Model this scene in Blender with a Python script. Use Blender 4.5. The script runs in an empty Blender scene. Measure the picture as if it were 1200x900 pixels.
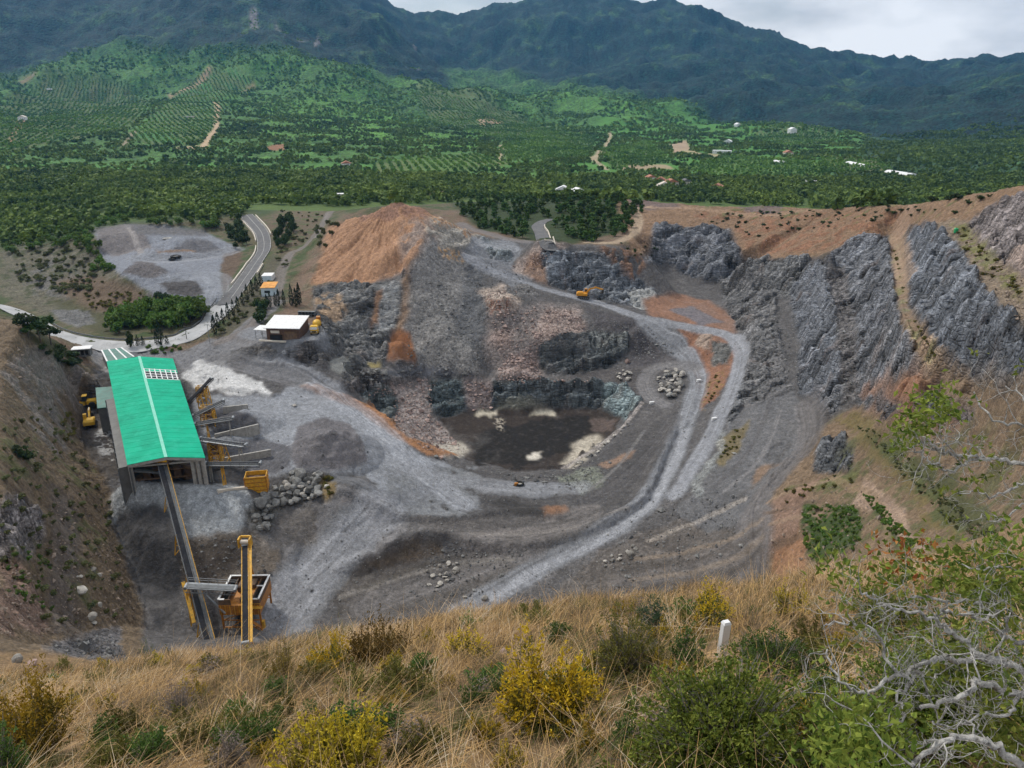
import bpy, math, random
import numpy as np
from mathutils import Vector, Matrix
from mathutils.geometry import delaunay_2d_cdt

random.seed(7)
RNG = np.random.default_rng(11)
SC = bpy.context.scene
COL = SC.collection
CAMZ = 115.0
PITCH = math.radians(21.25)
FOC = 900.0                      # focal length in pixels of a 1200 px wide frame
CP, SP = math.cos(PITCH), math.sin(PITCH)


def tanpy(py):
    return math.tan(PITCH + math.atan((py - 450.0) / FOC))


def U(px, py, D):
    """World point under the photo's (px, py) whose drop below the camera is D."""
    c = (px - 600.0) / FOC
    v = (450.0 - py) / FOC
    dy = CP + v * SP
    dz = -SP + v * CP
    t = -D / dz
    return np.array([c * t, dy * t, CAMZ - D])


def UY(px, py, Y):
    """World point under (px, py) at distance Y north of the camera."""
    c = (px - 600.0) / FOC
    v = (450.0 - py) / FOC
    t = Y / (CP + v * SP)
    return np.array([c * t, Y, CAMZ + (-SP + v * CP) * t])


# ------------------------------------------------------------------ noise
def _hash(ix, iy, iz, seed):
    h = (ix.astype(np.int64) * 374761393 + iy.astype(np.int64) * 668265263 + iz * 2147483647 + seed * 1274126177) & 0xFFFFFFFF
    h = ((h ^ (h >> 13)) * 1274126177) & 0xFFFFFFFF
    h = (h ^ (h >> 16)) & 0xFFFFFFFF
    return h


def vnoise(x, y, seed=0):
    """Gradient noise in 2D, about -1..1."""
    x = np.asarray(x, dtype=np.float64); y = np.asarray(y, dtype=np.float64)
    ix = np.floor(x); iy = np.floor(y)
    fx = (x - ix).astype(np.float32); fy = (y - iy).astype(np.float32)
    ix = ix.astype(np.int64); iy = iy.astype(np.int64)
    ux = fx * fx * fx * (fx * (fx * 6 - 15) + 10)
    uy = fy * fy * fy * (fy * (fy * 6 - 15) + 10)

    def g(dx, dy):
        h = _hash(ix + dx, iy + dy, 0, seed)
        a = (h & 0xFFFF).astype(np.float32) * np.float32(2 * math.pi / 65536)
        return np.cos(a) * (fx - dx) + np.sin(a) * (fy - dy)
    n0 = g(0, 0); n1 = g(1, 0); n2 = g(0, 1); n3 = g(1, 1)
    a = n0 + ux * (n1 - n0)
    b = n2 + ux * (n3 - n2)
    return (a + uy * (b - a)) * 1.5


def fbm(x, y, oct=4, seed=0, gain=0.5):
    s = 0; a = 1.0; t = 0
    for i in range(oct):
        s = s + a * vnoise(x * 2 ** i + 17.3 * i, y * 2 ** i - 9.1 * i, seed + i)
        t += a; a *= gain
    return s / t


def ridged(x, y, oct=4, seed=0, gain=0.5):
    s = 0; a = 1.0; t = 0
    for i in range(oct):
        s = s + a * (1 - 2 * np.abs(vnoise(x * 2 ** i + 5.3 * i, y * 2 ** i + 3.1 * i, seed + i)))
        t += a; a *= gain
    return s / t


def facets(x, y, seed=0):
    """Broken slabs: each cell of a jittered grid is a flat block with its own height and tilt; also the gap to the next block."""
    ix = np.floor(x).astype(np.int64); iy = np.floor(y).astype(np.int64)
    d1 = np.full(x.shape, 9.0, np.float32); d2 = d1.copy(); h = np.zeros(x.shape, np.float32)
    for dx in (-1, 0, 1):
        for dy in (-1, 0, 1):
            k = _hash(ix + dx, iy + dy, 0, seed)
            ex = (x - (ix + dx + (k & 255) / 255.0)).astype(np.float32); ey = (y - (iy + dy + ((k >> 8) & 255) / 255.0)).astype(np.float32)
            d = ex * ex + ey * ey
            m = d < d1
            d2 = np.where(m, d1, np.minimum(d2, d))
            d1 = np.where(m, d, d1)
            hh = ((k >> 16) & 255) / 255.0 - .5 + ex * (((k >> 24) & 15) / 7.5 - 1) * .6 + ey * (((k >> 28) & 15) / 7.5 - 1) * .6
            h = np.where(m, hh.astype(np.float32), h)
    return h, np.sqrt(d2) - np.sqrt(d1)


def sstep(a, b, x):
    t = np.clip((x - a) / (b - a), 0, 1)
    return t * t * (3 - 2 * t)


def pip(px, py, poly):
    """Points in polygon, vectorised."""
    inside = np.zeros(px.shape, bool)
    n = len(poly)
    for i in range(n):
        x0, y0 = poly[i]; x1, y1 = poly[(i + 1) % n]
        if y0 == y1:
            continue
        c = ((y0 > py) != (y1 > py)) & (px < (x1 - x0) * (py - y0) / (y1 - y0) + x0)
        inside ^= c
    return inside


def polydist(x, y, pts):
    """Distance to a polyline, arc length along it and signed offset."""
    best = np.full(x.shape, 1e9, np.float32); s_at = np.zeros(x.shape, np.float32); sg = np.zeros(x.shape, np.float32)
    acc = 0.0
    for (x0, y0), (x1, y1) in zip(pts[:-1], pts[1:]):
        dx, dy = x1 - x0, y1 - y0
        L = math.hypot(dx, dy)
        if L < 1e-6:
            continue
        t = np.clip(((x - x0) * dx + (y - y0) * dy) / (L * L), 0, 1)
        ex = x - (x0 + t * dx); ey = y - (y0 + t * dy)
        d = np.sqrt(ex * ex + ey * ey)
        m = d < best
        best = np.where(m, d, best)
        s_at = np.where(m, acc + t * L, s_at)
        sg = np.where(m, np.sign(dx * ey - dy * ex) * d, sg)
        acc += L
    return best, s_at, sg


def smooth_line(pts, n=6):
    """Catmull-Rom through the points (tuples of any length)."""
    P = [np.array(p, float) for p in pts]
    P = [2 * P[0] - P[1]] + P + [2 * P[-1] - P[-2]]
    out = []
    for i in range(1, len(P) - 2):
        for k in range(n):
            t = k / n
            a, b, c, d = P[i - 1], P[i], P[i + 1], P[i + 2]
            out.append(0.5 * ((2 * b) + (c - a) * t + (2 * a - 5 * b + 4 * c - d) * t * t + (3 * b - a - 3 * c + d) * t ** 3))
    out.append(P[-2])
    return out


# ------------------------------------------------------------------ objects
def tag(o, label=None, cat=None, group=None, kind=None):
    if label: o['label'] = label
    if cat: o['category'] = cat
    if group: o['group'] = group
    if kind: o['kind'] = kind
    return o


def empty(name, loc=(0, 0, 0), rz=0.0, label=None, cat=None, group=None):
    o = bpy.data.objects.new(name, None)
    COL.objects.link(o)
    o.location = [float(v) for v in loc]
    o.rotation_euler = (0, 0, rz)
    o.empty_display_size = 0.3
    return tag(o, label, cat, group)


def np_mesh(name, V, F, smooth=False):
    """Mesh from an (n,3) vertex array and an (m,k) face array."""
    me = bpy.data.meshes.new(name)
    V = np.ascontiguousarray(V, np.float32); F = np.ascontiguousarray(F, np.int32)
    k = F.shape[1]
    me.vertices.add(len(V)); me.vertices.foreach_set('co', V.ravel())
    me.loops.add(F.size); me.loops.foreach_set('vertex_index', F.ravel())
    me.polygons.add(len(F)); me.polygons.foreach_set('loop_start', np.arange(0, F.size, k, dtype=np.int32))
    me.polygons.foreach_set('use_smooth', np.full(len(F), smooth, bool))
    me.update(calc_edges=True)
    return me


def link_mesh(name, me, mat, parent=None, loc=None, rot=None, scale=None):
    o = bpy.data.objects.new(name, me)
    COL.objects.link(o)
    if mat is not None and not me.materials:
        me.materials.append(mat)
    if parent is not None: o.parent = parent
    if loc is not None: o.location = [float(v) for v in loc]
    if rot is not None: o.rotation_euler = rot
    if scale is not None: o.scale = scale
    return o


def copy_tree(o, parent=None):
    c = o.copy(); COL.objects.link(c)
    if parent is not None: c.parent = parent
    for ch in list(o.children):
        copy_tree(ch, c)
    return c


class MB:
    """Collects boxes, bars, tubes and prisms; build() links them as one mesh object."""
    def __init__(self):
        self.v = []; self.f = []

    def add(self, vs, fs):
        n = len(self.v)
        self.v += [tuple(float(c) for c in p) for p in vs]
        self.f += [tuple(i + n for i in f) for f in fs]
        return self

    def hexa(self, b, t):
        """Box between four bottom and four top corners (counter-clockwise from above)."""
        return self.add(list(b) + list(t), [(3, 2, 1, 0), (4, 5, 6, 7), (0, 1, 5, 4), (1, 2, 6, 5), (2, 3, 7, 6), (3, 0, 4, 7)])

    def box(self, c, s, rz=0.0, taper=1.0, bev=0.0):
        cx, cy, cz = c; hx, hy, hz = s[0] / 2, s[1] / 2, s[2] / 2
        co, si = math.cos(rz), math.sin(rz)
        def q(x, y, z): return (cx + x * co - y * si, cy + x * si + y * co, cz + z)
        if bev > 0:
            b = min(bev, hx * .8, hy * .8)
            ring = [(-hx + b, -hy), (hx - b, -hy), (hx, -hy + b), (hx, hy - b), (hx - b, hy), (-hx + b, hy), (-hx, hy - b), (-hx, -hy + b)]
            zz = [-hz, hz - min(b, hz), hz]
            vs = []
            for k, z in enumerate(zz):
                f = 1.0 if k < 2 else taper
                for (x, y) in ring:
                    if k == 2:
                        x = math.copysign(max(abs(x) - b, 0), x) * f; y = math.copysign(max(abs(y) - b, 0), y) * f
                    vs.append(q(x, y, z))
            fs = [tuple(range(7, -1, -1)), tuple(range(16, 24))]
            for k in (0, 1):
                for i in range(8):
                    j = (i + 1) % 8
                    fs.append((k * 8 + i, k * 8 + j, k * 8 + 8 + j, k * 8 + 8 + i))
            return self.add(vs, fs)
        b = [q(-hx, -hy, -hz), q(hx, -hy, -hz), q(hx, hy, -hz), q(-hx, hy, -hz)]
        t = [q(-hx * taper, -hy * taper, hz), q(hx * taper, -hy * taper, hz), q(hx * taper, hy * taper, hz), q(-hx * taper, hy * taper, hz)]
        return self.hexa(b, t)

    def bar(self, p, q, w, h=None, up=(0, 0, 1)):
        """Square bar from p to q."""
        h = h or w
        p = Vector([float(c) for c in p]); q = Vector([float(c) for c in q]); d = (q - p)
        if d.length < 1e-6: return self
        d.normalize(); u = Vector(up)
        if abs(d.dot(u)) > .98: u = Vector((1, 0, 0))
        s = d.cross(u).normalized(); u = s.cross(d).normalized()
        s *= w / 2; u *= h / 2
        return self.hexa([p - s - u, p + s - u, q + s - u, q - s - u], [p - s + u, p + s + u, q + s + u, q - s + u])

    def tube(self, p, q, r0, r1=None, n=10, caps=True):
        r1 = r0 if r1 is None else r1
        p = Vector([float(c) for c in p]); q = Vector([float(c) for c in q]); d = (q - p).normalized()
        u = Vector((0, 0, 1)) if abs(d.z) < .9 else Vector((1, 0, 0))
        a = d.cross(u).normalized(); b = d.cross(a)
        vs = []
        for (c, r) in ((p, r0), (q, r1)):
            for i in range(n):
                t = 2 * math.pi * i / n
                vs.append(c + a * (math.cos(t) * r) + b * (math.sin(t) * r))
        fs = [(i, (i + 1) % n, n + (i + 1) % n, n + i) for i in range(n)]
        if caps: fs += [tuple(range(n - 1, -1, -1)), tuple(range(n, 2 * n))]
        return self.add(vs, fs)

    def lathe(self, prof, n=16, axis='z', c=(0, 0, 0)):
        """Profile of (radius, height) turned round an axis through c."""
        vs = []
        for (r, h) in prof:
            for i in range(n):
                t = 2 * math.pi * i / n
                x, y, z = r * math.cos(t), r * math.sin(t), h
                if axis == 'x': x, y, z = z, x, y
                if axis == 'y': x, y, z = y, z, x
                vs.append((x + c[0], y + c[1], z + c[2]))
        fs = []
        for k in range(len(prof) - 1):
            for i in range(n):
                j = (i + 1) % n
                fs.append((k * n + i, k * n + j, k * n + n + j, k * n + n + i))
        fs.append(tuple(range(n - 1, -1, -1))); m = (len(prof) - 1) * n
        fs.append(tuple(range(m, m + n)))
        return self.add(vs, fs)

    def prism(self, pts, y0, y1):
        """Side outline of (x, z) pushed from y0 to y1."""
        n = len(pts)
        vs = [(x, y0, z) for x, z in pts] + [(x, y1, z) for x, z in pts]
        fs = [(i, (i + 1) % n, n + (i + 1) % n, n + i) for i in range(n)]
        fs += [tuple(range(n - 1, -1, -1)), tuple(range(n, 2 * n))]
        return self.add(vs, fs)

    def build(self, name, mat, parent=None, loc=None, rot=None, smooth=False):
        me = bpy.data.meshes.new(name)
        me.from_pydata(self.v, [], self.f)
        me.validate()
        import bmesh
        bm = bmesh.new(); bm.from_mesh(me)
        bmesh.ops.recalc_face_normals(bm, faces=bm.faces)
        bm.to_mesh(me); bm.free()
        if smooth:
            for p in me.polygons: p.use_smooth = True
        return link_mesh(name, me, mat, parent, loc, rot)


# ------------------------------------------------------------------ materials
def new_mat(name):
    m = bpy.data.materials.new(name); m.use_nodes = True
    nt = m.node_tree
    b = nt.nodes['Principled BSDF']
    return m, nt, b


def N(nt, typ, **kw):
    n = nt.nodes.new(typ)
    for k, v in kw.items():
        if k.startswith('i_'):
            n.inputs[k[2:].replace('_', ' ')].default_value = v
        else:
            setattr(n, k, v)
    return n


def solid(name, col, rough=0.6, metal=0.0, var=0.18, scale=1.5, dirt=None, bump=0.0, spec=0.5):
    """Painted / bare material: base colour broken by two scales of noise, optional dirt."""
    m, nt, b = new_mat(name)
    tc = N(nt, 'ShaderNodeTexCoord')
    n1 = N(nt, 'ShaderNodeTexNoise'); n1.inputs['Scale'].default_value = scale; n1.inputs['Detail'].default_value = 6
    nt.links.new(tc.outputs['Object'], n1.inputs['Vector'])
    r = N(nt, 'ShaderNodeMapRange'); r.inputs['From Min'].default_value = .3; r.inputs['From Max'].default_value = .7
    r.inputs['To Min'].default_value = 1 - var; r.inputs['To Max'].default_value = 1 + var
    nt.links.new(n1.outputs['Fac'], r.inputs['Value'])
    mul = N(nt, 'ShaderNodeMix', data_type='RGBA', blend_type='MULTIPLY'); mul.inputs['Factor'].default_value = 1
    mul.inputs[6].default_value = (*col, 1)
    nt.links.new(r.outputs['Result'], mul.inputs[7])
    out = mul.outputs[2]
    if dirt:
        n2 = N(nt, 'ShaderNodeTexNoise'); n2.inputs['Scale'].default_value = scale * 2.3; n2.inputs['Detail'].default_value = 8; n2.inputs['Roughness'].default_value = .7
        nt.links.new(tc.outputs['Object'], n2.inputs['Vector'])
        r2 = N(nt, 'ShaderNodeMapRange'); r2.inputs['From Min'].default_value = .5; r2.inputs['From Max'].default_value = .68
        nt.links.new(n2.outputs['Fac'], r2.inputs['Value'])
        mx = N(nt, 'ShaderNodeMix', data_type='RGBA')
        mx.inputs[7].default_value = (*dirt, 1)
        nt.links.new(r2.outputs['Result'], mx.inputs[0]); nt.links.new(out, mx.inputs[6])
        out = mx.outputs[2]
    nt.links.new(out, b.inputs['Base Color'])
    b.inputs['Roughness'].default_value = rough; b.inputs['Metallic'].default_value = metal
    b.inputs['Specular IOR Level'].default_value = spec
    if bump:
        bp = N(nt, 'ShaderNodeBump'); bp.inputs['Strength'].default_value = bump; bp.inputs['Distance'].default_value = .1
        nt.links.new(n1.outputs['Fac'], bp.inputs['Height']); nt.links.new(bp.outputs['Normal'], b.inputs['Normal'])
    return m
# ================================================================== TERRAIN
# Survey lines of the site: (photo column, photo row, drop below the camera) turned into world points.
LINES = []
def L(*pts): LINES.append([U(*p) for p in pts])
def W(*pts): LINES.append([np.array([x, y, CAMZ - D]) for x, y, D in pts])

# --- the hill the camera stands on
def near_D(x, y): return 2.76 + .55 * y - .16 * x
for yy in (0.5, 4, 8, 12.2):
    W(*[(x, yy, near_D(x, yy)) for x in (-14, -7, 0, 7, 14)])
W((-30, 0, 9), (-30, 12, 15)); W((40, 0, -2), (40, 12, 6), (34, 25, 14))
W((-16, 13, 12.4), (-7, 13.2, 11.2), (0, 13, 10.0), (7, 13, 8.9), (14, 13, 7.8))
W((-20, 20, 19), (-8, 20, 19), (4, 20, 18.5), (14, 20, 14.5))
W((-22, 34, 32), (-8, 34, 33), (4, 34, 33), (16, 34, 25), (30, 34, 19))
W((-24, 60, 58), (-4, 60, 62), (14, 60, 56), (30, 60, 44), (48, 62, 39), (70, 62, 30))
W((-36, 92, 88), (-20, 95, 93), (0, 95, 93), (18, 95, 86), (36, 95, 70))
W((-30, 118, 106), (0, 118, 106), (20, 118, 104), (36, 115, 94))
# --- left hillside
L((-200, 360, 60), (-100, 370, 62), (0, 375, 66), (30, 377, 64), (60, 395, 68), (90, 420, 78), (103, 442, 89))
W((-150, 110, 60), (-130, 75, 52), (-100, 50, 44), (-70, 30, 30)); W((-190, 150, 64), (-200, 190, 66))
L((103, 442, 89), (97, 470, 93.5), (93, 500, 94), (108, 545, 94.5), (135, 572, 95.5), (131, 600, 98), (160, 680, 105), (170, 740, 107.5))
L((0, 420, 66), (0, 500, 69), (0, 560, 69), (0, 597, 69)); L((50, 440, 73), (50, 480, 79), (58, 540, 81), (62, 575, 82))
L((0, 590, 70), (20, 588, 73), (44, 594, 77)); L((0, 655, 79), (25, 652, 81), (46, 625, 82))
L((72, 590, 86), (78, 640, 87.5), (72, 700, 88), (80, 740, 92)); L((110, 620, 93), (125, 680, 97), (135, 735, 101))
L((0, 700, 71), (0, 750, 63)); L((40, 700, 80), (50, 745, 82), (60, 765, 76)); L((130, 765, 92), (95, 772, 86))
L((75, 455, 84), (70, 500, 85), (80, 550, 88))
# --- entrance road, junction and the valley on the far left
L((-60, 345, 93), (0, 357, 92), (35, 372, 91), (60, 387, 90), (100, 400, 88.5), (150, 404, 88), (200, 397, 87), (235, 388, 86), (255, 366, 83.5),
  (270, 350, 82), (285, 330, 80.5), (300, 308, 79.3), (312, 290, 78.4), (308, 272, 77.4), (296, 258, 76.6), (288, 250, 76))
L((85, 402, 90), (120, 415, 90.5), (130, 430, 92)); L((215, 412, 88), (200, 420, 89), (150, 415, 89.5))
L((0, 300, 88), (50, 310, 89), (90, 330, 89)); L((0, 335, 93), (60, 352, 92), (110, 370, 90.5), (150, 385, 89.5), (200, 380, 88), (238, 362, 85))
L((30, 290, 85), (65, 285, 83), (100, 290, 82)); L((0, 270, 90), (100, 262, 84)); L((60, 330, 90), (100, 350, 89.5), (160, 358, 87), (215, 352, 84))
# --- stockpile lot
L((115, 266, 82), (180, 264, 81.5), (240, 275, 81), (278, 292, 80.5)); L((118, 300, 81.5), (150, 325, 80.8), (195, 338, 80.5), (235, 356, 81), (250, 345, 81.5))
L((190, 300, 81), (230, 310, 80.8), (265, 300, 80.5)); L((262, 318, 81.5), (255, 345, 81.8), (243, 358, 82.5))
L((283, 262, 80), (290, 280, 79.5), (276, 305, 81))
# --- woods and plain behind
L((-150, 250, 92), (0, 246, 90), (100, 243, 87), (200, 243, 84), (270, 245, 80)); L((-200, 222, 94), (0, 222, 93), (150, 222, 90), (300, 224, 87), (450, 224, 86))
L((330, 248, 76), (345, 262, 75), (335, 285, 75.5), (322, 300, 77))
# --- middle: track, sheds, workshop terrace
L((386, 247, 74), (375, 268, 74.5), (355, 290, 76), (335, 300, 77), (330, 320, 78), (332, 335, 78.5)); L((312, 340, 79), (310, 325, 79))
L((345, 300, 76), (365, 280, 73), (385, 260, 71))
L((258, 398, 85), (285, 388, 82), (300, 372, 80.6), (320, 352, 79.2))
L((300, 398, 82), (335, 399, 80), (365, 400, 79.6), (382, 388, 79.5)); L((345, 372, 79.3), (375, 372, 79.3), (384, 380, 79.5))
L((270, 412, 86), (300, 404, 82.5), (335, 403, 80.6), (372, 403, 80.2), (386, 392, 80.3)); L((262, 425, 87), (300, 428, 87.2), (350, 425, 86.6), (372, 424, 86.6), (392, 415, 86))
# --- cliffs under the spoil dome
L((372, 344, 77.5), (402, 343, 76.5), (440, 344, 76.5), (470, 336, 74.5)); L((392, 392, 84.8), (410, 405, 87.2), (440, 408, 90), (470, 405, 91.5), (500, 405, 92))
L((395, 372, 81.8), (386, 360, 79.5))
L((360, 330, 77), (380, 318, 75), (368, 338, 77.4)); L((395, 266, 64), (420, 256, 57), (445, 249, 53), (470, 243, 50), (488, 250, 51.5), (505, 256, 53.5))
L((390, 300, 70), (440, 296, 66), (480, 290, 61)); L((360, 300, 75), (375, 290, 72)); L((380, 326, 76), (440, 331, 75), (475, 318, 71))
L((505, 256, 53.5), (530, 262, 57), (552, 272, 62), (566, 282, 65.5)); L((492, 276, 58.5), (510, 290, 63), (545, 296, 66.5), (560, 300, 69))
L((395, 252, 69), (430, 243, 64), (470, 238, 62), (520, 248, 66)); W((-40, 375, 68), (-70, 395, 71), (-60, 440, 74))
# --- back road of the pit, talus, bench
L((560, 284, 66.5), (590, 283, 67.5), (612, 287, 68)); L((548, 305, 70.5), (575, 318, 73.5), (605, 328, 77), (640, 340, 80.5), (690, 352, 84), (720, 361, 85.3), (750, 371, 86.3),
  (800, 381, 87.3), (840, 389, 88), (858, 396, 88.5), (868, 412, 89.8), (866, 432, 91.2), (858, 455, 92.6), (846, 482, 94.4), (832, 515, 97), (812, 545, 99.2))
L((575, 306, 70.5), (600, 312, 74), (632, 326, 78)); L((480, 360, 80), (520, 330, 74)); L((560, 350, 80), (540, 330, 75.5))
L((600, 350, 80), (640, 360, 83.5), (690, 372, 87), (740, 386, 89)); L((510, 410, 93), (560, 400, 90.5), (585, 398, 90), (625, 405, 92))
L((635, 398, 90.5), (660, 388, 90), (700, 388, 91), (735, 392, 91.5)); L((628, 432, 99.5), (665, 436, 100), (705, 434, 99.8), (738, 424, 98.5))
L((400, 420, 87.4), (402, 432, 88), (385, 428, 87.4)); L((400, 445, 90.2), (440, 438, 93), (480, 432, 96), (520, 434, 98), (570, 436, 99.3), (620, 438, 100.4))
L((423, 463, 96.8), (460, 452, 98.6), (502, 444, 100.6), (582, 446, 101), (640, 447, 101), (690, 447, 101), (718, 449, 101), (740, 459, 101), (754, 471, 101.2))
L((640, 440, 100.8), (700, 441, 100.8), (745, 440, 99.5)); 
# --- pit
L((512, 494, 108.5), (530, 486, 109), (552, 484, 109.3), (600, 481, 109.5), (627, 480, 109.5), (665, 479, 109.5), (703, 480, 109.3), (728, 488, 108.5))
L((515, 500, 110), (560, 495, 110.5), (640, 495, 110.5), (710, 495, 110.2)); L((530, 513, 110.3), (600, 520, 111), (660, 520, 111), (702, 515, 110))
L((544, 536, 110.3), (600, 548, 110.8), (662, 545, 110.8), (700, 519, 110))
L((740, 497, 103.5), (722, 515, 105.5), (700, 530, 106.8), (668, 551, 107.5), (604, 555, 107.4), (556, 549, 106.6))
L((448, 488, 105.5), (475, 497, 107.5), (500, 512, 109), (530, 528, 110)); L((423, 466, 101), (440, 478, 104))
# --- yard and its rim
L((358, 453, 90.5), (395, 465, 92.6), (430, 480, 95.2), (450, 495, 97), (470, 513, 99), (492, 526, 101.5), (520, 536, 104.5)); L((372, 451, 90.8), (410, 464, 94.5), (440, 482, 98.5), (470, 500, 102), (500, 522, 105))
L((380, 442, 89.6), (410, 455, 92.8)); L((250, 420, 87.4), (232, 440, 89), (260, 460, 90.3), (320, 462, 90.8), (335, 450, 90))
L((220, 480, 93), (260, 500, 93.6), (330, 500, 93.2), (380, 500, 93.8), (430, 505, 96.5)); L((240, 540, 94), (320, 540, 94.6), (380, 545, 95.6), (430, 545, 97.5), (470, 545, 100.5))
L((130, 470, 93.8), (125, 520, 94), (150, 560, 94.3)); L((235, 545, 94), (240, 562, 94.3), (300, 566, 94.6), (355, 553, 95.4), (385, 556, 96))
# --- heaps and slopes in front
L((122, 592, 95.5), (138, 572, 91.5), (155, 563, 88.6), (190, 565, 88.6), (240, 566, 90), (280, 578, 93.5), (298, 596, 97)); W((-112, 182, 94), (-92, 172, 93), (-80, 174, 93)); L((140, 614, 96), (180, 628, 96.6), (230, 636, 97.2), (280, 626, 97.6))
L((160, 664, 103.5), (200, 694, 106), (240, 684, 104.6), (300, 650, 102), (330, 650, 103.4)); L((190, 745, 108.3), (250, 750, 108.6), (320, 740, 108.6), (350, 700, 108))
L((300, 610, 99.5), (325, 580, 97.6), (352, 570, 96.8), (388, 568, 96.8)); L((330, 610, 101.5), (362, 612, 101.5), (352, 596, 100.5))
L((395, 566, 96), (412, 572, 96.2), (440, 585, 98.3), (470, 600, 100.8)); L((385, 600, 99.5), (420, 625, 102.2), (460, 640, 104)); L((350, 660, 106), (400, 665, 106.3))
L((440, 560, 98.8), (480, 566, 101.5), (520, 560, 104.2), (560, 562, 105.6), (620, 568, 106.6), (670, 568, 107.2)); L((480, 600, 102.3), (540, 600, 105), (600, 596, 106.4), (650, 600, 107))
L((400, 672, 106.6), (455, 648, 105), (488, 634, 103.9), (505, 626, 103.4), (530, 630, 104.4), (600, 634, 106), (660, 626, 106.6)); L((420, 672, 107.5), (480, 650, 106.6), (530, 643, 106.4), (590, 646, 107))
L((700, 620, 106), (740, 596, 104.4), (762, 570, 103.4), (775, 540, 102.6), (790, 505, 101.2))
L((540, 712, 109), (580, 693, 108.6), (630, 664, 107.7), (680, 640, 106.8), (730, 612, 105.6), (762, 586, 104.4), (785, 545, 102.8), (800, 505, 101), (812, 470, 99), (818, 450, 98), (815, 432, 97.2), (800, 412, 94.5), (775, 392, 90.5), (755, 376, 87.2))
L((430, 712, 109), (480, 690, 108.6), (540, 680, 108.3)); L((620, 710, 109), (700, 690, 107.8), (780, 650, 105), (830, 620, 102.4), (850, 600, 100.2)); L((760, 700, 107), (850, 695, 104.5), (905, 690, 101.5))
L((775, 480, 101), (742, 520, 103.5), (720, 560, 104.8), (690, 590, 106)); L((764, 470, 101), (755, 450, 100.5), (757, 436, 99.5), (775, 429, 98.3), (800, 430, 97.5)); L((775, 455, 99.7), (800, 460, 99.2))
L((760, 412, 96.5), (785, 416, 96.5), (740, 418, 97.5)); L((820, 480, 99.2), (838, 455, 95.5), (852, 430, 92.8)); L((815, 400, 91.5), (840, 410, 91.5), (800, 395, 90))
# --- right side: foot of the cliffs and the haul road
L((905, 370, 80), (915, 420, 84.5), (925, 458, 87.5), (945, 475, 88.3), (951, 500, 89), (945, 525, 90), (925, 547, 91.3), (900, 575, 93.2), (884, 600, 95), (880, 625, 96.6), (884, 655, 99), (890, 690, 101))
L((880, 440, 90.5), (878, 480, 92), (850, 520, 95.5), (830, 560, 98.8), (800, 600, 102)); L((905, 500, 90.5), (880, 540, 93.8), (850, 580, 98)); L((880, 400, 85.5), (888, 420, 86.5), (886, 370, 82))
# cliff under the plateau
L((742, 300, 71), (765, 268, 66), (800, 268, 65.5), (850, 268, 66)); L((752, 312, 79), (778, 308, 79), (815, 322, 83), (855, 332, 84.5)); L((780, 330, 84.6), (815, 334, 85.3), (860, 350, 85.5)); L((770, 360, 86), (800, 352, 86), (850, 370, 86.6), (872, 385, 86.8))
L((868, 304, 69.5), (900, 306, 68), (944, 308, 66)); L((872, 338, 80), (900, 344, 78.5), (926, 344, 76.6)); L((866, 320, 78), (855, 300, 73))
L((640, 334, 80), (690, 343, 83.2), (722, 352, 84.8), (752, 362, 86)); L((612, 290, 68.5), (628, 290, 67), (645, 286, 66), (690, 288, 66), (720, 290, 66), (740, 282, 65))
L((660, 310, 73), (710, 318, 75.5), (745, 335, 81)); L((745, 268, 63.5), (748, 290, 67))
# steep face, bench, second face
L((930, 350, 77.2), (934, 380, 80), (937, 410, 83), (934, 440, 86), (938, 458, 87.2), (960, 472, 86.8), (978, 482, 86)); L((948, 312, 66.5), (962, 318, 66.3), (972, 340, 67.5), (977, 370, 69.3), (980, 400, 71.6), (983, 430, 74.3), (986, 462, 78))
L((985, 316, 66.5), (993, 345, 67.6), (1000, 380, 69.5), (1006, 420, 72.4), (1008, 450, 75.5), (1004, 474, 79)); L((972, 296, 59), (1000, 284, 56.5), (1040, 277, 55), (1045, 300, 54.6), (1049, 325, 54.2), (1053, 368, 53.7), (1064, 400, 53.2), (1082, 430, 53))
L((1008, 478, 80), (1030, 476, 73), (1055, 455, 63), (1080, 442, 57)); L((1020, 492, 77), (1060, 492, 68), (1100, 500, 63), (1140, 500, 57))
L((1048, 272, 54), (1056, 300, 54), (1060, 335, 53.8), (1068, 362, 53.3), (1085, 398, 52.3), (1108, 428, 51.2), (1130, 446, 49.5), (1188, 446, 45.2), (1230, 450, 41))
L((1078, 266, 45), (1092, 261, 40.5), (1110, 276, 40), (1126, 294, 39.3), (1146, 336, 38.4), (1170, 362, 38), (1190, 384, 37.2), (1230, 420, 34.5))
L((1112, 262, 39.4), (1136, 270, 38.2), (1160, 300, 37.3), (1194, 322, 36.2), (1240, 345, 34)); L((1138, 257, 34.4), (1162, 238, 30.2), (1200, 238, 27.2), (1260, 240, 22))
L((735, 233, 62), (800, 239, 61), (850, 243, 60), (900, 241, 58), (950, 245, 55), (1000, 243, 50.5), (1060, 240, 43), (1100, 235, 36.5), (1150, 226, 31), (1200, 217, 26), (1300, 200, 18))
L((1200, 380, 37), (1200, 350, 37))
# near right slope
L((960, 505, 83), (985, 492, 81)); L((1000, 515, 76.5), (1060, 520, 67), (1140, 530, 56), (1200, 520, 47.5), (1260, 520, 40)); L((945, 560, 86.5), (990, 560, 80), (1060, 570, 69.5), (1130, 590, 59.5), (1200, 600, 47))
L((905, 600, 92.5), (940, 620, 87.5), (1000, 610, 78), (1060, 640, 66), (1130, 660, 53), (1200, 645, 43)); L((905, 660, 97.5), (940, 680, 87), (1000, 690, 72))
L((960, 530, 85), (975, 548, 82.5)); L((975, 522, 79.5), (1000, 540, 78))
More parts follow.
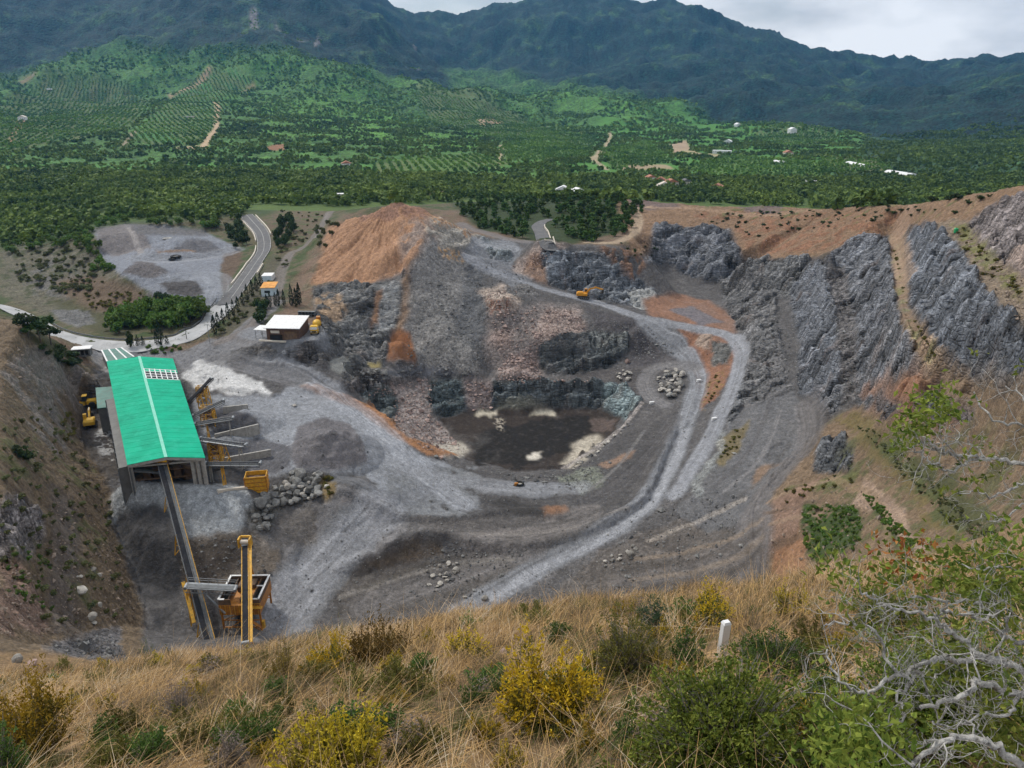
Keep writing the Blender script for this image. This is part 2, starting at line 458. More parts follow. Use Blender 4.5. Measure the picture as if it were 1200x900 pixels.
# back of everything: grove hill and slopes beyond the rim
L((560, 252, 72), (600, 262, 69), (640, 272, 67.5), (690, 270, 66.5), (735, 255, 64.5)); L((540, 236, 76), (600, 236, 74.5), (640, 232, 74), (700, 232, 70)); L((628, 258, 69), (636, 275, 68.2), (642, 285, 67.5))
W((60, 540, 84), (120, 520, 82), (180, 480, 82), (230, 440, 80), (280, 390, 70), (300, 320, 50), (330, 240, 26))
W((-60, 560, 86), (0, 620, 90), (100, 620, 94), (200, 600, 96), (300, 560, 96), (400, 470, 92), (420, 300, 60))
# --- plain and mountains
W((-1200, 700, 96), (-600, 750, 93), (-300, 800, 92), (0, 820, 96), (300, 820, 100), (700, 800, 100), (1100, 700, 80))
L((-500, 180, 86), (-200, 182, 88), (0, 184, 90), (150, 184, 92), (300, 190, 94), (450, 200, 96), (600, 205, 98))
L((-500, 150, 55), (-200, 158, 70), (0, 160, 76), (150, 165, 82), (300, 172, 88), (450, 180, 94), (600, 185, 98), (750, 190, 101), (900, 192, 101), (1050, 195, 98), (1200, 190, 90), (1500, 180, 70))
def LY(*pts): LINES.append([UY(*p) for p in pts])
LY((-500, 95, 2400), (-200, 100, 2500), (0, 105, 2600), (150, 112, 2500), (300, 118, 2400), (450, 130, 2300), (600, 148, 2200), (750, 160, 2000), (900, 160, 2000), (1000, 165, 1900), (1100, 165, 1750), (1200, 160, 1700), (1500, 130, 1700))
LY((-500, 20, 2900), (-200, 20, 2950), (0, 20, 3000), (150, 30, 3000), (300, 30, 3000), (430, 60, 2900), (520, 95, 2850), (600, 122, 2800), (700, 135, 2650), (800, 145, 2450), (900, 142, 2400), (1000, 140, 2300), (1100, 130, 2250), (1200, 125, 2150), (1500, 100, 2100))
LY((-400, -90, 4100), (-200, -80, 4200), (0, -60, 4100), (200, -60, 4000), (350, -40, 3800), (425, -14, 3600), (465, 22, 3400), (510, 52, 3250), (545, 84, 3100))
LY((520, 80, 3900), (560, 66, 4000), (620, 45, 4100), (655, 20, 4300), (700, 30, 4200), (760, 29, 4150), (810, 25, 4150), (850, 22, 4150), (900, 38, 4100), (960, 56, 4000), (1010, 64, 3900), (1060, 73, 3800), (1085, 75, 3700), (1120, 67, 3500), (1160, 60, 3400), (1200, 55, 3300), (1320, 40, 3200), (1500, 30, 3000))
LY((600, 100, 3300), (720, 98, 3300), (800, 105, 3200), (880, 98, 3100), (960, 105, 3000), (1040, 110, 2800), (1140, 98, 2650), (1250, 90, 2500))
LY((400, -20, 5200), (440, -8, 5200), (500, 3, 5200), (590, 5, 5200), (640, -4, 5200), (700, -2, 5200), (760, 4, 5200), (790, 9, 5200), (840, 30, 5200), (1000, 90, 5200))
FAR = []
for Y, D in ((5600, 100), (7000, 100)):
    W(*[(x, Y, D) for x in range(-6000, 6001, 1500)])

P3 = []
for ln in LINES:
    for a, b in zip(ln[:-1], ln[1:]):
        sp = max(3.0, .025 * math.hypot(*(a[:2] + b[:2]) / 2))
        n = max(1, int(np.linalg.norm((b - a)[:2]) / sp))
        for k in range(n): P3.append(a + (b - a) * k / n)
    P3.append(ln[-1])
P3 = np.array(P3)
# merge points that all but coincide
_bin = np.where(np.hypot(P3[:, 0], P3[:, 1]) < 500, .8, 8.0)
key = np.round(P3[:, :2] / _bin[:, None]).astype(np.int64)
_, ui = np.unique((key[:, 0] * 1000003 + key[:, 1]) * 2 + (_bin > 1), return_index=True)
P3 = P3[np.sort(ui)]
cv, ce, cf, ov, oe, of = delaunay_2d_cdt([Vector((float(p[0]), float(p[1]))) for p in P3], [], [], 0, 1e-6)
CZ = np.array([P3[o[0], 2] if o else 0.0 for o in ov])
CX = np.array([[v.x, v.y] for v in cv])

NA = 1440
AZ0, AZ1 = -math.radians(50), math.radians(50)
AZ = np.linspace(AZ0, AZ1, NA)
RR = np.concatenate([np.linspace(.6, 13.5, 90)[:-1], np.geomspace(13.5, 92, 90)[:-1], np.arange(92, 425, .46),
                     np.geomspace(425, 900, 210), np.geomspace(904, 5600, 300)])
NR = len(RR)
GX = (RR[:, None] * np.sin(AZ)[None, :]); GY = (RR[:, None] * np.cos(AZ)[None, :])
GZ = np.full((NR, NA), np.nan)
for tri in cf:
    ia, ib, ic = tri
    pa, pb, pc = CX[ia], CX[ib], CX[ic]
    rs = [math.hypot(*p) for p in (pa, pb, pc)]
    # nearest distance of the triangle to the origin may lie on an edge
    rmin = min(rs)
    for p, q in ((pa, pb), (pb, pc), (pc, pa)):
        d = q - p; t = np.clip(-p.dot(d) / max(d.dot(d), 1e-9), 0, 1)
        rmin = min(rmin, math.hypot(*(p + t * d)))
    az = [math.atan2(p[0], p[1]) for p in (pa, pb, pc)]
    if max(az) - min(az) > math.pi: continue
    i0 = max(0, np.searchsorted(RR, rmin) - 1); i1 = min(NR, np.searchsorted(RR, max(rs)) + 1)
    j0 = max(0, int((min(az) - AZ0) / (AZ1 - AZ0) * (NA - 1)) - 1); j1 = min(NA, int((max(az) - AZ0) / (AZ1 - AZ0) * (NA - 1)) + 3)
    if i0 >= i1 or j0 >= j1: continue
    x = GX[i0:i1, j0:j1]; y = GY[i0:i1, j0:j1]
    det = (pb[1] - pc[1]) * (pa[0] - pc[0]) + (pc[0] - pb[0]) * (pa[1] - pc[1])
    if abs(det) < 1e-9: continue
    l0 = ((pb[1] - pc[1]) * (x - pc[0]) + (pc[0] - pb[0]) * (y - pc[1])) / det
    l1 = ((pc[1] - pa[1]) * (x - pc[0]) + (pa[0] - pc[0]) * (y - pc[1])) / det
    l2 = 1 - l0 - l1
    m = (l0 >= -1e-6) & (l1 >= -1e-6) & (l2 >= -1e-6)
    blk = GZ[i0:i1, j0:j1]
    blk[m] = (l0 * CZ[ia] + l1 * CZ[ib] + l2 * CZ[ic])[m]
nan = np.isnan(GZ)
for i in range(NR):
    r = nan[i]
    if r.any():
        if r.all(): GZ[i] = GZ[i - 1] if i else CAMZ - 3
        else: GZ[i, r] = np.interp(np.where(r)[0], np.where(~r)[0], GZ[i, ~r])


def blur(A, ni, nj):
    def b1(A, n, ax):
        if n < 1: return A
        pad = [(0, 0), (0, 0)]; pad[ax] = (n, n)
        B = np.cumsum(np.pad(A, pad, mode='edge'), axis=ax, dtype=np.float64)
        z = [(0, 0), (0, 0)]; z[ax] = (1, 0)
        B = np.pad(B, z)
        k = 2 * n + 1
        sl0 = [slice(None)] * 2; sl1 = [slice(None)] * 2
        sl0[ax] = slice(0, -k); sl1[ax] = slice(k, None)
        return (B[tuple(sl1)] - B[tuple(sl0)]) / k
    return b1(b1(A, ni, 0), nj, 1)


def rows(r0, r1): return slice(int(np.searchsorted(RR, r0)), int(np.searchsorted(RR, r1)))
QS = rows(90, 560)                 # rows of the quarry
A = blur(blur(GZ, 2, 4), 2, 4); B = blur(blur(GZ, 7, 14), 7, 14); Nn = blur(blur(GZ, 4, 16), 4, 16)
wf = sstep(500, 1000, RR)[:, None]; wn = (1 - sstep(20, 60, RR))[:, None]
GZ = A * (1 - wf) * (1 - wn) + B * wf + Nn * wn
del A, B, Nn


def proj(X, Y, Z):
    dz = Z - CAMZ
    dep = Y * CP - dz * SP
    dep = np.maximum(dep, .05)
    v = (Y * SP + dz * CP) / dep
    return 600 + FOC * X / dep, 450 - FOC * v, dep


def hit(px, py, rmin=1.0):
    """First terrain point met by the ray through a photo pixel (marching outward along the ground)."""
    c = (px - 600.0) / FOC; v = (450.0 - py) / FOC
    dy = CP + v * SP; dz = -SP + v * CP
    az = math.atan2(c, dy); hor = math.hypot(c, dy)
    j = (az - AZ0) / (AZ1 - AZ0) * (NA - 1)
    j0 = int(np.clip(math.floor(j), 0, NA - 2)); f = min(max(j - j0, 0), 1)
    zc = GZ[:, j0] * (1 - f) + GZ[:, j0 + 1] * f
    zr = CAMZ + dz / hor * RR
    ok = np.where((zc >= zr) & (RR > rmin))[0]
    if len(ok) == 0: i = NR - 1
    else: i = ok[0]
    if i > 0:
        d0 = zr[i - 1] - zc[i - 1]; d1 = zr[i] - zc[i]
        t = d0 / (d0 - d1) if d0 - d1 > 1e-9 else 1
        t = min(max(t, 0), 1)
        r = RR[i - 1] + t * (RR[i] - RR[i - 1])
    else: r = RR[0]
    return np.array([r * math.sin(az), r * math.cos(az), CAMZ + dz / hor * r])


def ground(x, y):
    r = math.hypot(x, y); az = math.atan2(x, y)
    j = (az - AZ0) / (AZ1 - AZ0) * (NA - 1); j0 = int(np.clip(math.floor(j), 0, NA - 2)); fj = min(max(j - j0, 0), 1)
    i0 = int(np.clip(np.searchsorted(RR, r) - 1, 0, NR - 2)); fi = min(max((r - RR[i0]) / (RR[i0 + 1] - RR[i0]), 0), 1)
    a = GZ[i0, j0] * (1 - fj) + GZ[i0, j0 + 1] * fj; b = GZ[i0 + 1, j0] * (1 - fj) + GZ[i0 + 1, j0 + 1] * fj
    return float(a * (1 - fi) + b * fi)


def groundv(x, y):
    r = np.hypot(x, y); az = np.arctan2(x, y)
    j = np.clip((az - AZ0) / (AZ1 - AZ0) * (NA - 1), 0, NA - 1.001); j0 = j.astype(int); fj = j - j0
    i0 = np.clip(np.searchsorted(RR, r) - 1, 0, NR - 2); fi = np.clip((r - RR[i0]) / (RR[i0 + 1] - RR[i0]), 0, 1)
    a = GZ[i0, j0] * (1 - fj) + GZ[i0, j0 + 1] * fj; b = GZ[i0 + 1, j0] * (1 - fj) + GZ[i0 + 1, j0 + 1] * fj
    return a * (1 - fi) + b * fi
# ---------------------------------------------------------------- heaps, berms, relief
def srgb(r, g, b, k=1.0):
    def f(c):
        c /= 255.0
        return (c / 12.92 if c <= .04045 else ((c + .055) / 1.055) ** 2.4) * k
    return np.array([f(r), f(g), f(b)], np.float32)


def heap(px, py, D, r, h, ax=1.0, rz=0.0, sharp=.35):
    """Cone of loose stone with a rounded tip, centred under a photo point."""
    c = U(px, py, D)
    x = GX[QS] - c[0]; y = GY[QS] - c[1]
    co, si = math.cos(rz), math.sin(rz)
    u = (x * co + y * si) / ax; v = -x * si + y * co
    d = np.sqrt(u * u + v * v) / r
    m = d < 1.15
    z = GZ[QS]
    w = (np.sqrt((1 - d) ** 2 + sharp * .02) if False else np.maximum(0, 1 - np.sqrt(d * d + sharp * sharp * .15)))
    w = w * (1 + .12 * vnoise(x * .35, y * .35, 5))
    z[m] = np.maximum(z[m], z[m] * .25 + .75 * (c[2]) + h * w[m]) if False else z[m] + h * w[m]


def berm(pts, w, h, rough=.35):
    """Low bank of pushed-up material along a line of photo points."""
    P = [hit(*p)[:2] for p in pts]
    P = smooth_line([tuple(p) for p in P], 5)
    P = [tuple(p) for p in P]
    x = GX[QS]; y = GY[QS]
    lo = np.min(P, 0) - 4 * w; hi = np.max(P, 0) + 4 * w
    m = (x > lo[0]) & (x < hi[0]) & (y > lo[1]) & (y < hi[1])
    d, s, sg = polydist(x[m], y[m], P)
    zz = GZ[QS]
    zz[m] += h * np.exp(-(d / w) ** 2) * (1 + rough * vnoise(s * .3, d * .2, 3))


HEAPS = [  # px, py, D, radius, height, stretch, turn
    (430, 252, 57, 7, 3, 1.2, 0), (468, 248, 52, 8, 3.2, 1.3, 0), (494, 254, 54, 6, 2.2, 1, 0), (405, 275, 65, 8, 2.5, 1, 0), (385, 529, 94.2, 12.5, 8.5, 1.35, .9), (284, 499, 93.2, 8.5, 5.6, 1.5, .2), (586, 362, 82, 9, 6, 1.0, 0), (655, 384, 86.5, 10, 4, 1.3, .2), (605, 440, 98.5, 11, 5, 1.0, 0), (480, 492, 104.5, 11, 4, 1.0, 0), (512, 405, 91.5, 13, 5, .8, 0), (548, 415, 93, 11, 4, .8, 0), (262, 522, 93.8, 6, 3.4, 1.5, .2),
    (470, 418, 92.5, 8.5, 8.5, 1.0, 0), (268, 560, 94.4, 6, 2.5, 1.2, 0),
    (127, 290, 81.2, 18, 8, 1.5, 1.2), (216, 294, 80.8, 24, 8, 1.3, .3), (167, 322, 80.6, 16, 5, 1.5, -.3), (215, 342, 80.8, 17, 2.2, 1.3, -.2),
    (150, 280, 81.5, 22, 5, 2.0, .2), (180, 268, 81.5, 18, 3, 3.0, .0), (240, 268, 81.2, 14, 3, 2.0, .0),
    (785, 455, 99.5, 8, 1.5, 1.2, .7), (332, 596, 98.5, 9, 2.2, 1.8, .5), (640, 305, 72, 14, 6, 1.0, .5), (500, 636, 104.2, 6, 2.0, 2.4, .0),
    (410, 575, 96.6, 10, 2.2, 1.3, .5), (640, 598, 106.6, 6, 1.4, 1.6, .2), (650, 448, 100.6, 3, .4, 1, 0),
    (432, 525, 98, 5, 1.2, 2, .6),
]
for h_ in HEAPS: heap(*h_)
berm([(362, 454), (395, 464), (430, 479), (455, 497), (475, 513), (500, 527), (525, 535)], 2.0, 1.4)
berm([(790, 505), (772, 540), (762, 568), (745, 592), (710, 612)], 1.6, 1.6)
berm([(400, 668), (450, 648), (485, 634), (505, 626), (530, 632), (600, 640), (660, 632), (700, 616)], 1.8, 1.3)
berm([(400, 575), (440, 590), (480, 606), (540, 606), (600, 600), (650, 604)], 1.6, .9)
berm([(600, 552), (662, 548), (700, 525), (735, 497), (752, 474)], 1.3, 1.0)
berm([(640, 331), (690, 345), (720, 354)], 1.5, .5)
berm([(950, 480), (945, 520), (925, 540), (897, 570), (882, 600), (880, 640)], 1.0, .6)
berm([(800, 505), (815, 470), (819, 445)], 1.0, .7)
berm([(300, 425), (350, 430), (400, 448), (440, 448), (502, 443)], 1.3, .5)
berm([(262, 455), (300, 460), (322, 464)], 1.4, 1.0)

PX, PY, DEP = proj(GX, GY, GZ)
# steepness, to find the bare rock
gr = np.gradient(GZ, axis=0) / np.gradient(RR)[:, None]
ga = np.gradient(GZ, axis=1) / (RR[:, None] * (AZ[1] - AZ[0]))
SLOPE = np.sqrt(gr ** 2 + ga ** 2)
del gr, ga

ALB = np.zeros((NR, NA, 3), np.float32)
ROCK = np.zeros((NR, NA), np.float32)      # broken bedrock
SCREE = np.zeros((NR, NA), np.float32)     # loose stones
x = GX[QS]; y = GY[QS]
WX = fbm(x * .10, y * .10, 4, 21) ; WY = fbm(x * .10 + 40, y * .10, 4, 27)
N_A = fbm(x * .03, y * .03, 4, 31); N_B = fbm(x * .16, y * .16, 4, 35); N_C = fbm(x * .7, y * .7, 3, 39)
PXQ = PX[QS]; PYQ = PY[QS]; DEPQ = DEP[QS]
WF = fbm(x * .55, y * .55, 3, 23); WG = fbm(x * .55 + 9, y * .55, 3, 24)
WPX = PXQ + (WX * 10.0 + WF * 4.5) * 250 / np.maximum(DEPQ, 60); WPY = PYQ + (WY * 7.0 + WG * 3.0) * 250 / np.maximum(DEPQ, 60)
AQ = ALB[QS]; RQ = ROCK[QS]; SQ = SCREE[QS]; SLQ = SLOPE[QS]; YQ = GY[QS]


def region(poly, warp=1.0, soft=1, yr=(0, 1e9)):
    P = np.array(poly, float)
    lo = P.min(0) - 20; hi = P.max(0) + 20
    m = (PXQ > lo[0]) & (PXQ < hi[0]) & (PYQ > lo[1]) & (PYQ < hi[1]) & (YQ >= yr[0]) & (YQ <= yr[1])
    ii = np.where(m.any(1))[0]; jj = np.where(m.any(0))[0]
    if len(ii) == 0: return None, None
    sl = (slice(ii[0], ii[-1] + 1), slice(jj[0], jj[-1] + 1))
    ins = pip(PXQ[sl] + (WPX[sl] - PXQ[sl]) * warp, PYQ[sl] + (WPY[sl] - PYQ[sl]) * warp, poly) & (YQ[sl] >= yr[0]) & (YQ[sl] <= yr[1])
    w = ins.astype(np.float32)
    if soft: w = blur(blur(w, soft, soft), soft, soft).astype(np.float32)
    return sl, w


def paint(poly, col, rock=None, scree=None, warp=1.0, soft=1, yr=(0, 1e9), a=1.0, mod=None, var=.12, thr=None):
    sl, w = region(poly, warp, soft, yr)
    if sl is None: return
    w = w * a
    if mod is not None:                       # patchy: only where the noise is high
        n = mod[sl]; w = w * sstep(thr if thr is not None else -.1, (thr if thr is not None else -.1) + .25, n)
    c = np.asarray(col)[None, None, :] * (1 + var * N_B[sl] + var * .8 * N_A[sl])[..., None]
    AQ[sl] = AQ[sl] * (1 - w[..., None]) + c * w[..., None]
    if rock is not None: RQ[sl] = RQ[sl] * (1 - w) + rock * w
    if scree is not None: SQ[sl] = SQ[sl] * (1 - w) + scree * w


def stroke(pts, width, col, a=1.0, soft=.35, streak=.0, flat=True, rock=0.0, scree=.15, raw=False):
    """Track worn along a line of photo points, streaked along its length."""
    P = [hit(*p)[:2] for p in pts] if not raw else pts
    P = [tuple(p) for p in smooth_line([tuple(p) for p in P], 6)]
    lo = np.min(P, 0) - 2 * width; hi = np.max(P, 0) + 2 * width
    xx = GX[QS]; yy = GY[QS]
    m = (xx > lo[0]) & (xx < hi[0]) & (yy > lo[1]) & (yy < hi[1])
    ii = np.where(m.any(1))[0]; jj = np.where(m.any(0))[0]
    sl = (slice(ii[0], ii[-1] + 1), slice(jj[0], jj[-1] + 1))
    d, s, sg = polydist(xx[sl], yy[sl], P)
    d = d + WX[sl] * width * .18
    w = (1 - sstep(width * .5 * (1 - soft), width * .5 * (1 + soft), d)) * a
    st = 1 + streak * (vnoise(s * .02, sg * 1.1, 8) + .8 * vnoise(s * .03, sg * 2.3, 9))
    w = w * np.clip(st * .5 + .5, 0, 1.3) if streak else w
    w = np.clip(w, 0, 1)
    c = np.asarray(col)[None, None, :] * st[..., None]
    AQ[sl] = AQ[sl] * (1 - w[..., None]) + c * w[..., None]
    RQ[sl] = RQ[sl] * (1 - w) + rock * w; SQ[sl] = SQ[sl] * (1 - w) + scree * w


GRAVEL = srgb(84, 82, 83); DARK = srgb(76, 73, 75); PALE = srgb(146, 149, 156); MID = srgb(112, 111, 114)
ROCKC = srgb(104, 105, 107); ORANGE = srgb(150, 104, 74); BROWN = srgb(116, 94, 76); PINK = srgb(156, 128, 120)
TEAL = srgb(80, 96, 100); FLOOR = srgb(50, 46, 44); SCRUB = srgb(92, 92, 66); GREEN = srgb(62, 84, 42); DRY = srgb(134, 116, 84)

# ---- base: dry scrub everywhere, greener far out and on the left
AQ[:] = BROWN * (1 + .15 * N_B)[..., None]
w_ = sstep(-.2, .35, N_B + .5 * N_A)[..., None]
AQ[:] = AQ * (1 - w_ * .55) + SCRUB * w_ * .55
SQ[:] = .35
left = [(-300, 200), (560, 200), (540, 245), (400, 250), (360, 300), (320, 380), (240, 400), (60, 405), (0, 380), (-300, 380)]
paint(left, srgb(94, 88, 62), 0, .4, warp=1, soft=4, yr=(255, 900))
paint(left, srgb(62, 78, 36), 0, .1, warp=1, soft=3, yr=(265, 900), mod=N_B + N_A, thr=-.12)
paint([(-300, 200), (400, 200), (330, 250), (288, 250), (110, 268), (0, 290), (-300, 330)], srgb(58, 78, 36), 0, .1, soft=4, yr=(300, 900))
paint([(500, 210), (760, 210), (750, 255), (730, 270), (690, 283), (640, 286), (560, 268)], srgb(50, 66, 30), 0, .1, soft=3, yr=(330, 900))
# valley slope and its stony gullies
paint([(0, 285), (120, 290), (165, 330), (195, 345), (235, 358), (150, 385), (60, 375), (0, 345)], srgb(96, 92, 76), .15, .6, soft=3, yr=(270, 440))
paint([(0, 285), (120, 290), (165, 330), (195, 345), (150, 385), (60, 375), (0, 345)], srgb(66, 72, 42), 0, .3, soft=2, yr=(270, 440), mod=N_B, thr=.02)
paint([(20, 320), (60, 300), (110, 330), (80, 350), (40, 345)], srgb(100, 99, 98), .2, .7, soft=3, a=.8, yr=(270, 440), mod=WX, thr=-.1)
paint([(60, 352), (140, 352), (200, 348), (238, 362), (200, 385), (130, 395), (90, 380)], srgb(78, 78, 50), 0, .2, soft=3, yr=(250, 380))
paint([(60, 330), (110, 322), (170, 340), (158, 366), (100, 362)], srgb(104, 86, 68), 0, .3, soft=3, yr=(260, 400))
paint([(172, 345), (182, 340), (190, 344), (160, 372), (148, 376)], srgb(96, 94, 92), 0, .4, warp=.5, yr=(260, 400))
paint([(60, 362), (105, 366), (112, 378), (90, 384), (70, 376)], srgb(100, 100, 100), .2, .7, warp=.8, yr=(260, 400))
# lot
paint([(110, 268), (150, 263), (190, 264), (240, 272), (282, 292), (268, 300), (258, 318), (262, 345), (247, 360), (232, 352), (190, 350), (165, 336), (140, 322), (118, 302)], srgb(122, 127, 138), 0, .25, warp=.5, yr=(280, 520))
paint([(112, 268), (150, 262), (168, 270), (178, 290), (140, 300), (118, 298)], srgb(112, 107, 108), 0, .4, warp=.5, yr=(280, 520))
paint([(150, 262), (240, 270), (245, 276), (200, 276), (160, 274)], srgb(98, 97, 100), 0, .4, warp=.4, yr=(280, 520))
paint([(200, 293), (222, 279), (246, 282), (262, 294), (240, 297)], srgb(98, 98, 104), 0, .3, warp=.4, yr=(280, 520))
paint([(183, 293), (230, 293), (228, 296), (184, 296)], srgb(124, 102, 84), 0, .3, warp=.3, yr=(280, 520))
paint([(143, 320), (160, 306), (180, 308), (198, 320), (180, 327)], srgb(92, 88, 90), 0, .5, warp=.5, yr=(280, 520))
paint([(186, 332), (205, 326), (230, 330), (241, 342), (232, 350), (200, 346)], srgb(72, 70, 72), 0, .5, warp=.5, yr=(280, 520))
paint([(262, 298), (282, 292), (286, 300), (272, 330), (262, 345), (258, 318)], srgb(98, 80, 64), .1, .3, warp=.8, yr=(280, 520))
# banks along the entrance road
paint([(300, 258), (345, 240), (384, 245), (372, 268), (345, 292), (322, 300), (318, 280)], srgb(102, 88, 68), 0, .4, soft=3, yr=(280, 560))
paint([(300, 258), (345, 240), (384, 245), (372, 268), (345, 292), (322, 300), (318, 280)], srgb(78, 88, 48), 0, .2, soft=3, yr=(280, 560), mod=N_B, thr=.0)
paint([(318, 300), (340, 300), (328, 330), (332, 352), (310, 380), (255, 395), (285, 350)], srgb(84, 80, 62), 0, .3, soft=3, yr=(240, 420))
# ---- the quarry
QUARRY = [(108, 440), (95, 480), (92, 510), (128, 575), (125, 610), (160, 690), (170, 790), (600, 790), (908, 730), (905, 690), (890, 640), (900, 590), (960, 500), (1000, 480), (1010, 470), (1060, 440), (1200, 460), (1220, 400), (1200, 330), (1130, 262), (1080, 262), (1050, 272), (1000, 284), (950, 305), (872, 303), (855, 268), (770, 266), (745, 290), (720, 288), (640, 284), (600, 282), (560, 275), (500, 258), (440, 330), (368, 338), (380, 385), (330, 400), (260, 395), (215, 412), (120, 412)]
paint(QUARRY, GRAVEL, .0, .45, warp=.7, soft=2, yr=(95, 430))
paint([(120, 408), (215, 412), (250, 398), (300, 388), (340, 385), (390, 380), (392, 398), (300, 404), (270, 415), (250, 440), (215, 440), (205, 420), (130, 430), (100, 415)], srgb(118, 118, 122), 0, .2, warp=.5, yr=(180, 300))
paint([(262, 398), (320, 350), (335, 352), (300, 385), (392, 398), (300, 404)], srgb(112, 110, 112), 0, .25, warp=.4, yr=(200, 320))
paint([(270, 412), (300, 404), (372, 405), (392, 398), (402, 418), (370, 432), (300, 436), (262, 430)], srgb(82, 80, 80), .35, .6, warp=.8, yr=(200, 300))
paint([(225, 426), (240, 421), (256, 424), (322, 458), (318, 464), (262, 458), (228, 456), (214, 440)], srgb(196, 196, 197), 0, .1, warp=1.3, yr=(200, 300), var=.05)
paint([(235, 432), (250, 440), (262, 452), (240, 452)], srgb(150, 150, 152), 0, .1, warp=1.5, yr=(200, 300), mod=N_C, thr=-.1)
# yard
paint([(225, 462), (322, 464), (340, 452), (372, 452), (420, 478), (450, 500), (480, 528), (530, 545), (520, 580), (470, 600), (430, 560), (390, 555), (350, 552), (300, 562), (240, 560)], srgb(136, 140, 148), 0, .2, warp=.7, yr=(150, 260))
paint([(350, 500), (378, 488), (410, 497), (428, 520), (430, 545), (400, 553), (350, 552), (338, 530)], srgb(106, 103, 107), 0, .2, warp=.3, yr=(150, 260))
paint([(236, 486), (262, 476), (300, 488), (306, 506), (250, 512)], srgb(74, 74, 80), 0, .35, warp=.4, yr=(150, 260))
paint([(238, 522), (300, 512), (345, 525), (340, 548), (318, 555), (240, 562)], srgb(92, 92, 98), 0, .3, warp=.5, yr=(150, 260))
paint([(240, 545), (292, 545), (292, 572), (240, 568)], srgb(58, 57, 60), 0, .3, warp=.4, yr=(150, 200))
# left pad by the hall
paint([(92, 450), (140, 440), (150, 560), (118, 560), (100, 520), (92, 500)], srgb(82, 76, 72), 0, .3, warp=.5, yr=(150, 260))
paint([(112, 505), (132, 508), (150, 545), (120, 535)], srgb(176, 176, 176), 0, .1, warp=1.2, yr=(150, 260), mod=N_C + N_B, thr=-.1)
paint([(122, 412), (140, 420), (128, 436), (108, 424)], srgb(150, 148, 148), 0, .1, warp=.8, yr=(180, 300))
# cliffs left of the pit
paint([(366, 338), (480, 332), (490, 380), (470, 420), (420, 432), (395, 415), (372, 400)], srgb(96, 97, 98), .8, .4, warp=.7, yr=(240, 330))
paint([(372, 342), (400, 345), (408, 362), (392, 382), (370, 365)], srgb(150, 124, 96), .4, .3, warp=1.2, yr=(240, 330), mod=N_B, thr=-.25)
paint([(446, 338), (470, 334), (466, 360), (458, 392), (440, 392), (444, 362)], srgb(136, 138, 140), .3, .5, a=.75, soft=2, warp=1.2, yr=(240, 330))
paint([(472, 330), (482, 318), (480, 370), (470, 395), (462, 395), (470, 360)], srgb(136, 106, 78), .1, .4, a=.85, soft=2, warp=1.1, yr=(240, 330))
paint([(440, 345), (448, 340), (444, 380), (436, 384)], srgb(132, 98, 72), .3, .2, warp=.8, yr=(240, 330))
paint([(366, 336), (378, 300), (386, 262), (430, 240), (480, 236), (508, 252), (500, 278), (482, 318), (440, 332)], srgb(158, 116, 82), 0, .4, soft=2, warp=.9, yr=(250, 420))
paint([(430, 240), (480, 236), (520, 244), (500, 256), (460, 262), (420, 262)], srgb(134, 98, 78), 0, .5, warp=1.2, yr=(280, 420), mod=N_B, thr=-.25)
paint([(500, 258), (535, 258), (560, 275), (555, 292), (520, 292), (495, 275)], srgb(166, 160, 150), .5, .4, soft=2, a=.85, warp=1.2, yr=(280, 380))
paint([(505, 256), (535, 256), (556, 272), (548, 282), (532, 266), (510, 266)], srgb(168, 128, 90), .3, .3, warp=1.0, yr=(280, 380), mod=N_C, thr=-.2)
paint([(470, 262), (500, 256), (512, 275), (500, 300), (484, 322), (470, 310)], srgb(132, 112, 100), .1, .6, soft=3, warp=1.6, yr=(250, 400), mod=N_B, thr=-.2)
paint([(482, 318), (500, 278), (520, 292), (545, 300), (545, 330), (535, 380), (560, 410), (560, 440), (520, 436), (480, 425), (474, 390)], srgb(116, 114, 113), .0, .7, soft=3, warp=1.2, yr=(240, 360))
paint([(515, 290), (545, 298), (545, 310), (520, 304)], srgb(160, 126, 84), .1, .4, warp=1.2, yr=(240, 360), mod=N_C, thr=-.1)
paint([(545, 310), (562, 315), (572, 350), (570, 400), (550, 412), (535, 380), (542, 340)], srgb(94, 96, 100), .4, .6, soft=3, a=.8, warp=1.3, yr=(240, 360))
paint([(452, 424), (458, 396), (468, 387), (480, 392), (490, 424)], srgb(146, 92, 48), 0, .15, warp=.3, yr=(240, 320))
paint([(388, 420), (402, 415), (418, 434), (400, 438), (386, 432)], srgb(120, 122, 120), 0, .0, warp=.5, yr=(230, 300))
paint([(400, 438), (440, 432), (460, 440), (440, 448), (405, 446)], srgb(104, 102, 100), .2, .9, warp=.8, yr=(230, 300))
paint([(432, 424), (446, 425), (446, 430), (434, 430)], srgb(164, 146, 70), 0, .1, warp=.8, yr=(230, 300))
# back of the pit: road of pale dust, pink scree, rock faces
paint([(555, 280), (600, 282), (612, 292), (600, 312), (630, 326), (600, 336), (560, 318), (540, 300)], srgb(114, 117, 124), .1, .4, warp=.6, yr=(270, 380))
paint([(562, 282), (598, 288), (600, 306), (575, 304)], srgb(120, 128, 132), .8, .3, warp=.6, yr=(280, 390))
paint([(628, 288), (645, 283), (665, 286), (640, 300), (620, 322), (598, 318), (610, 300)], srgb(160, 142, 132), 0, .8, soft=2, a=.85, warp=1.0, yr=(270, 390))
paint([(620, 298), (636, 300), (648, 332), (628, 328), (610, 318)], srgb(146, 112, 88), 0, .5, soft=2, a=.9, warp=.8, yr=(270, 390))
paint([(632, 296), (660, 292), (700, 300), (725, 305), (748, 325), (770, 345), (770, 362), (720, 356), (670, 345), (645, 332)], srgb(104, 110, 118), 1, .3, warp=.6, yr=(270, 390))
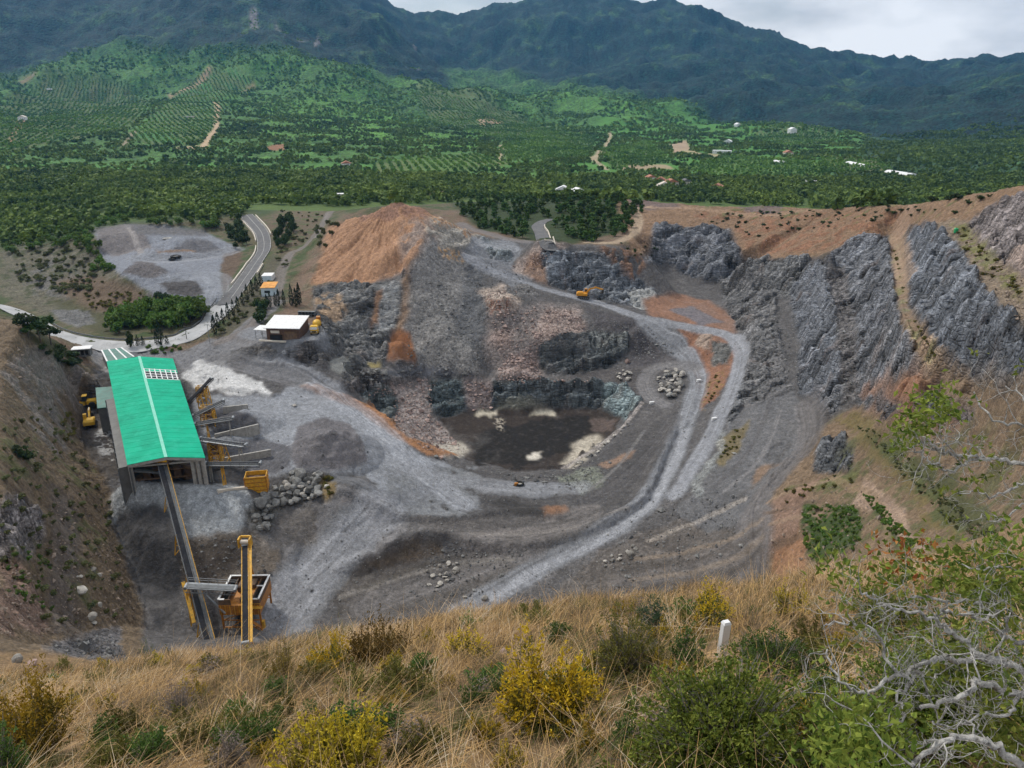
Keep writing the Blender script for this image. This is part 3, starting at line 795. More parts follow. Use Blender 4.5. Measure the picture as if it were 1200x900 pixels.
paint([(735, 345), (755, 335), (772, 350), (766, 362), (742, 360)], srgb(170, 172, 172), .7, .2, warp=.8, yr=(270, 390))
paint([(700, 290), (745, 292), (760, 312), (742, 330), (720, 310)], srgb(128, 96, 74), .4, .3, warp=1, yr=(270, 390), mod=N_B, thr=-.2)
paint([(563, 340), (590, 335), (610, 345), (606, 372), (575, 372)], srgb(176, 158, 144), .5, .5, soft=2, a=.85, warp=1.5, yr=(250, 350))
paint([(568, 350), (600, 352), (596, 370), (572, 372)], srgb(140, 100, 82), .5, .3, warp=1, yr=(250, 350), mod=N_C, thr=-.15)
paint([(590, 338), (620, 334), (632, 346), (606, 350)], srgb(108, 106, 106), .3, .9, warp=.8, yr=(250, 350))
paint([(570, 372), (640, 352), (680, 360), (692, 386), (640, 395), (628, 410), (632, 445), (580, 445), (570, 420)], srgb(116, 107, 104), .0, .9, soft=3, warp=1.4, yr=(250, 340))
paint([(640, 362), (676, 364), (690, 384), (650, 394), (634, 408), (625, 392)], srgb(156, 134, 124), .0, 1, soft=3, a=.8, warp=1.8, yr=(250, 340))
paint([(572, 392), (598, 388), (600, 408), (580, 412)], srgb(140, 116, 106), .1, .9, soft=3, a=.7, warp=1.8, yr=(250, 340))
paint([(600, 418), (626, 414), (636, 446), (578, 446), (586, 428)], srgb(148, 130, 124), .0, 1, soft=3, a=.8, warp=1.3, yr=(250, 340))
paint([(630, 405), (650, 394), (700, 388), (738, 392), (738, 412), (710, 432), (650, 440), (630, 430)], srgb(66, 71, 74), 1, .3, warp=.7, yr=(250, 340))
paint([(690, 392), (736, 392), (734, 410), (690, 408)], srgb(128, 132, 130), 1, .3, warp=1.2, yr=(250, 340), mod=N_C, thr=-.15)
paint([(685, 360), (750, 376), (800, 412), (815, 428), (760, 428), (735, 432), (740, 392), (700, 384)], srgb(76, 73, 76), 0, .5, warp=.6, yr=(230, 330))
paint([(752, 350), (790, 344), (830, 352), (868, 378), (862, 390), (800, 378), (760, 368)], srgb(140, 100, 76), 0, .3, soft=2, warp=.8, yr=(250, 370))
paint([(782, 362), (810, 360), (850, 378), (820, 380)], srgb(110, 104, 110), 0, .3, warp=.6, yr=(250, 370))
paint([(795, 385), (850, 394), (866, 410), (850, 450), (838, 470), (820, 482), (818, 450), (806, 408)], srgb(140, 96, 70), .1, .3, warp=.6, yr=(200, 310))
paint([(818, 392), (836, 392), (832, 410), (815, 405)], srgb(158, 136, 120), .4, .4, warp=.7, yr=(200, 310))
paint([(836, 400), (860, 404), (852, 428), (834, 430)], srgb(104, 104, 102), .5, .4, warp=.7, yr=(200, 310))
paint([(826, 450), (848, 430), (846, 456), (828, 478), (818, 482)], srgb(124, 100, 50), 0, .2, warp=1.2, yr=(200, 310), mod=N_C, thr=.0)
# bench
paint([(400, 448), (480, 434), (570, 440), (640, 444), (740, 430), (790, 425), (800, 432), (765, 440), (757, 470), (718, 449), (640, 449), (500, 444), (425, 462)], srgb(82, 78, 78), 0, .4, warp=.4, yr=(220, 300))
paint([(455, 432), (510, 432), (540, 438), (480, 444), (440, 446)], srgb(104, 106, 114), 0, .25, warp=.5, yr=(220, 300))
paint([(425, 460), (500, 444), (510, 452), (440, 468)], srgb(130, 112, 108), .1, .8, warp=1, yr=(220, 300), mod=N_C, thr=-.1)
# pit walls
paint([(423, 463), (460, 456), (470, 480), (455, 492), (440, 482)], srgb(90, 100, 102), .8, .5, warp=.6, yr=(200, 280))
paint([(460, 456), (500, 446), (508, 490), (530, 508), (545, 530), (500, 530), (462, 500), (468, 476)], srgb(142, 130, 126), .1, 1, soft=2, a=.9, warp=1.0, yr=(200, 280))
paint([(500, 446), (546, 446), (552, 482), (520, 488), (506, 480)], srgb(76, 88, 92), .8, .6, soft=2, warp=1.0, yr=(240, 280))
paint([(544, 446), (580, 446), (578, 480), (552, 484)], srgb(132, 118, 116), .3, .9, soft=2, a=.8, warp=1.3, yr=(240, 280))
paint([(576, 446), (665, 447), (720, 449), (754, 470), (735, 490), (705, 480), (640, 480), (576, 482)], srgb(84, 92, 96), 1, .3, warp=.4, yr=(220, 280))
paint([(712, 450), (752, 470), (735, 492), (708, 480), (706, 460)], srgb(122, 140, 144), .9, .3, warp=.6, yr=(220, 280))
paint([(580, 475), (620, 470), (640, 480), (600, 485), (578, 484)], srgb(110, 110, 100), .3, .6, warp=.7, yr=(220, 280))
# pit floor
paint([(512, 490), (552, 482), (640, 478), (703, 479), (728, 490), (718, 508), (700, 522), (664, 550), (604, 552), (545, 538), (528, 510)], srgb(56, 48, 44), 0, .25, warp=.4, yr=(190, 275))
paint([(548, 520), (580, 500), (640, 490), (690, 488), (690, 510), (660, 530), (610, 548), (560, 545)], srgb(33, 31, 31), 0, .12, warp=1.4, yr=(190, 275))
paint([(660, 545), (672, 520), (700, 510), (708, 514), (694, 530), (672, 550)], srgb(182, 172, 154), 0, .3, soft=2, a=.9, warp=1.6, yr=(190, 275))
paint([(500, 523), (535, 518), (544, 526), (542, 536), (520, 534)], srgb(186, 178, 162), 0, .4, soft=2, a=.9, warp=1.8, yr=(190, 275))
paint([(618, 532), (632, 530), (634, 536), (622, 537)], srgb(206, 198, 184), 0, .1, warp=.8, yr=(190, 275))
paint([(560, 483), (580, 483), (580, 488), (556, 488)], srgb(190, 180, 160), 0, .1, warp=.8, yr=(190, 275)); paint([(625, 482), (650, 483), (648, 488), (622, 486)], srgb(196, 186, 164), 0, .1, warp=.8, yr=(190, 275))
paint([(578, 490), (590, 494), (588, 506), (580, 502)], srgb(170, 160, 144), 0, .1, warp=1.4, yr=(190, 275), mod=N_C, thr=-.1)
paint([(690, 490), (722, 490), (716, 506), (692, 506)], srgb(92, 78, 72), 0, .3, warp=1, yr=(190, 275))
paint([(350, 452), (372, 450), (440, 478), (478, 512), (540, 534), (500, 533), (455, 508), (420, 480)], srgb(160, 108, 60), 0, .3, warp=.35, yr=(190, 240))
# front of the pit
paint([(556, 545), (610, 560), (670, 552), (710, 530), (745, 495), (775, 480), (785, 510), (760, 575), (700, 625), (600, 640), (480, 600), (540, 560)], srgb(80, 78, 79), 0, .35, warp=.6, yr=(150, 240))
paint([(700, 545), (745, 528), (740, 538), (712, 550)], srgb(140, 112, 92), 0, .3, warp=.6, yr=(150, 240))
paint([(650, 562), (700, 548), (710, 565), (680, 580)], srgb(104, 108, 98), .1, .9, warp=1, yr=(150, 240))
paint([(630, 596), (660, 590), (668, 598), (645, 606)], srgb(136, 98, 70), 0, .3, warp=.7, yr=(150, 240)); paint([(590, 582), (640, 596), (635, 606), (570, 592)], srgb(64, 62, 62), 0, .2, warp=.9, yr=(150, 240))
paint([(560, 568), (640, 565), (670, 572), (640, 582), (560, 578)], srgb(116, 118, 124), 0, .2, warp=.8, yr=(150, 240))
paint([(440, 552), (560, 545), (560, 600), (470, 604)], srgb(116, 119, 124), 0, .2, warp=1, yr=(150, 240), mod=N_B, thr=-.3)
paint([(395, 565), (440, 585), (480, 615), (440, 660), (400, 672), (350, 690), (330, 650)], srgb(118, 116, 118), 0, .25, warp=1, yr=(130, 200))
paint([(405, 588), (425, 592), (430, 612), (410, 610)], srgb(116, 100, 92), 0, .3, warp=1, yr=(130, 200))
paint([(380, 678), (450, 652), (486, 634), (520, 640), (520, 650), (450, 668)], srgb(92, 80, 68), 0, .4, warp=.6, yr=(130, 200))
paint([(480, 604), (560, 606), (650, 604), (700, 618), (640, 638), (540, 632), (505, 624)], srgb(92, 88, 87), 0, .3, warp=.8, yr=(130, 200))
paint([(380, 680), (560, 650), (620, 660), (560, 720), (400, 730)], srgb(86, 81, 78), 0, .4, warp=1, yr=(120, 200))
paint([(630, 720), (690, 655), (760, 620), (830, 600), (885, 640), (905, 700), (800, 730)], srgb(93, 87, 83), .05, .45, warp=1, yr=(120, 200))
paint([(700, 690), (880, 640), (905, 720), (700, 730)], srgb(86, 82, 80), 0, .4, warp=.8, yr=(110, 170))
# gravel heaps in front of the hall
paint([(115, 590), (150, 565), (290, 570), (300, 600), (285, 625), (230, 640), (180, 612), (130, 620)], srgb(142, 147, 152), 0, .5, warp=.6, yr=(130, 190))
paint([(135, 600), (185, 590), (210, 620), (210, 700), (180, 745), (165, 690), (130, 620)], srgb(70, 69, 71), 0, .25, warp=.8, yr=(110, 190))
paint([(205, 632), (300, 622), (330, 645), (310, 690), (215, 700)], srgb(104, 94, 84), .1, .4, warp=.8, yr=(110, 190))
paint([(300, 690), (420, 580), (440, 640), (360, 740), (280, 760)], srgb(116, 117, 121), 0, .2, warp=.9, yr=(110, 190))
paint([(330, 600), (365, 598), (372, 640), (320, 640)], srgb(100, 95, 92), 0, .3, warp=.8, yr=(110, 190))
paint([(290, 600), (320, 574), (352, 555), (388, 560), (384, 580), (340, 588), (312, 622), (296, 622)], srgb(98, 96, 92), .2, .9, warp=.6, yr=(110, 190))
paint([(372, 556), (394, 562), (396, 580), (380, 588)], srgb(124, 104, 64), 0, .3, warp=.8, yr=(110, 190))
# slope between the haul road and the right-hand track
paint([(860, 480), (900, 400), (930, 460), (950, 490), (945, 525), (900, 570), (880, 610), (830, 625), (790, 600), (830, 560)], srgb(100, 100, 103), 0, .35, warp=.5, yr=(140, 290))
paint([(840, 520), (865, 500), (878, 492), (870, 520), (850, 545), (838, 545)], srgb(112, 100, 70), 0, .3, warp=.8, yr=(140, 290))
paint([(892, 548), (920, 540), (900, 560), (880, 575)], srgb(128, 104, 84), 0, .3, warp=1, yr=(140, 290))
paint([(812, 560), (835, 530), (845, 500), (850, 512), (838, 545), (820, 580), (808, 580)], srgb(134, 138, 138), .3, .8, a=.7, warp=1.3, yr=(140, 290))
paint([(905, 352), (912, 400), (930, 455), (900, 470), (885, 410), (890, 370)], srgb(102, 101, 103), .45, .7, warp=.8, yr=(200, 310))
# right cliffs
paint([(860, 300), (950, 304), (930, 350), (900, 350), (868, 345)], ROCKC, 1, .3, warp=.6, yr=(280, 345))
paint([(762, 264), (860, 264), (872, 300), (860, 335), (815, 326), (778, 310), (758, 310)], srgb(100, 104, 112), 1, .3, warp=.6, yr=(330, 400))
paint([(840, 325), (875, 335), (905, 352), (890, 400), (872, 390), (850, 360)], srgb(102, 102, 104), .8, .4, warp=.7, yr=(240, 345))
paint([(870, 388), (892, 400), (890, 440), (866, 485), (850, 500), (868, 430)], srgb(108, 110, 114), .8, .4, warp=.7, yr=(190, 300))
paint([(926, 345), (948, 310), (968, 314), (982, 370), (990, 430), (990, 466), (976, 484), (935, 462), (937, 408)], srgb(100, 104, 112), 1, .3, warp=.5, yr=(180, 320))
paint([(966, 316), (992, 316), (1000, 380), (1008, 440), (1004, 476), (986, 470), (984, 420), (976, 360)], srgb(98, 95, 96), .6, .8, warp=.6, yr=(170, 310))
paint([(968, 300), (1000, 280), (1042, 272), (1050, 330), (1056, 370), (1085, 432), (1075, 448), (1030, 478), (1006, 480), (1002, 380), (990, 318)], srgb(102, 105, 112), 1, .3, warp=.5, yr=(130, 320))
paint([(1042, 268), (1062, 268), (1064, 335), (1074, 365), (1100, 405), (1140, 445), (1150, 470), (1080, 440), (1056, 380), (1048, 330)], srgb(136, 112, 88), 0, .4, warp=.5, yr=(110, 320))
paint([(1042, 270), (1052, 272), (1060, 350), (1080, 395), (1110, 436), (1100, 440), (1066, 392), (1052, 350)], srgb(116, 112, 66), 0, .3, warp=1, yr=(110, 320), mod=N_B, thr=-.1)
paint([(1060, 275), (1080, 262), (1095, 258), (1128, 290), (1150, 335), (1200, 385), (1230, 430), (1190, 445), (1125, 445), (1090, 400), (1066, 360)], srgb(96, 101, 110), 1, .3, warp=.4, yr=(90, 310))
paint([(866, 300), (912, 345), (908, 400), (896, 470), (872, 480), (866, 420), (872, 388), (850, 350)], srgb(100, 100, 102), .85, .4, soft=2, warp=1, yr=(190, 345))
# plateau and rim: red-brown earth
paint([(722, 240), (735, 230), (800, 236), (870, 238), (950, 242), (1000, 240), (1060, 238), (1110, 230), (1200, 212), (1240, 210), (1140, 258), (1092, 262), (1050, 272), (1000, 282), (950, 303), (905, 303), (872, 302), (855, 268), (765, 266), (758, 300), (742, 300), (735, 280)], srgb(126, 99, 74), .05, .55, warp=.7, soft=2, yr=(200, 520))
paint([(735, 230), (790, 236), (800, 244), (740, 246)], srgb(110, 92, 86), 0, .4, warp=.5, yr=(300, 520))
paint([(860, 238), (920, 240), (915, 250), (875, 250)], srgb(112, 96, 92), 0, .4, warp=.7, yr=(300, 520))
paint([(800, 250), (880, 246), (1000, 250), (1100, 245), (1050, 265), (960, 296), (880, 296), (860, 262)], srgb(128, 90, 64), 0, .6, warp=1.5, soft=2, yr=(200, 520), mod=N_B, thr=-.1)
paint([(800, 240), (1000, 244), (1180, 222), (1140, 250), (1000, 262), (850, 256)], srgb(104, 100, 60), 0, .3, warp=1.5, soft=2, yr=(200, 520), mod=N_B, thr=.12)
paint([(1092, 262), (1120, 258), (1142, 262), (1165, 300), (1200, 322), (1240, 345), (1240, 420), (1200, 390), (1150, 335), (1125, 290)], srgb(122, 106, 88), .1, .6, warp=.6, yr=(90, 260))
paint([(1112, 262), (1130, 262), (1160, 300), (1200, 340), (1200, 352), (1150, 318), (1125, 285)], srgb(112, 110, 58), 0, .3, warp=1, yr=(90, 260), mod=N_B, thr=-.2)
paint([(1134, 262), (1142, 250), (1165, 236), (1200, 234), (1260, 236), (1260, 350), (1200, 322), (1160, 300)], srgb(116, 108, 108), 1, .4, warp=.5, yr=(90, 240))
paint([(1176, 304), (1190, 290), (1210, 286), (1210, 320), (1188, 318)], srgb(160, 140, 130), .6, .4, warp=.8, yr=(90, 240))
# lower right hillside
paint([(905, 690), (888, 640), (900, 590), (960, 500), (1000, 480), (1060, 445), (1130, 450), (1230, 450), (1260, 700), (900, 760)], srgb(118, 97, 74), 0, .5, warp=.7, soft=2, yr=(40, 185))
paint([(1005, 462), (1036, 450), (1075, 440), (1100, 470), (1145, 492), (1130, 502), (1080, 498), (1020, 486)], srgb(146, 104, 76), 0, .4, warp=.6, yr=(90, 200))
paint([(1060, 478), (1088, 462), (1140, 486), (1145, 500), (1095, 494)], srgb(86, 88, 94), 1, .4, warp=.9, yr=(90, 200)); paint([(1000, 476), (1030, 462), (1062, 482), (1040, 490)], srgb(88, 92, 98), 1, .4, warp=.9, yr=(90, 220))
paint([(950, 550), (960, 522), (985, 512), (1000, 530), (998, 552), (965, 556)], srgb(92, 95, 100), 1, .4, warp=.8, yr=(100, 220))
paint([(1000, 500), (1140, 500), (1260, 560), (1260, 700), (960, 700), (940, 600)], srgb(88, 90, 52), 0, .3, warp=1.4, soft=2, yr=(40, 175), mod=N_B + .5 * N_C, thr=-.02, a=.8)
for p_, c_ in (([(980, 490), (1010, 486), (1080, 560), (1150, 640), (1130, 650), (1060, 580)], srgb(122, 106, 62)), ([(1010, 505), (1050, 520), (1170, 640), (1140, 650)], srgb(92, 98, 52)),
               ([(940, 592), (1000, 592), (1012, 610), (1010, 640), (960, 660), (940, 640)], srgb(70, 88, 40)), ([(1008, 580), (1020, 578), (1075, 636), (1060, 646)], srgb(66, 92, 40)),
               ([(1055, 530), (1120, 560), (1180, 620), (1180, 650), (1120, 610)], srgb(90, 92, 54)), ([(920, 575), (960, 565), (1010, 550), (1000, 562), (950, 582)], srgb(102, 104, 56))):
    paint(p_, c_ * .8, 0, .2, warp=1.0, yr=(50, 190), mod=N_B + .6 * N_C, thr=-.45)
paint([(1000, 595), (1012, 560), (1060, 600), (1085, 650), (1070, 650), (1030, 600)], srgb(144, 120, 100), 0, .5, warp=.6, yr=(50, 190))
paint([(905, 620), (935, 610), (945, 660), (930, 690), (905, 690)], srgb(150, 108, 74), 0, .4, warp=.9, yr=(50, 190))
paint([(890, 600), (960, 560), (940, 600), (935, 625), (890, 660)], srgb(132, 104, 86), 0, .4, warp=.5, yr=(50, 190))
# left hillside
paint([(-200, 360), (30, 372), (75, 395), (108, 440), (95, 480), (92, 510), (130, 575), (128, 610), (160, 690), (170, 780), (0, 800), (-300, 800)], srgb(102, 86, 66), 0, .55, warp=.5, soft=2, yr=(50, 232))
paint([(0, 430), (60, 400), (110, 440), (92, 500), (70, 540), (40, 500)], srgb(112, 104, 98), .2, .6, warp=1.3, yr=(50, 232), mod=N_B + N_A, thr=-.2)
paint([(-20, 592), (25, 582), (46, 600), (52, 632), (30, 655), (0, 662), (-30, 655)], srgb(128, 122, 122), 1, .4, warp=.6, yr=(60, 170))
paint([(60, 580), (86, 585), (92, 650), (86, 740), (60, 740), (66, 650)], srgb(106, 92, 80), 0, .6, warp=.7, yr=(60, 190))
paint([(0, 650), (30, 665), (60, 740), (0, 745)], srgb(120, 96, 82), .2, .7, warp=1, yr=(60, 190))
for p_ in ([(70, 480), (90, 500), (86, 530), (70, 520)], [(60, 530), (100, 545), (125, 580), (90, 575)], [(10, 640), (60, 640), (62, 700), (30, 690)], [(80, 600), (120, 620), (110, 720), (84, 690)], [(0, 500), (40, 510), (50, 560), (0, 560)]):
    paint(p_, srgb(92, 90, 52), 0, .2, warp=1.6, yr=(50, 232), mod=N_B + .5 * N_C, thr=-.05)
paint([(20, 375), (60, 385), (100, 420), (80, 430), (40, 400)], srgb(70, 72, 44), 0, .2, warp=1, yr=(180, 240), mod=N_B, thr=-.3)
paint([(60, 755), (140, 735), (150, 790), (30, 790)], srgb(92, 90, 92), .2, 1, warp=.8, yr=(60, 160))

# ---- bare rock shows wherever the ground is steep inside the workings
steep = sstep(1.0, 1.5, SLQ + .25 * N_B)
inq, wq = region(QUARRY, .5, 2, (95, 430))
st_ = steep[inq] * wq * np.where(SQ[inq] > .6, .3, 1.0)
RQ[inq] = np.maximum(RQ[inq], st_ * .9)

# common dust and rubble drifting over the joins between the stone types
du = (sstep(.05, .5, N_A[inq] + .6 * N_B[inq]) * .5 + sstep(.1, .5, WF[inq]) * .25) * wq
AQ[inq] = AQ[inq] * (1 - du[..., None] * .6) + (srgb(104, 101, 100) * (1 + .2 * N_C[inq])[..., None]) * du[..., None] * .6
for p_ in ([(370, 590), (580, 590), (580, 690), (370, 700)], [(110, 560), (300, 560), (340, 650), (300, 760), (140, 760)], [(330, 480), (450, 480), (450, 560), (330, 560)], [(470, 400), (500, 320), (560, 330), (560, 436), (480, 436)], [(575, 372), (700, 360), (740, 390), (640, 440), (575, 440)], [(365, 335), (390, 262), (430, 236), (500, 250), (482, 318), (440, 332)], [(452, 424), (458, 396), (468, 387), (480, 392), (490, 424)]):
    s_, w_ = region(p_, .6, 2, (95, 430)); RQ[s_] *= 1 - w_ * {575: .4, 470: .55}.get(p_[0][0], .95)

# ---- tracks
stroke([(560, 284), (600, 290)], 6, PALE, .8, streak=.2)
stroke([(548, 303), (575, 316), (605, 327), (640, 339), (690, 352), (720, 361), (750, 371), (800, 381), (840, 389), (858, 397), (868, 412), (866, 432), (858, 455), (846, 482), (832, 513), (812, 545), (790, 580)], 5.0, srgb(138, 141, 149), .9, streak=.2)
stroke([(540, 716), (580, 694), (630, 665), (680, 641), (730, 613), (762, 586), (785, 545), (800, 505), (812, 470), (818, 450), (815, 434), (800, 412), (775, 392), (755, 377)], 6.4, srgb(128, 131, 138), .92, streak=.24)
stroke([(580, 700), (630, 668), (690, 641), (735, 612), (765, 586), (790, 540), (803, 505)], 2.6, srgb(156, 159, 167), .65, streak=.2)
stroke([(815, 432), (790, 429), (768, 432), (756, 447), (762, 464), (778, 474)], 5.5, srgb(122, 120, 122), .8, streak=.2)
stroke([(945, 476), (951, 500), (945, 524), (925, 547), (900, 574), (884, 598), (880, 625), (884, 655), (890, 690)], 6, srgb(108, 104, 104), .9, streak=.25)
stroke([(884, 620), (850, 650), (800, 672), (730, 690)], 7, srgb(112, 106, 104), .5, streak=.5)
stroke([(884, 640), (850, 668), (790, 690)], 5, srgb(112, 106, 104), .5, streak=.5)
stroke([(300, 430), (350, 437), (400, 465), (440, 500), (480, 540), (520, 575), (540, 590)], 8.5, srgb(150, 154, 163), .68, streak=.3)
stroke([(470, 548), (520, 560), (600, 570), (680, 572)], 7, srgb(136, 139, 146), .6, streak=.2)
stroke([(500, 575), (470, 588), (430, 570), (400, 560)], 6, srgb(118, 121, 128), .6, streak=.3)
stroke([(450, 590), (420, 622), (390, 650), (360, 680), (330, 720)], 11, srgb(146, 149, 157), .65, streak=.3)
stroke([(430, 712), (480, 690), (540, 668), (590, 650), (620, 640)], 8, srgb(110, 106, 106), .6, streak=.4)
stroke([(690, 585), (730, 560), (770, 520), (790, 490)], 6, srgb(84, 82, 84), .6, streak=.5)
stroke([(690, 600), (640, 622), (560, 640)], 8, srgb(120, 114, 112), .6, streak=.4)
stroke([(250, 420), (300, 432), (350, 445)], 8, srgb(108, 107, 110), .8, streak=.3)
stroke([(258, 400), (285, 388), (300, 374), (318, 354), (326, 336), (330, 318), (340, 298), (357, 288), (375, 268), (387, 248)], 5, srgb(116, 108, 104), .85, streak=.25)
stroke([(290, 388), (335, 398), (375, 396)], 7, srgb(124, 128, 136), .7, streak=.2)
stroke([(690, 284), (720, 284), (742, 272), (748, 256), (742, 246), (760, 243)], 5, srgb(166, 144, 118), .85, streak=.15)
stroke([(540, 262), (590, 279), (620, 284)], 6, srgb(120, 116, 118), .7, streak=.2)
stroke([(760, 243), (830, 246), (900, 252), (940, 248)], 5, srgb(160, 130, 102), .6, streak=.2)
stroke([(1050, 272), (1055, 300), (1060, 335)], 4.5, srgb(158, 130, 104), .6, streak=.2)
stroke([(1060, 250), (1055, 275)], 6, srgb(152, 122, 98), .7)
stroke([(205, 325), (240, 322), (256, 330), (252, 350)], 12, srgb(132, 137, 146), .55, streak=.3)
stroke([(160, 300), (200, 305), (250, 300), (275, 292)], 10, srgb(134, 137, 144), .6, streak=.35)
stroke([(150, 266), (160, 285), (165, 296)], 3, srgb(150, 144, 142), .7, streak=.2)
stroke([(75, 585), (80, 640), (76, 700), (80, 740)], 4, srgb(96, 88, 82), .5, streak=.3)
for k_, (tr_, c_) in enumerate((([(890, 612), (850, 634), (800, 648), (745, 655)], (132, 116, 100)), ([(890, 622), (852, 645), (804, 660), (735, 668)], (84, 78, 74)), ([(890, 634), (855, 657), (808, 671), (740, 679)], (134, 120, 106)), ([(890, 646), (860, 667), (815, 680), (760, 688)], (82, 77, 74)),
                         ([(560, 612), (620, 616), (680, 606), (730, 584)], (80, 77, 76)), ([(540, 625), (610, 626), (680, 616), (735, 596)], (128, 122, 118)), ([(400, 700), (470, 676), (540, 660), (600, 655)], (132, 126, 120)), ([(420, 690), (480, 668), (545, 652)], (80, 75, 70)),
                         ([(850, 575), (885, 545), (905, 510), (915, 480)], (126, 124, 126)), ([(838, 570), (872, 535), (892, 500), (902, 470)], (88, 86, 88)), ([(860, 590), (895, 560), (925, 520)], (92, 90, 90)), ([(690, 575), (725, 545), (755, 505)], (120, 118, 118)), ([(715, 590), (745, 560), (768, 525)], (74, 72, 73)),
                         ([(900, 590), (935, 575), (985, 560)], (150, 124, 100)), ([(900, 602), (935, 592), (960, 588)], (104, 84, 68)), ([(903, 615), (940, 606), (960, 602)], (150, 124, 100)), ([(908, 640), (930, 632), (945, 630)], (100, 82, 66)))):
    stroke(tr_, 1.6 if k_ < 8 else 1.2, srgb(*c_), .65, soft=.6, streak=.3)
stroke([(872, 586), (842, 600), (812, 614), (788, 622), (760, 634)], 1.5, srgb(158, 148, 138), .5, scree=.9)
stroke([(660, 549), (700, 523), (735, 494), (752, 472)], 1.6, srgb(150, 142, 138), .8, scree=1)
stroke([(975, 560), (1040, 620), (1090, 680)], 1.2, srgb(150, 124, 92), .5)

# grader and tyre streaks over the whole floor of the workings
gx = GX[QS]; gy = GY[QS]
flat = (1 - sstep(.25, .7, SLQ)) * (SQ < .5) * (1 - RQ)
dirn = N_A * 2.2
u_ = gx * np.cos(dirn) + gy * np.sin(dirn); v_ = -gx * np.sin(dirn) + gy * np.cos(dirn)
tr = vnoise(u_ * .035, v_ * .7, 61) + .9 * vnoise(u_ * .05, v_ * 1.7, 62)
wl, wm = region(QUARRY, .5, 2, (95, 430))
AQ[wl] *= (1 + (.21 * tr[wl] * flat[wl] + .15 * N_B[wl] + .10 * WF[wl]) * wm)[..., None]

# ---------------------------------------------------------------- relief
rx = gx * .8 + gy * .6; ry = -gx * .6 + gy * .8          # strike of the beds
rk = RQ
big = ridged(rx * .045 + .4 * WX, ry * .10, 3, 71) ; mid = ridged(rx * .16, ry * .34 + .5 * WY, 3, 75); fin = fbm(gx * .9, gy * .9, 3, 79)
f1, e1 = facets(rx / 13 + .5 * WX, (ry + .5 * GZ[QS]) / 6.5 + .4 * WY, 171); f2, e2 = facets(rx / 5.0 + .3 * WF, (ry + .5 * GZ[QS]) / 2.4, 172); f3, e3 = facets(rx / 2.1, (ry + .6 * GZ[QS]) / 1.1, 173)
crag = np.abs(vnoise(rx * .07 + .6 * WX, ry * .13 + .4 * WY, 72)) * 2 - .6
zq = GZ[QS] + 2.2 * WX + 1.0 * WF
led = 4.6 * (np.floor(zq / 4.6) + sstep(.25, .75, zq / 4.6 - np.floor(zq / 4.6))) - zq       # ledges
GZ[QS] += rk * (1.5 * big + .8 * crag + .3 * mid + 2.0 * f1 + 1.2 * f2 + .55 * f3 - .9 * (e1 < .06) - .3 * (e2 < .07) + .9 * led)
gul = ridged(gx * .09 + .3 * WX, gy * .05, 3, 83)
soil = (1 - rk)
hill = ((PXQ < 170) & (YQ < 232)) | ((PXQ > 900) & (YQ < 190)) | ((PXQ < 260) & (YQ > 232) & (SLQ > .12)) | ((PXQ > 735) & (PYQ < 300))
dc = U(452, 250, 53); da = np.arctan2(gy - dc[1], gx - dc[0]); dr = np.hypot(gx - dc[0], gy - dc[1])
ds, dw = region([(356, 340), (376, 290), (386, 258), (440, 236), (500, 248), (505, 300), (482, 322), (440, 336)], .8, 5, (250, 420))
GZ[QS][ds] += dw * (1.7 * ridged(da[ds] * 5 + .5 * WX[ds], dr[ds] * .03, 3, 181) + 3.6 * fbm(gx[ds] / 16, gy[ds] / 16, 3, 182) * np.clip(1 - dr[ds] / 45, .15, 1))
AQ[ds] *= (1 + dw * (.16 * ridged(da[ds] * 7 + .5 * WX[ds], dr[ds] * .02, 3, 183) + .18 * WF[ds]))[..., None]
GZ[QS] += soil * (np.where(hill, 1.1, .18) * N_B + np.where(hill, .5, .10) * fin) * sstep(92, 110, RR[QS])[:, None]
GZ[QS] += soil * sstep(.45, .75, SLQ) * (.35 * gul + .25 * mid)
GZ[QS] += SQ * .22 * vnoise(gx * 1.1, gy * 1.1, 91)
# colour of the rock: beds of pale and dark stone
lay = vnoise(rx * .05 + 1.2 * WX, (ry + 1.3 * GZ[QS] * .5) * .35, 95) + .7 * vnoise(rx * .15, (ry + .6 * GZ[QS]) * 1.1, 97)
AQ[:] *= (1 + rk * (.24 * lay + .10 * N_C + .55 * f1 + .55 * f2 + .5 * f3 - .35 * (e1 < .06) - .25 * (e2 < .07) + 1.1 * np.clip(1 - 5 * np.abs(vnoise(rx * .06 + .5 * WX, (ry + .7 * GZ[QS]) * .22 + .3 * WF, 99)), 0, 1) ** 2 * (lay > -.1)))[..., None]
rust = sstep(.25, .6, N_B + .4 * WX) * rk * .22
AQ[:] = AQ * (1 - rust[..., None]) + srgb(138, 106, 84) * rust[..., None]
AQ[:] *= (1 + .16 * N_C * (1 - rk))[..., None]
lum_ = (AQ @ np.array([.3, .5, .2], np.float32))[..., None]
AQ[:] = (AQ * .80 + lum_ * .20) * (1 - .12 * rk[..., None]) * (1 - .08 * (1 - rk[..., None]) * (SQ[..., None] < .42))
np.clip(AQ, .008, .80, out=AQ)

# ---------------------------------------------------------------- the hill underfoot
FS = rows(0, 90)
fx = GX[FS]; fy = GY[FS]
n1 = fbm(fx * .5, fy * .5, 4, 101); n2 = fbm(fx * 2.5, fy * 2.5, 3, 105)
GZ[FS] += (.28 * n1 + .05 * n2) * np.clip(RR[FS] / 4, 0, 1)[:, None]
c0 = srgb(126, 104, 78)[None, None] * (1 + .2 * n2)[..., None]
w_ = sstep(-.1, .4, n1)[..., None]
ALB[FS] = c0 * (1 - .6 * w_) + srgb(96, 82, 60) * w_ * .6
SCREE[FS] = .3

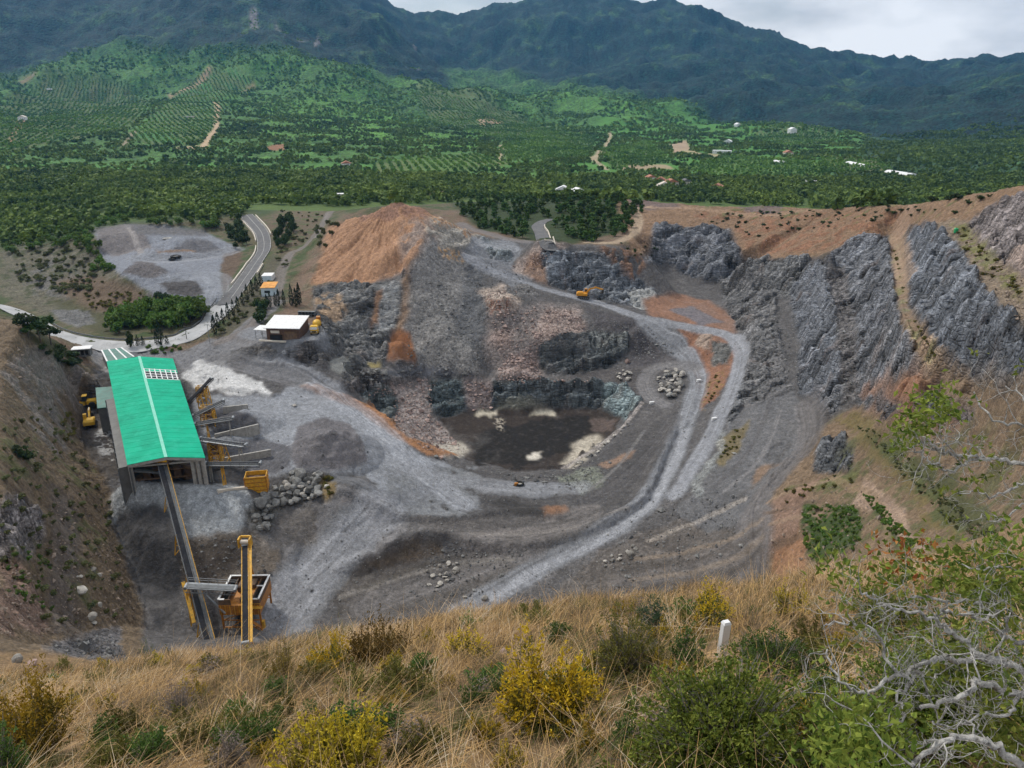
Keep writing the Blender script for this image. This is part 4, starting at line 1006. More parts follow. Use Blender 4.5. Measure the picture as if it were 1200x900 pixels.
# ---------------------------------------------------------------- plain and mountains
MS = rows(560, 1e9)
mx = GX[MS]; my = GY[MS]; PXM = PX[MS]; PYM = PY[MS]
high = sstep(20, 300, GZ[MS])
M1 = ridged(mx / 700 + 3, my / 900, 4, 111); M2 = fbm(mx / 160, my / 160, 4, 115); M3 = fbm(mx / 45, my / 45, 3, 119)
amt = sstep(1500, 3200, RR[MS])[:, None]
GZ[MS] += amt * (100 * (M1 - .35) + 34 * (ridged(mx / 260, my / 330, 3, 113) - .3) + 16 * M2) + sstep(600, 1500, RR[MS])[:, None] * (5 * M2) + 1.2 * M3 * sstep(570, 760, RR[MS])[:, None]
GZ[MS] -= (88 * sstep(2500, 3900, RR[MS]) * (1 - sstep(4300, 4900, RR[MS])))[:, None]
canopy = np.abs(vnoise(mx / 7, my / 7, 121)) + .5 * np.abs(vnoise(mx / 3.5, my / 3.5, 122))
W1 = fbm(mx / 220, my / 220, 4, 125); W2 = fbm(mx / 70, my / 70, 4, 129)
WPXM = PXM + 14 * W1; WPYM = PYM + 6 * W2
AM = ALB[MS]
forest = srgb(46, 70, 50)
AM[:] = srgb(72, 118, 48) * (1 + .35 * W2)[..., None]
nr_ = (1 - sstep(700, 1100, RR[MS]))[:, None, None] * .75
AM[:] = AM * (1 - nr_) + (srgb(80, 88, 50) * (1 + .3 * W2)[..., None]) * nr_
FORM = np.zeros(AM.shape[:2], np.float32)


def mpaint(poly, col, a=1.0, soft=3, var=.15, canopy_to=None, rows_of=None, warp=1.0):
    P = np.array(poly, float); lo = P.min(0) - 30; hi = P.max(0) + 30
    m = (PXM > lo[0]) & (PXM < hi[0]) & (PYM > lo[1]) & (PYM < hi[1])
    ii = np.where(m.any(1))[0]; jj = np.where(m.any(0))[0]
    if len(ii) == 0: return
    sl = (slice(ii[0], ii[-1] + 1), slice(jj[0], jj[-1] + 1))
    w = pip(PXM[sl] + (WPXM[sl] - PXM[sl]) * warp, PYM[sl] + (WPYM[sl] - PYM[sl]) * warp, poly).astype(np.float32)
    w = blur(w, soft, soft).astype(np.float32) * a if soft else w * a
    c = np.asarray(col)[None, None] * (1 + var * W2[sl] + var * W1[sl])[..., None]
    if rows_of is not None:                 # orchard: lines of trees on bare soil
        ang, gap, soilc = rows_of
        uu = mx[sl] * math.cos(ang) + my[sl] * math.sin(ang); vv = -mx[sl] * math.sin(ang) + my[sl] * math.cos(ang)
        t = (.5 + .5 * np.cos(uu * 2 * math.pi / gap)) * (.55 + .45 * np.cos(vv * 2 * math.pi / (gap * .9)))
        t = sstep(.18, .5, t + .15 * M3[sl])[..., None]
        c = c * t + np.asarray(soilc) * (1 - t)
    AM[sl] = AM[sl] * (1 - w[..., None]) + c * w[..., None]
    if canopy_to is not None: FORM[sl] = FORM[sl] * (1 - w) + canopy_to * w


SOIL = srgb(120, 112, 76)
OPEN = []; ORCHARDS = []
# woods on the slopes
ALLM = [(-900, -400), (2100, -400), (2100, 175), (1200, 185), (1080, 180), (1000, 160), (880, 150), (780, 130), (660, 112), (600, 110), (520, 105), (400, 88), (290, 72), (200, 65), (120, 55), (0, 70), (-900, 70)]
mpaint(ALLM, srgb(18, 46, 44), 1, 6, .35, 1.0)
mpaint([(-900, 40), (0, 70), (110, 55), (300, 80), (420, 90), (560, 105), (640, 118), (700, 140), (680, 190), (-900, 200)], srgb(66, 100, 48), .85, 5, .3, .6)
mpaint([(520, 60), (620, 80), (720, 110), (800, 135), (780, 150), (640, 140), (540, 110)], srgb(72, 108, 46), .6, 6, .4, .8)
mpaint([(400, 95), (480, 92), (560, 110), (600, 150), (560, 175), (440, 170)], srgb(78, 120, 46), .8, 6, .3, .7)
mpaint([(300, 120), (420, 120), (470, 150), (420, 165), (310, 160)], srgb(74, 114, 44), .8, 5, .3, .7)
mpaint([(380, 90), (470, 95), (560, 125), (520, 160), (440, 130)], srgb(44, 70, 44), .5, 5, .3, 1)
mpaint([(1000, 170), (1100, 160), (1250, 170), (1400, 200), (1250, 240), (1060, 225), (960, 225), (930, 205), (1010, 195)], srgb(44, 66, 44), .95, 4, .25, 1)
# orchards
for poly, col, ang in (([(150, 160), (185, 130), (245, 78), (300, 92), (268, 125), (238, 165), (175, 172)], srgb(62, 110, 52), .5), ([(0, 125), (60, 90), (150, 95), (180, 125), (150, 150), (0, 180)], srgb(58, 94, 44), .3),
                       ([(-200, 110), (0, 125), (0, 185), (-200, 190)], srgb(62, 96, 46), .4), ([(700, 175), (760, 165), (790, 190), (720, 200)], srgb(66, 104, 46), .2),
                       ([(800, 195), (860, 182), (960, 190), (980, 205), (920, 215), (830, 210)], srgb(72, 118, 50), .9), ([(870, 160), (960, 150), (990, 165), (920, 172)], srgb(66, 106, 50), .5),
                       ([(430, 190), (560, 180), (600, 192), (540, 205), (440, 205)], srgb(78, 112, 52), .2), ([(480, 105), (560, 118), (640, 150), (600, 170), (500, 140)], srgb(72, 104, 54), .4),
                       ([(640, 150), (700, 160), (690, 185), (600, 190), (580, 175)], srgb(70, 112, 50), .7), ([(960, 185), (1030, 188), (1050, 200), (960, 205)], srgb(88, 104, 62), .9)):
    mpaint(poly, col, .95, 2, .15, .15, (ang, 10.0, SOIL * .35 + col * .5)); OPEN.append(poly); ORCHARDS.append((poly, ang))
# clearings and bare earth
for poly, col in (([(235, 170), (250, 150), (253, 125), (258, 126), (256, 150), (242, 174), (205, 174), (208, 171)], srgb(186, 158, 132)), ([(195, 108), (225, 90), (245, 76), (248, 80), (228, 98), (200, 112)], srgb(158, 130, 108)),
                  ([(140, 172), (158, 152), (162, 153), (146, 172)], srgb(146, 128, 112)), ([(280, 106), (298, 95), (300, 99), (284, 111)], srgb(140, 114, 92)), ([(10, 168), (20, 142), (35, 140), (22, 150), (14, 168)], srgb(160, 122, 96)),
                  ([(690, 186), (708, 170), (714, 158), (718, 160), (712, 174), (700, 188), (714, 200), (708, 200)], srgb(170, 150, 128)), ([(785, 170), (805, 166), (810, 176), (790, 180)], srgb(166, 140, 122)), ([(800, 176), (850, 182), (840, 184), (800, 180)], srgb(160, 144, 116)),
                  ([(560, 148), (580, 142), (590, 150), (570, 152)], srgb(160, 136, 112)), ([(312, 172), (335, 168), (334, 176), (315, 177)], srgb(140, 96, 76)), ([(580, 202), (590, 180), (588, 168), (584, 170), (586, 182)], srgb(176, 156, 130)),
                  ([(725, 195), (780, 192), (790, 197), (730, 200)], srgb(156, 136, 112)), ([(440, 228), (520, 222), (540, 226), (460, 233)], srgb(140, 124, 90)), ([(200, 236), (240, 230), (260, 238), (230, 244)], srgb(134, 116, 90)),
                  ([(15, 70), (40, 66), (45, 78), (20, 82)], srgb(140, 112, 92)), ([(20, 92), (40, 88), (46, 96), (24, 100)], srgb(120, 104, 80)), ([(480, 220), (600, 210), (660, 214), (560, 224)], srgb(126, 128, 82))):
    mpaint(poly, col, .85, 1, .15, 0, warp=.2); OPEN.append(poly)
# screes high on the left mountain
for poly in ([(292, 2), (300, -2), (306, 22), (298, 26)], [(326, 12), (336, 22), (332, 26), (324, 16)], [(344, 28), (358, 26), (356, 36), (348, 36)], [(366, 18), (372, 14), (372, 40), (367, 42)], [(278, 28), (288, 34), (288, 46), (284, 40)], [(478, 48), (486, 46), (490, 56), (484, 58)]):
    mpaint(poly, srgb(128, 122, 124), .7, 1, .1, 0, warp=.6)
spots = sstep(.30, .5, W2 + .35 * M2) * (1 - sstep(2400, 3600, RR[MS]))[:, None] * (FORM < .5)
AM[:] = AM * (1 - .35 * spots[..., None]) + srgb(44, 66, 34) * (.35 * spots[..., None])
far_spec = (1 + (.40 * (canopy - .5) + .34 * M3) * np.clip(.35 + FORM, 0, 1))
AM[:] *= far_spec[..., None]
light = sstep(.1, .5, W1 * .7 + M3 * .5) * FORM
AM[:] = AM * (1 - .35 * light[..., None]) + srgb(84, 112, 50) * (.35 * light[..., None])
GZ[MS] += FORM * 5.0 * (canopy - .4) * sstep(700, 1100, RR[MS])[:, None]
np.clip(AM, .006, .6, out=AM)
SCREE[MS] = 0
# blend of plain and site at the seam
k0 = rows(520, 600)
ALB[k0] = blur(ALB[k0][..., 0], 6, 4)[..., None] * 0 + np.stack([blur(ALB[k0][..., c], 5, 3) for c in range(3)], -1)

# ---------------------------------------------------------------- ground mesh
def terrain_mat():
    m, nt, b = new_mat('ground_surface')
    tc = N(nt, 'ShaderNodeTexCoord')
    at = N(nt, 'ShaderNodeAttribute'); at.attribute_name = 'albedo'
    ma = N(nt, 'ShaderNodeAttribute'); ma.attribute_name = 'makeup'
    sep = N(nt, 'ShaderNodeSeparateColor'); nt.links.new(ma.outputs['Color'], sep.inputs['Color'])
    rock, scree, wood = sep.outputs[0], sep.outputs[1], sep.outputs[2]

    def noise(scale, det, rough=.6, vec=None):
        n = N(nt, 'ShaderNodeTexNoise'); n.inputs['Scale'].default_value = scale; n.inputs['Detail'].default_value = det; n.inputs['Roughness'].default_value = rough
        nt.links.new(vec or tc.outputs['Object'], n.inputs['Vector']); return n.outputs['Fac']

    def mr(v, a, b_, c, d):
        n = N(nt, 'ShaderNodeMapRange'); n.inputs[1].default_value = a; n.inputs[2].default_value = b_; n.inputs[3].default_value = c; n.inputs[4].default_value = d
        nt.links.new(v, n.inputs[0]); return n.outputs[0]

    def math_(op, a, b_):
        n = N(nt, 'ShaderNodeMath', operation=op)
        for i, q in enumerate((a, b_)):
            if isinstance(q, (int, float)): n.inputs[i].default_value = q
            else: nt.links.new(q, n.inputs[i])
        return n.outputs[0]

    def mul(c, f):
        n = N(nt, 'ShaderNodeMix', data_type='RGBA', blend_type='MULTIPLY'); n.inputs[0].default_value = 1
        nt.links.new(c, n.inputs[6]); nt.links.new(f, n.inputs[7]); return n.outputs[2]
    col = at.outputs['Color']
    # fine soil and grit
    col = mul(col, mr(noise(.8, 5, .65), .3, .7, .80, 1.20))
    col = mul(col, mr(noise(3.2, 4, .7), .3, .7, .76, 1.24))
    # stones: light and dark fragments
    vo = N(nt, 'ShaderNodeTexVoronoi'); vo.inputs['Scale'].default_value = .95; vo.inputs['Randomness'].default_value = 1
    nt.links.new(tc.outputs['Object'], vo.inputs['Vector'])
    sc = N(nt, 'ShaderNodeSeparateColor'); nt.links.new(vo.outputs['Color'], sc.inputs['Color'])
    f1 = mr(sc.outputs[0], .0, 1.0, .55, 1.5)
    vs = N(nt, 'ShaderNodeTexVoronoi'); vs.inputs['Scale'].default_value = 2.3; nt.links.new(tc.outputs['Object'], vs.inputs['Vector'])
    sc2 = N(nt, 'ShaderNodeSeparateColor'); nt.links.new(vs.outputs['Color'], sc2.inputs['Color'])
    f2 = mr(sc2.outputs[1], .0, 1.0, .65, 1.4)
    ff = math_('MULTIPLY', f1, f2)
    fm = N(nt, 'ShaderNodeMix', data_type='FLOAT'); nt.links.new(math_('MULTIPLY', scree, .8), fm.inputs[0]); fm.inputs[2].default_value = 1; nt.links.new(ff, fm.inputs[3])
    col = mul(col, fm.outputs[0])
    # rock: tilted beds, cracks
    mp = N(nt, 'ShaderNodeMapping'); mp.inputs['Rotation'].default_value = (.5, .65, .6); mp.inputs['Scale'].default_value = (.10, .30, .62)
    nt.links.new(tc.outputs['Object'], mp.inputs['Vector'])
    nb = noise(.9, 10, .72, mp.outputs['Vector']); nb.node.inputs['Distortion'].default_value = 1.4
    vc = N(nt, 'ShaderNodeTexVoronoi', feature='DISTANCE_TO_EDGE'); vc.inputs['Scale'].default_value = .55
    mp2 = N(nt, 'ShaderNodeMapping'); mp2.inputs['Rotation'].default_value = (.7, .3, .5); mp2.inputs['Scale'].default_value = (.5, 1.1, 1.6)
    nt.links.new(tc.outputs['Object'], mp2.inputs['Vector']); nt.links.new(mp2.outputs['Vector'], vc.inputs['Vector'])
    crack = mr(vc.outputs['Distance'], 0, .07, .62, 1)
    rf = math_('MULTIPLY', mr(nb, .34, .66, .42, 1.75), crack)
    rm = N(nt, 'ShaderNodeMix', data_type='FLOAT'); nt.links.new(math_('MULTIPLY', rock, .95), rm.inputs[0]); rm.inputs[2].default_value = 1; nt.links.new(rf, rm.inputs[3])
    col = mul(col, rm.outputs[0])
    # woodland on the far slopes: crowns of two greens
    vw = N(nt, 'ShaderNodeTexVoronoi'); vw.inputs['Scale'].default_value = .13; nt.links.new(tc.outputs['Object'], vw.inputs['Vector'])
    sw = N(nt, 'ShaderNodeSeparateColor'); nt.links.new(vw.outputs['Color'], sw.inputs['Color'])
    wf_ = mr(sw.outputs[0], 0, 1, .42, 1.75)
    wm_ = N(nt, 'ShaderNodeMix', data_type='FLOAT'); nt.links.new(wood, wm_.inputs[0]); wm_.inputs[2].default_value = 1; nt.links.new(wf_, wm_.inputs[3])
    col = mul(col, wm_.outputs[0])
    nt.links.new(col, b.inputs['Base Color'])
    b.inputs['Roughness'].default_value = .92; b.inputs['Specular IOR Level'].default_value = .25
    # relief too fine for the mesh
    h = math_('MULTIPLY', math_('ADD', math_('MULTIPLY', nb, .9), math_('MULTIPLY', mr(vc.outputs['Distance'], 0, .2, 0, 1), .5)), rock)
    h2 = math_('MULTIPLY', math_('ADD', math_('MULTIPLY', vo.outputs['Distance'], -.45), math_('MULTIPLY', vs.outputs['Distance'], -.3)), scree)
    h3 = math_('MULTIPLY', noise(1.5, 6, .6), .35)
    h4 = math_('MULTIPLY', math_('MULTIPLY', vw.outputs['Distance'], -5.0), wood)
    hh = math_('ADD', math_('ADD', h, h2), math_('ADD', h3, h4))
    bp = N(nt, 'ShaderNodeBump'); bp.inputs['Strength'].default_value = .85; bp.inputs['Distance'].default_value = 1.0
    nt.links.new(hh, bp.inputs['Height']); bp.inputs['Strength'].default_value = .7; nt.links.new(bp.outputs['Normal'], b.inputs['Normal'])
    return m


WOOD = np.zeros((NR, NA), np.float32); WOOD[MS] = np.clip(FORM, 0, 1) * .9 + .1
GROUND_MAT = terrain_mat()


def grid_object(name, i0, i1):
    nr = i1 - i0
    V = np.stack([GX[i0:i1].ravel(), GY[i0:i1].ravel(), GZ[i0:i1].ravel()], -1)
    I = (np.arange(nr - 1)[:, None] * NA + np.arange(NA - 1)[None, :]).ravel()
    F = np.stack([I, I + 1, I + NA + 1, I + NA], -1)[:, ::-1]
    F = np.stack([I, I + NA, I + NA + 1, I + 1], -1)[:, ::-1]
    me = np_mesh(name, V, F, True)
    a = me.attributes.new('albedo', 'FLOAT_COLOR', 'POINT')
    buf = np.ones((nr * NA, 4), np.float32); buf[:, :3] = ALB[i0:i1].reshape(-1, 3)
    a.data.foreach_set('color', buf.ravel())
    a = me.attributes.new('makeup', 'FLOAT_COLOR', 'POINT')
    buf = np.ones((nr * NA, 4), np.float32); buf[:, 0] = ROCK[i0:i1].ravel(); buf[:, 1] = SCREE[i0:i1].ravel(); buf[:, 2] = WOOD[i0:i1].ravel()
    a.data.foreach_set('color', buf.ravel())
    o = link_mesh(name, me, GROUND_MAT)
    tag(o, kind='structure')
    return o


# the rest of the hilltop, round beside and behind the camera
ie = int(np.searchsorted(RR, 120)); az2 = np.linspace(AZ1, AZ0 + 2 * math.pi, 160); t2 = np.linspace(0, 1, 160)[None]
hx = RR[:ie, None] * np.sin(az2); hy = RR[:ie, None] * np.cos(az2)
hb_ = np.sin(np.pi * t2) ** .5
hz_ = GZ[:ie, -1:] * (1 - t2) + GZ[:ie, :1] * t2 + hb_ * (.22 * fbm(hx * .5, hy * .5, 4, 101) * np.clip(RR[:ie, None] / 4, 0, 1))
hv = np.concatenate([np.stack([hx, hy, hz_], -1).reshape(-1, 3), [[0, 0, float(GZ[0].mean())]]])
I = (np.arange(ie - 1)[:, None] * 160 + np.arange(159)[None]).ravel()
hme = np_mesh('hilltop', hv, np.stack([I, I + 1, I + 161, I + 160], -1)[:, ::-1], True)
hme.attributes.new('albedo', 'FLOAT_COLOR', 'POINT').data.foreach_set('color', np.tile(np.append(srgb(118, 98, 72), 1.0).astype(np.float32), len(hv)))
hme.attributes.new('makeup', 'FLOAT_COLOR', 'POINT').data.foreach_set('color', np.tile(np.array([0, .3, 0, 1], np.float32), len(hv)))
tag(link_mesh('hilltop', hme, GROUND_MAT), kind='structure')
iq = int(np.searchsorted(RR, 1400))
grid_object('ground', 0, iq + 1)
grid_object('mountains', iq, NR)
# ================================================================== TREES AND SHRUBS
def foliage_mat(name, a, b, transl=.25, scale=.0):
    """Leaf colour between a and b by leaf, shifted again from plant to plant."""
    m, nt, bs = new_mat(name)
    ge = N(nt, 'ShaderNodeNewGeometry'); oi = N(nt, 'ShaderNodeObjectInfo')
    mx = N(nt, 'ShaderNodeMix', data_type='RGBA'); mx.inputs[6].default_value = (*a, 1); mx.inputs[7].default_value = (*b, 1)
    fac = ge.outputs['Random Per Island']
    if scale:
        tc = N(nt, 'ShaderNodeTexCoord'); no = N(nt, 'ShaderNodeTexNoise'); no.inputs['Scale'].default_value = scale; no.inputs['Detail'].default_value = 3
        nt.links.new(tc.outputs['Object'], no.inputs['Vector'])
        r = N(nt, 'ShaderNodeMapRange'); r.inputs[1].default_value = .35; r.inputs[2].default_value = .65
        nt.links.new(no.outputs['Fac'], r.inputs[0])
        ad = N(nt, 'ShaderNodeMath', operation='MULTIPLY_ADD'); ad.inputs[1].default_value = .65
        nt.links.new(r.outputs[0], ad.inputs[0])
        m3 = N(nt, 'ShaderNodeMath', operation='MULTIPLY'); m3.inputs[1].default_value = .35; nt.links.new(fac, m3.inputs[0]); nt.links.new(m3.outputs[0], ad.inputs[2])
        fac = ad.outputs[0]
    nt.links.new(fac, mx.inputs[0])
    hs = N(nt, 'ShaderNodeHueSaturation')
    vr = N(nt, 'ShaderNodeMapRange'); vr.inputs[3].default_value = .72; vr.inputs[4].default_value = 1.3; nt.links.new(oi.outputs['Random'], vr.inputs[0]); nt.links.new(vr.outputs[0], hs.inputs['Value'])
    hr = N(nt, 'ShaderNodeMapRange'); hr.inputs[3].default_value = .485; hr.inputs[4].default_value = .515; nt.links.new(oi.outputs['Random'], hr.inputs[0]); nt.links.new(hr.outputs[0], hs.inputs['Hue'])
    nt.links.new(mx.outputs[2], hs.inputs['Color'])
    nt.links.new(hs.outputs['Color'], bs.inputs['Base Color']); bs.inputs['Roughness'].default_value = .7; bs.inputs['Specular IOR Level'].default_value = .2
    if transl:
        tr = N(nt, 'ShaderNodeBsdfTranslucent'); nt.links.new(hs.outputs['Color'], tr.inputs['Color'])
        ms = N(nt, 'ShaderNodeMixShader'); ms.inputs[0].default_value = transl
        nt.links.new(bs.outputs[0], ms.inputs[1]); nt.links.new(tr.outputs[0], ms.inputs[2])
        nt.links.new(ms.outputs[0], nt.nodes['Material Output'].inputs['Surface'])
    return m


def leaf_quads(P, Nrm, size, rng, aspect=1.6, jitter=.9):
    """One diamond-shaped leaf (or leaf tuft) at each point, roughly facing Nrm."""
    n = len(P)
    Nn = Nrm + rng.normal(0, jitter, (n, 3)); Nn /= np.linalg.norm(Nn, axis=1, keepdims=True) + 1e-9
    r = rng.normal(0, 1, (n, 3)); T = np.cross(Nn, r); T /= np.linalg.norm(T, axis=1, keepdims=True) + 1e-9
    B = np.cross(Nn, T)
    s = size * rng.uniform(.6, 1.35, (n, 1))
    V = np.stack([P - T * s * .5 * aspect, P + B * s * .5, P + T * s * .5 * aspect, P - B * s * .5], 1).reshape(-1, 3)
    F = np.arange(4 * n).reshape(n, 4)
    return V, F


def crown_points(n, rng, kind='round'):
    """Points through an uneven unit crown (base at z=0, top at z=1, radius about .5) and their outward directions."""
    if kind == 'cypress':
        z = rng.uniform(.03, 1, n); r = .5 * np.sin(np.pi * np.clip(z, 0, 1) ** .75) ** .7 * (1 - z * .45) * np.sqrt(rng.uniform(.45, 1, n))
        a = rng.uniform(0, 2 * np.pi, n); r = r * (1 + .18 * np.sin(a * 3 + z * 9))
        P = np.stack([r * np.cos(a), r * np.sin(a), z], -1); D = np.stack([np.cos(a), np.sin(a), np.full(n, .4)], -1)
        return P, D
    k = {'round': 9, 'pine': 11, 'bush': 8, 'umbrella': 12}[kind]
    out = []; dd = []
    for i in range(k):
        a = rng.uniform(0, 2 * np.pi); rr = .30 * math.sqrt(rng.uniform(0, 1)); zc = rng.uniform(.3, .78)
        rad = rng.uniform(.18, .30)
        if kind == 'pine': zc = rng.uniform(.2, .86); rr *= 1.25 * (1.05 - zc * .85); rad = rng.uniform(.13, .24) * (1.15 - .5 * zc)
        if kind == 'bush': zc = rng.uniform(.22, .66); rr = .36 * math.sqrt(rng.uniform(0, 1)); rad = rng.uniform(.18, .3)
        if kind == 'umbrella': zc = rng.uniform(.62, .86); rr = .40 * math.sqrt(rng.uniform(0, 1)); rad = rng.uniform(.12, .2)
        m = n // k
        d = rng.normal(0, 1, (m, 3)); d /= np.linalg.norm(d, axis=1, keepdims=True)
        q = d * rad * rng.uniform(.55, 1.05, (m, 1)); q[:, 2] *= .8
        out.append(q + [rr * math.cos(a), rr * math.sin(a), zc]); dd.append(d + [0, 0, .35])
    return np.concatenate(out), np.concatenate(dd)


def trunk_mesh(rng, kind):
    b = MB()
    top = .45 if kind != 'umbrella' else .68
    lean = rng.uniform(-.05, .05, 2)
    b.tube((0, 0, -.04), (lean[0] * .5, lean[1] * .5, top * .5), .035, .026, 7); b.tube((lean[0] * .5, lean[1] * .5, top * .5), (lean[0], lean[1], top), .026, .016, 7)
    for i in range(5):
        a = i * 1.26 + rng.uniform(0, 1); z0 = top * rng.uniform(.55, 1.0)
        b.tube((lean[0] * z0 / top, lean[1] * z0 / top, z0), (.26 * math.cos(a), .26 * math.sin(a), min(z0 + rng.uniform(.12, .3), .85)), .013, .005, 5)
    return b


BARK = solid('bark', (.09, .07, .055), .9, var=.3, scale=4)
FOL = {
    'pine': foliage_mat('pine_needles', (.028, .066, .016), (.095, .160, .040)),
    'dark': foliage_mat('dark_leaves', (.016, .034, .010), (.052, .085, .026)),
    'fresh': foliage_mat('fresh_leaves', (.050, .105, .016), (.120, .190, .035)),
    'olive': foliage_mat('olive_leaves', (.060, .072, .026), (.130, .140, .055)),
    'cypress': foliage_mat('cypress_scales', (.008, .020, .010), (.026, .046, .022)),
    'gorse': foliage_mat('gorse_leaves', (.070, .075, .018), (.170, .150, .030)),
}
PROTO = {}
for kind, shape, fol, n, sz in (('pine', 'pine', 'pine', 420, .10), ('round', 'round', 'fresh', 420, .10), ('dark', 'round', 'dark', 380, .10), ('cypress', 'cypress', 'cypress', 360, .075),
                                ('bush', 'bush', 'olive', 300, .12), ('gorse', 'bush', 'gorse', 300, .12), ('darkbush', 'bush', 'dark', 300, .12), ('freshbush', 'bush', 'fresh', 300, .12), ('umbrella', 'umbrella', 'dark', 700, .075)):
    for v in range(3):
        rng = np.random.default_rng(hash((kind, v)) % 1000 if False else (sum(map(ord, kind)) * 7 + v))
        P, Dn = crown_points(n, rng, shape)
        V, F = leaf_quads(P, Dn, sz, rng)
        me = np_mesh('crown', V, F); me.materials.append(FOL[fol])
        tb = trunk_mesh(rng, 'umbrella' if kind == 'umbrella' else kind)
        tm = bpy.data.meshes.new('trunk'); tm.from_pydata(tb.v, [], tb.f); tm.materials.append(BARK)
        PROTO[(kind, v)] = (me, tm)
TREE_COUNT = {}


def plant(kind, p, h, w, name, label, cat, group=None, trunk=True):
    """One tree or shrub: an Empty at its foot with a crown and a trunk (or stems)."""
    v = TREE_COUNT.get(kind, 0); TREE_COUNT[kind] = v + 1
    me, tm = PROTO[(kind, v % 3)]
    e = empty(name, p, random.uniform(0, 6.28), label, cat, group)
    link_mesh('crown' if trunk else 'foliage', me, None, e, scale=(w, w, h))
    if trunk: link_mesh('trunk', tm, None, e, scale=(h, h, h))
    else: link_mesh('stem', tm, None, e, scale=(w * .7, w * .7, h * .8))
    return e


def in_poly(poly, n, rng, excl=()):
    P = np.array(poly, float); lo = P.min(0); hi = P.max(0); out = []
    while len(out) < n:
        q = rng.uniform(lo, hi)
        if pip(np.array([q[0]]), np.array([q[1]]), poly)[0] and not any(pip(np.array([q[0]]), np.array([q[1]]), e)[0] for e in excl): out.append(q)
    return out


def scatter(poly, n, kind, hr, wr, name, label, cat, group, seed, trunk=True, excl=(), mind=0.0, rmin=95):
    rng = np.random.default_rng(seed); k = 0; got = []
    for q in in_poly(poly, n * 4, rng, excl):
        if k >= n: break
        p = hit(q[0], q[1], rmin)
        if any((p[0] - g[0]) ** 2 + (p[1] - g[1]) ** 2 < mind * mind for g in got): continue
        got.append(p); k += 1
        h = rng.uniform(*hr); w = h * rng.uniform(*wr)
        plant(kind, p - [0, 0, .1], h, w, name, label, cat, group, trunk)


road_gap = [(618, 282), (622, 256), (650, 256), (652, 286)]
scatter([(528, 243), (580, 233), (640, 229), (735, 226), (756, 244), (748, 256), (738, 270), (712, 282), (690, 285), (656, 276), (648, 262), (626, 264), (628, 281), (600, 280), (560, 268)], 285, 'pine', (3.8, 6.0), (1.0, 1.35),
        'pine_tree', 'bushy dark green pine in the grove behind the back rim of the pit', 'pine tree', 'pines of the grove behind the pit', 31, True, [road_gap], 1.9, 300)
scatter([(116, 384), (150, 372), (175, 368), (205, 358), (236, 366), (240, 374), (214, 384), (170, 390), (130, 392)], 46, 'round', (5, 8.5), (.8, 1.1),
        'leafy_tree', 'bright green leafy tree in the belt between the stockpile lot and road bend', 'tree', 'bright green trees below the stockpile lot', 32, True, (), 2.0, 230)
scatter([(96, 262), (112, 268), (118, 300), (134, 320), (120, 328), (104, 312)], 20, 'freshbush', (3, 5.5), (.8, 1.1), 'leafy_bush', 'light green bush on the valley side of the stockpile lot', 'bush', 'bushes beside the stockpile lot', 33, False, (), 1.5, 250)
scatter([(262, 262), (281, 258), (292, 284), (286, 300), (274, 290)], 20, 'dark', (4, 6.5), (.8, 1.1), 'roadside_tree', 'dark green tree on the bank beside the upper road', 'tree', 'dark trees by the upper road', 34, True, (), 2.0, 300)
scatter([(322, 262), (345, 258), (346, 280), (332, 292), (322, 290)], 30, 'dark', (4, 7), (.6, .9), 'bank_tree', 'dark green tree on the earth bank between the two upper roads', 'tree', 'dark trees between the two upper roads', 35, True, (), 2.0, 300)
scatter([(365, 275), (384, 250), (400, 258), (390, 285), (372, 300)], 14, 'bush', (2.0, 3.6), (.8, 1.1), 'bank_shrub', 'olive green shrub on the bank beside the orange spoil heap', 'shrub', 'shrubs beside the orange spoil heap', 36, False, (), 1.5, 300)
# cypresses along the drive and before the sheds
CYP = [(252, 392), (256, 384), (262, 380), (268, 374), (274, 370), (279, 364), (285, 358), (290, 352), (296, 347), (301, 341), (306, 336)]
for i, (px, py) in enumerate(CYP):
    plant('cypress', hit(px, py, 200), random.uniform(5.5, 7.5), random.uniform(2.2, 2.8), 'cypress_tree', 'narrow dark cypress in the row along the road bank up from the junction', 'cypress', 'cypresses along the road bank')
for i, (px, py) in enumerate([(313, 360), (317, 360), (323, 358), (327, 358), (333, 358)]):
    plant('cypress', hit(px, py, 200), random.uniform(5, 7), random.uniform(1.6, 2.0), 'cypress_tree', 'thin dark cypress standing in front of the orange and white tank shed', 'cypress', 'cypresses in front of the tank shed')
for i, (px, py) in enumerate([(342, 358), (347, 359), (351, 357)]):
    plant('cypress', hit(px, py, 200), random.uniform(7, 9), random.uniform(2.4, 3.0), 'cypress_tree', 'dark cypress in the cluster behind the white roofed workshop', 'cypress', 'cypresses behind the workshop')
for i, (px, py) in enumerate([(162, 406), (168, 406), (184, 404), (196, 404)]):
    plant('cypress', hit(px, py, 150), (4.5, 4, 5, 3.5)[i], 1.9, 'cypress_tree', 'short dark cypress beside the road behind the green roofed hall', 'cypress', 'short cypresses behind the hall')
plant('cypress', hit(189, 404, 150), 9.5, 2.8, 'cypress_tree', 'tallest dark cypress beside the road behind the green roofed hall', 'cypress')
plant('dark', hit(153, 408, 150), 6.5, 4.0, 'conifer_tree', 'small dark conifer by the road at the back corner of the hall', 'conifer tree')
scatter([(302, 362), (312, 360), (312, 376), (300, 384)], 9, 'dark', (3, 5), (.7, 1.0), 'garden_tree', 'dark green tree beside the white workshop', 'tree', 'trees beside the workshop', 37, True, (), 1.5, 200)
scatter([(255, 392), (285, 360), (314, 325), (320, 330), (300, 362), (270, 388)], 22, 'bush', (1.2, 2.4), (.9, 1.3), 'bank_shrub', 'low olive shrub between the road and the cypress row', 'shrub', 'shrubs on the road bank', 38, False, (), 1.0, 200)
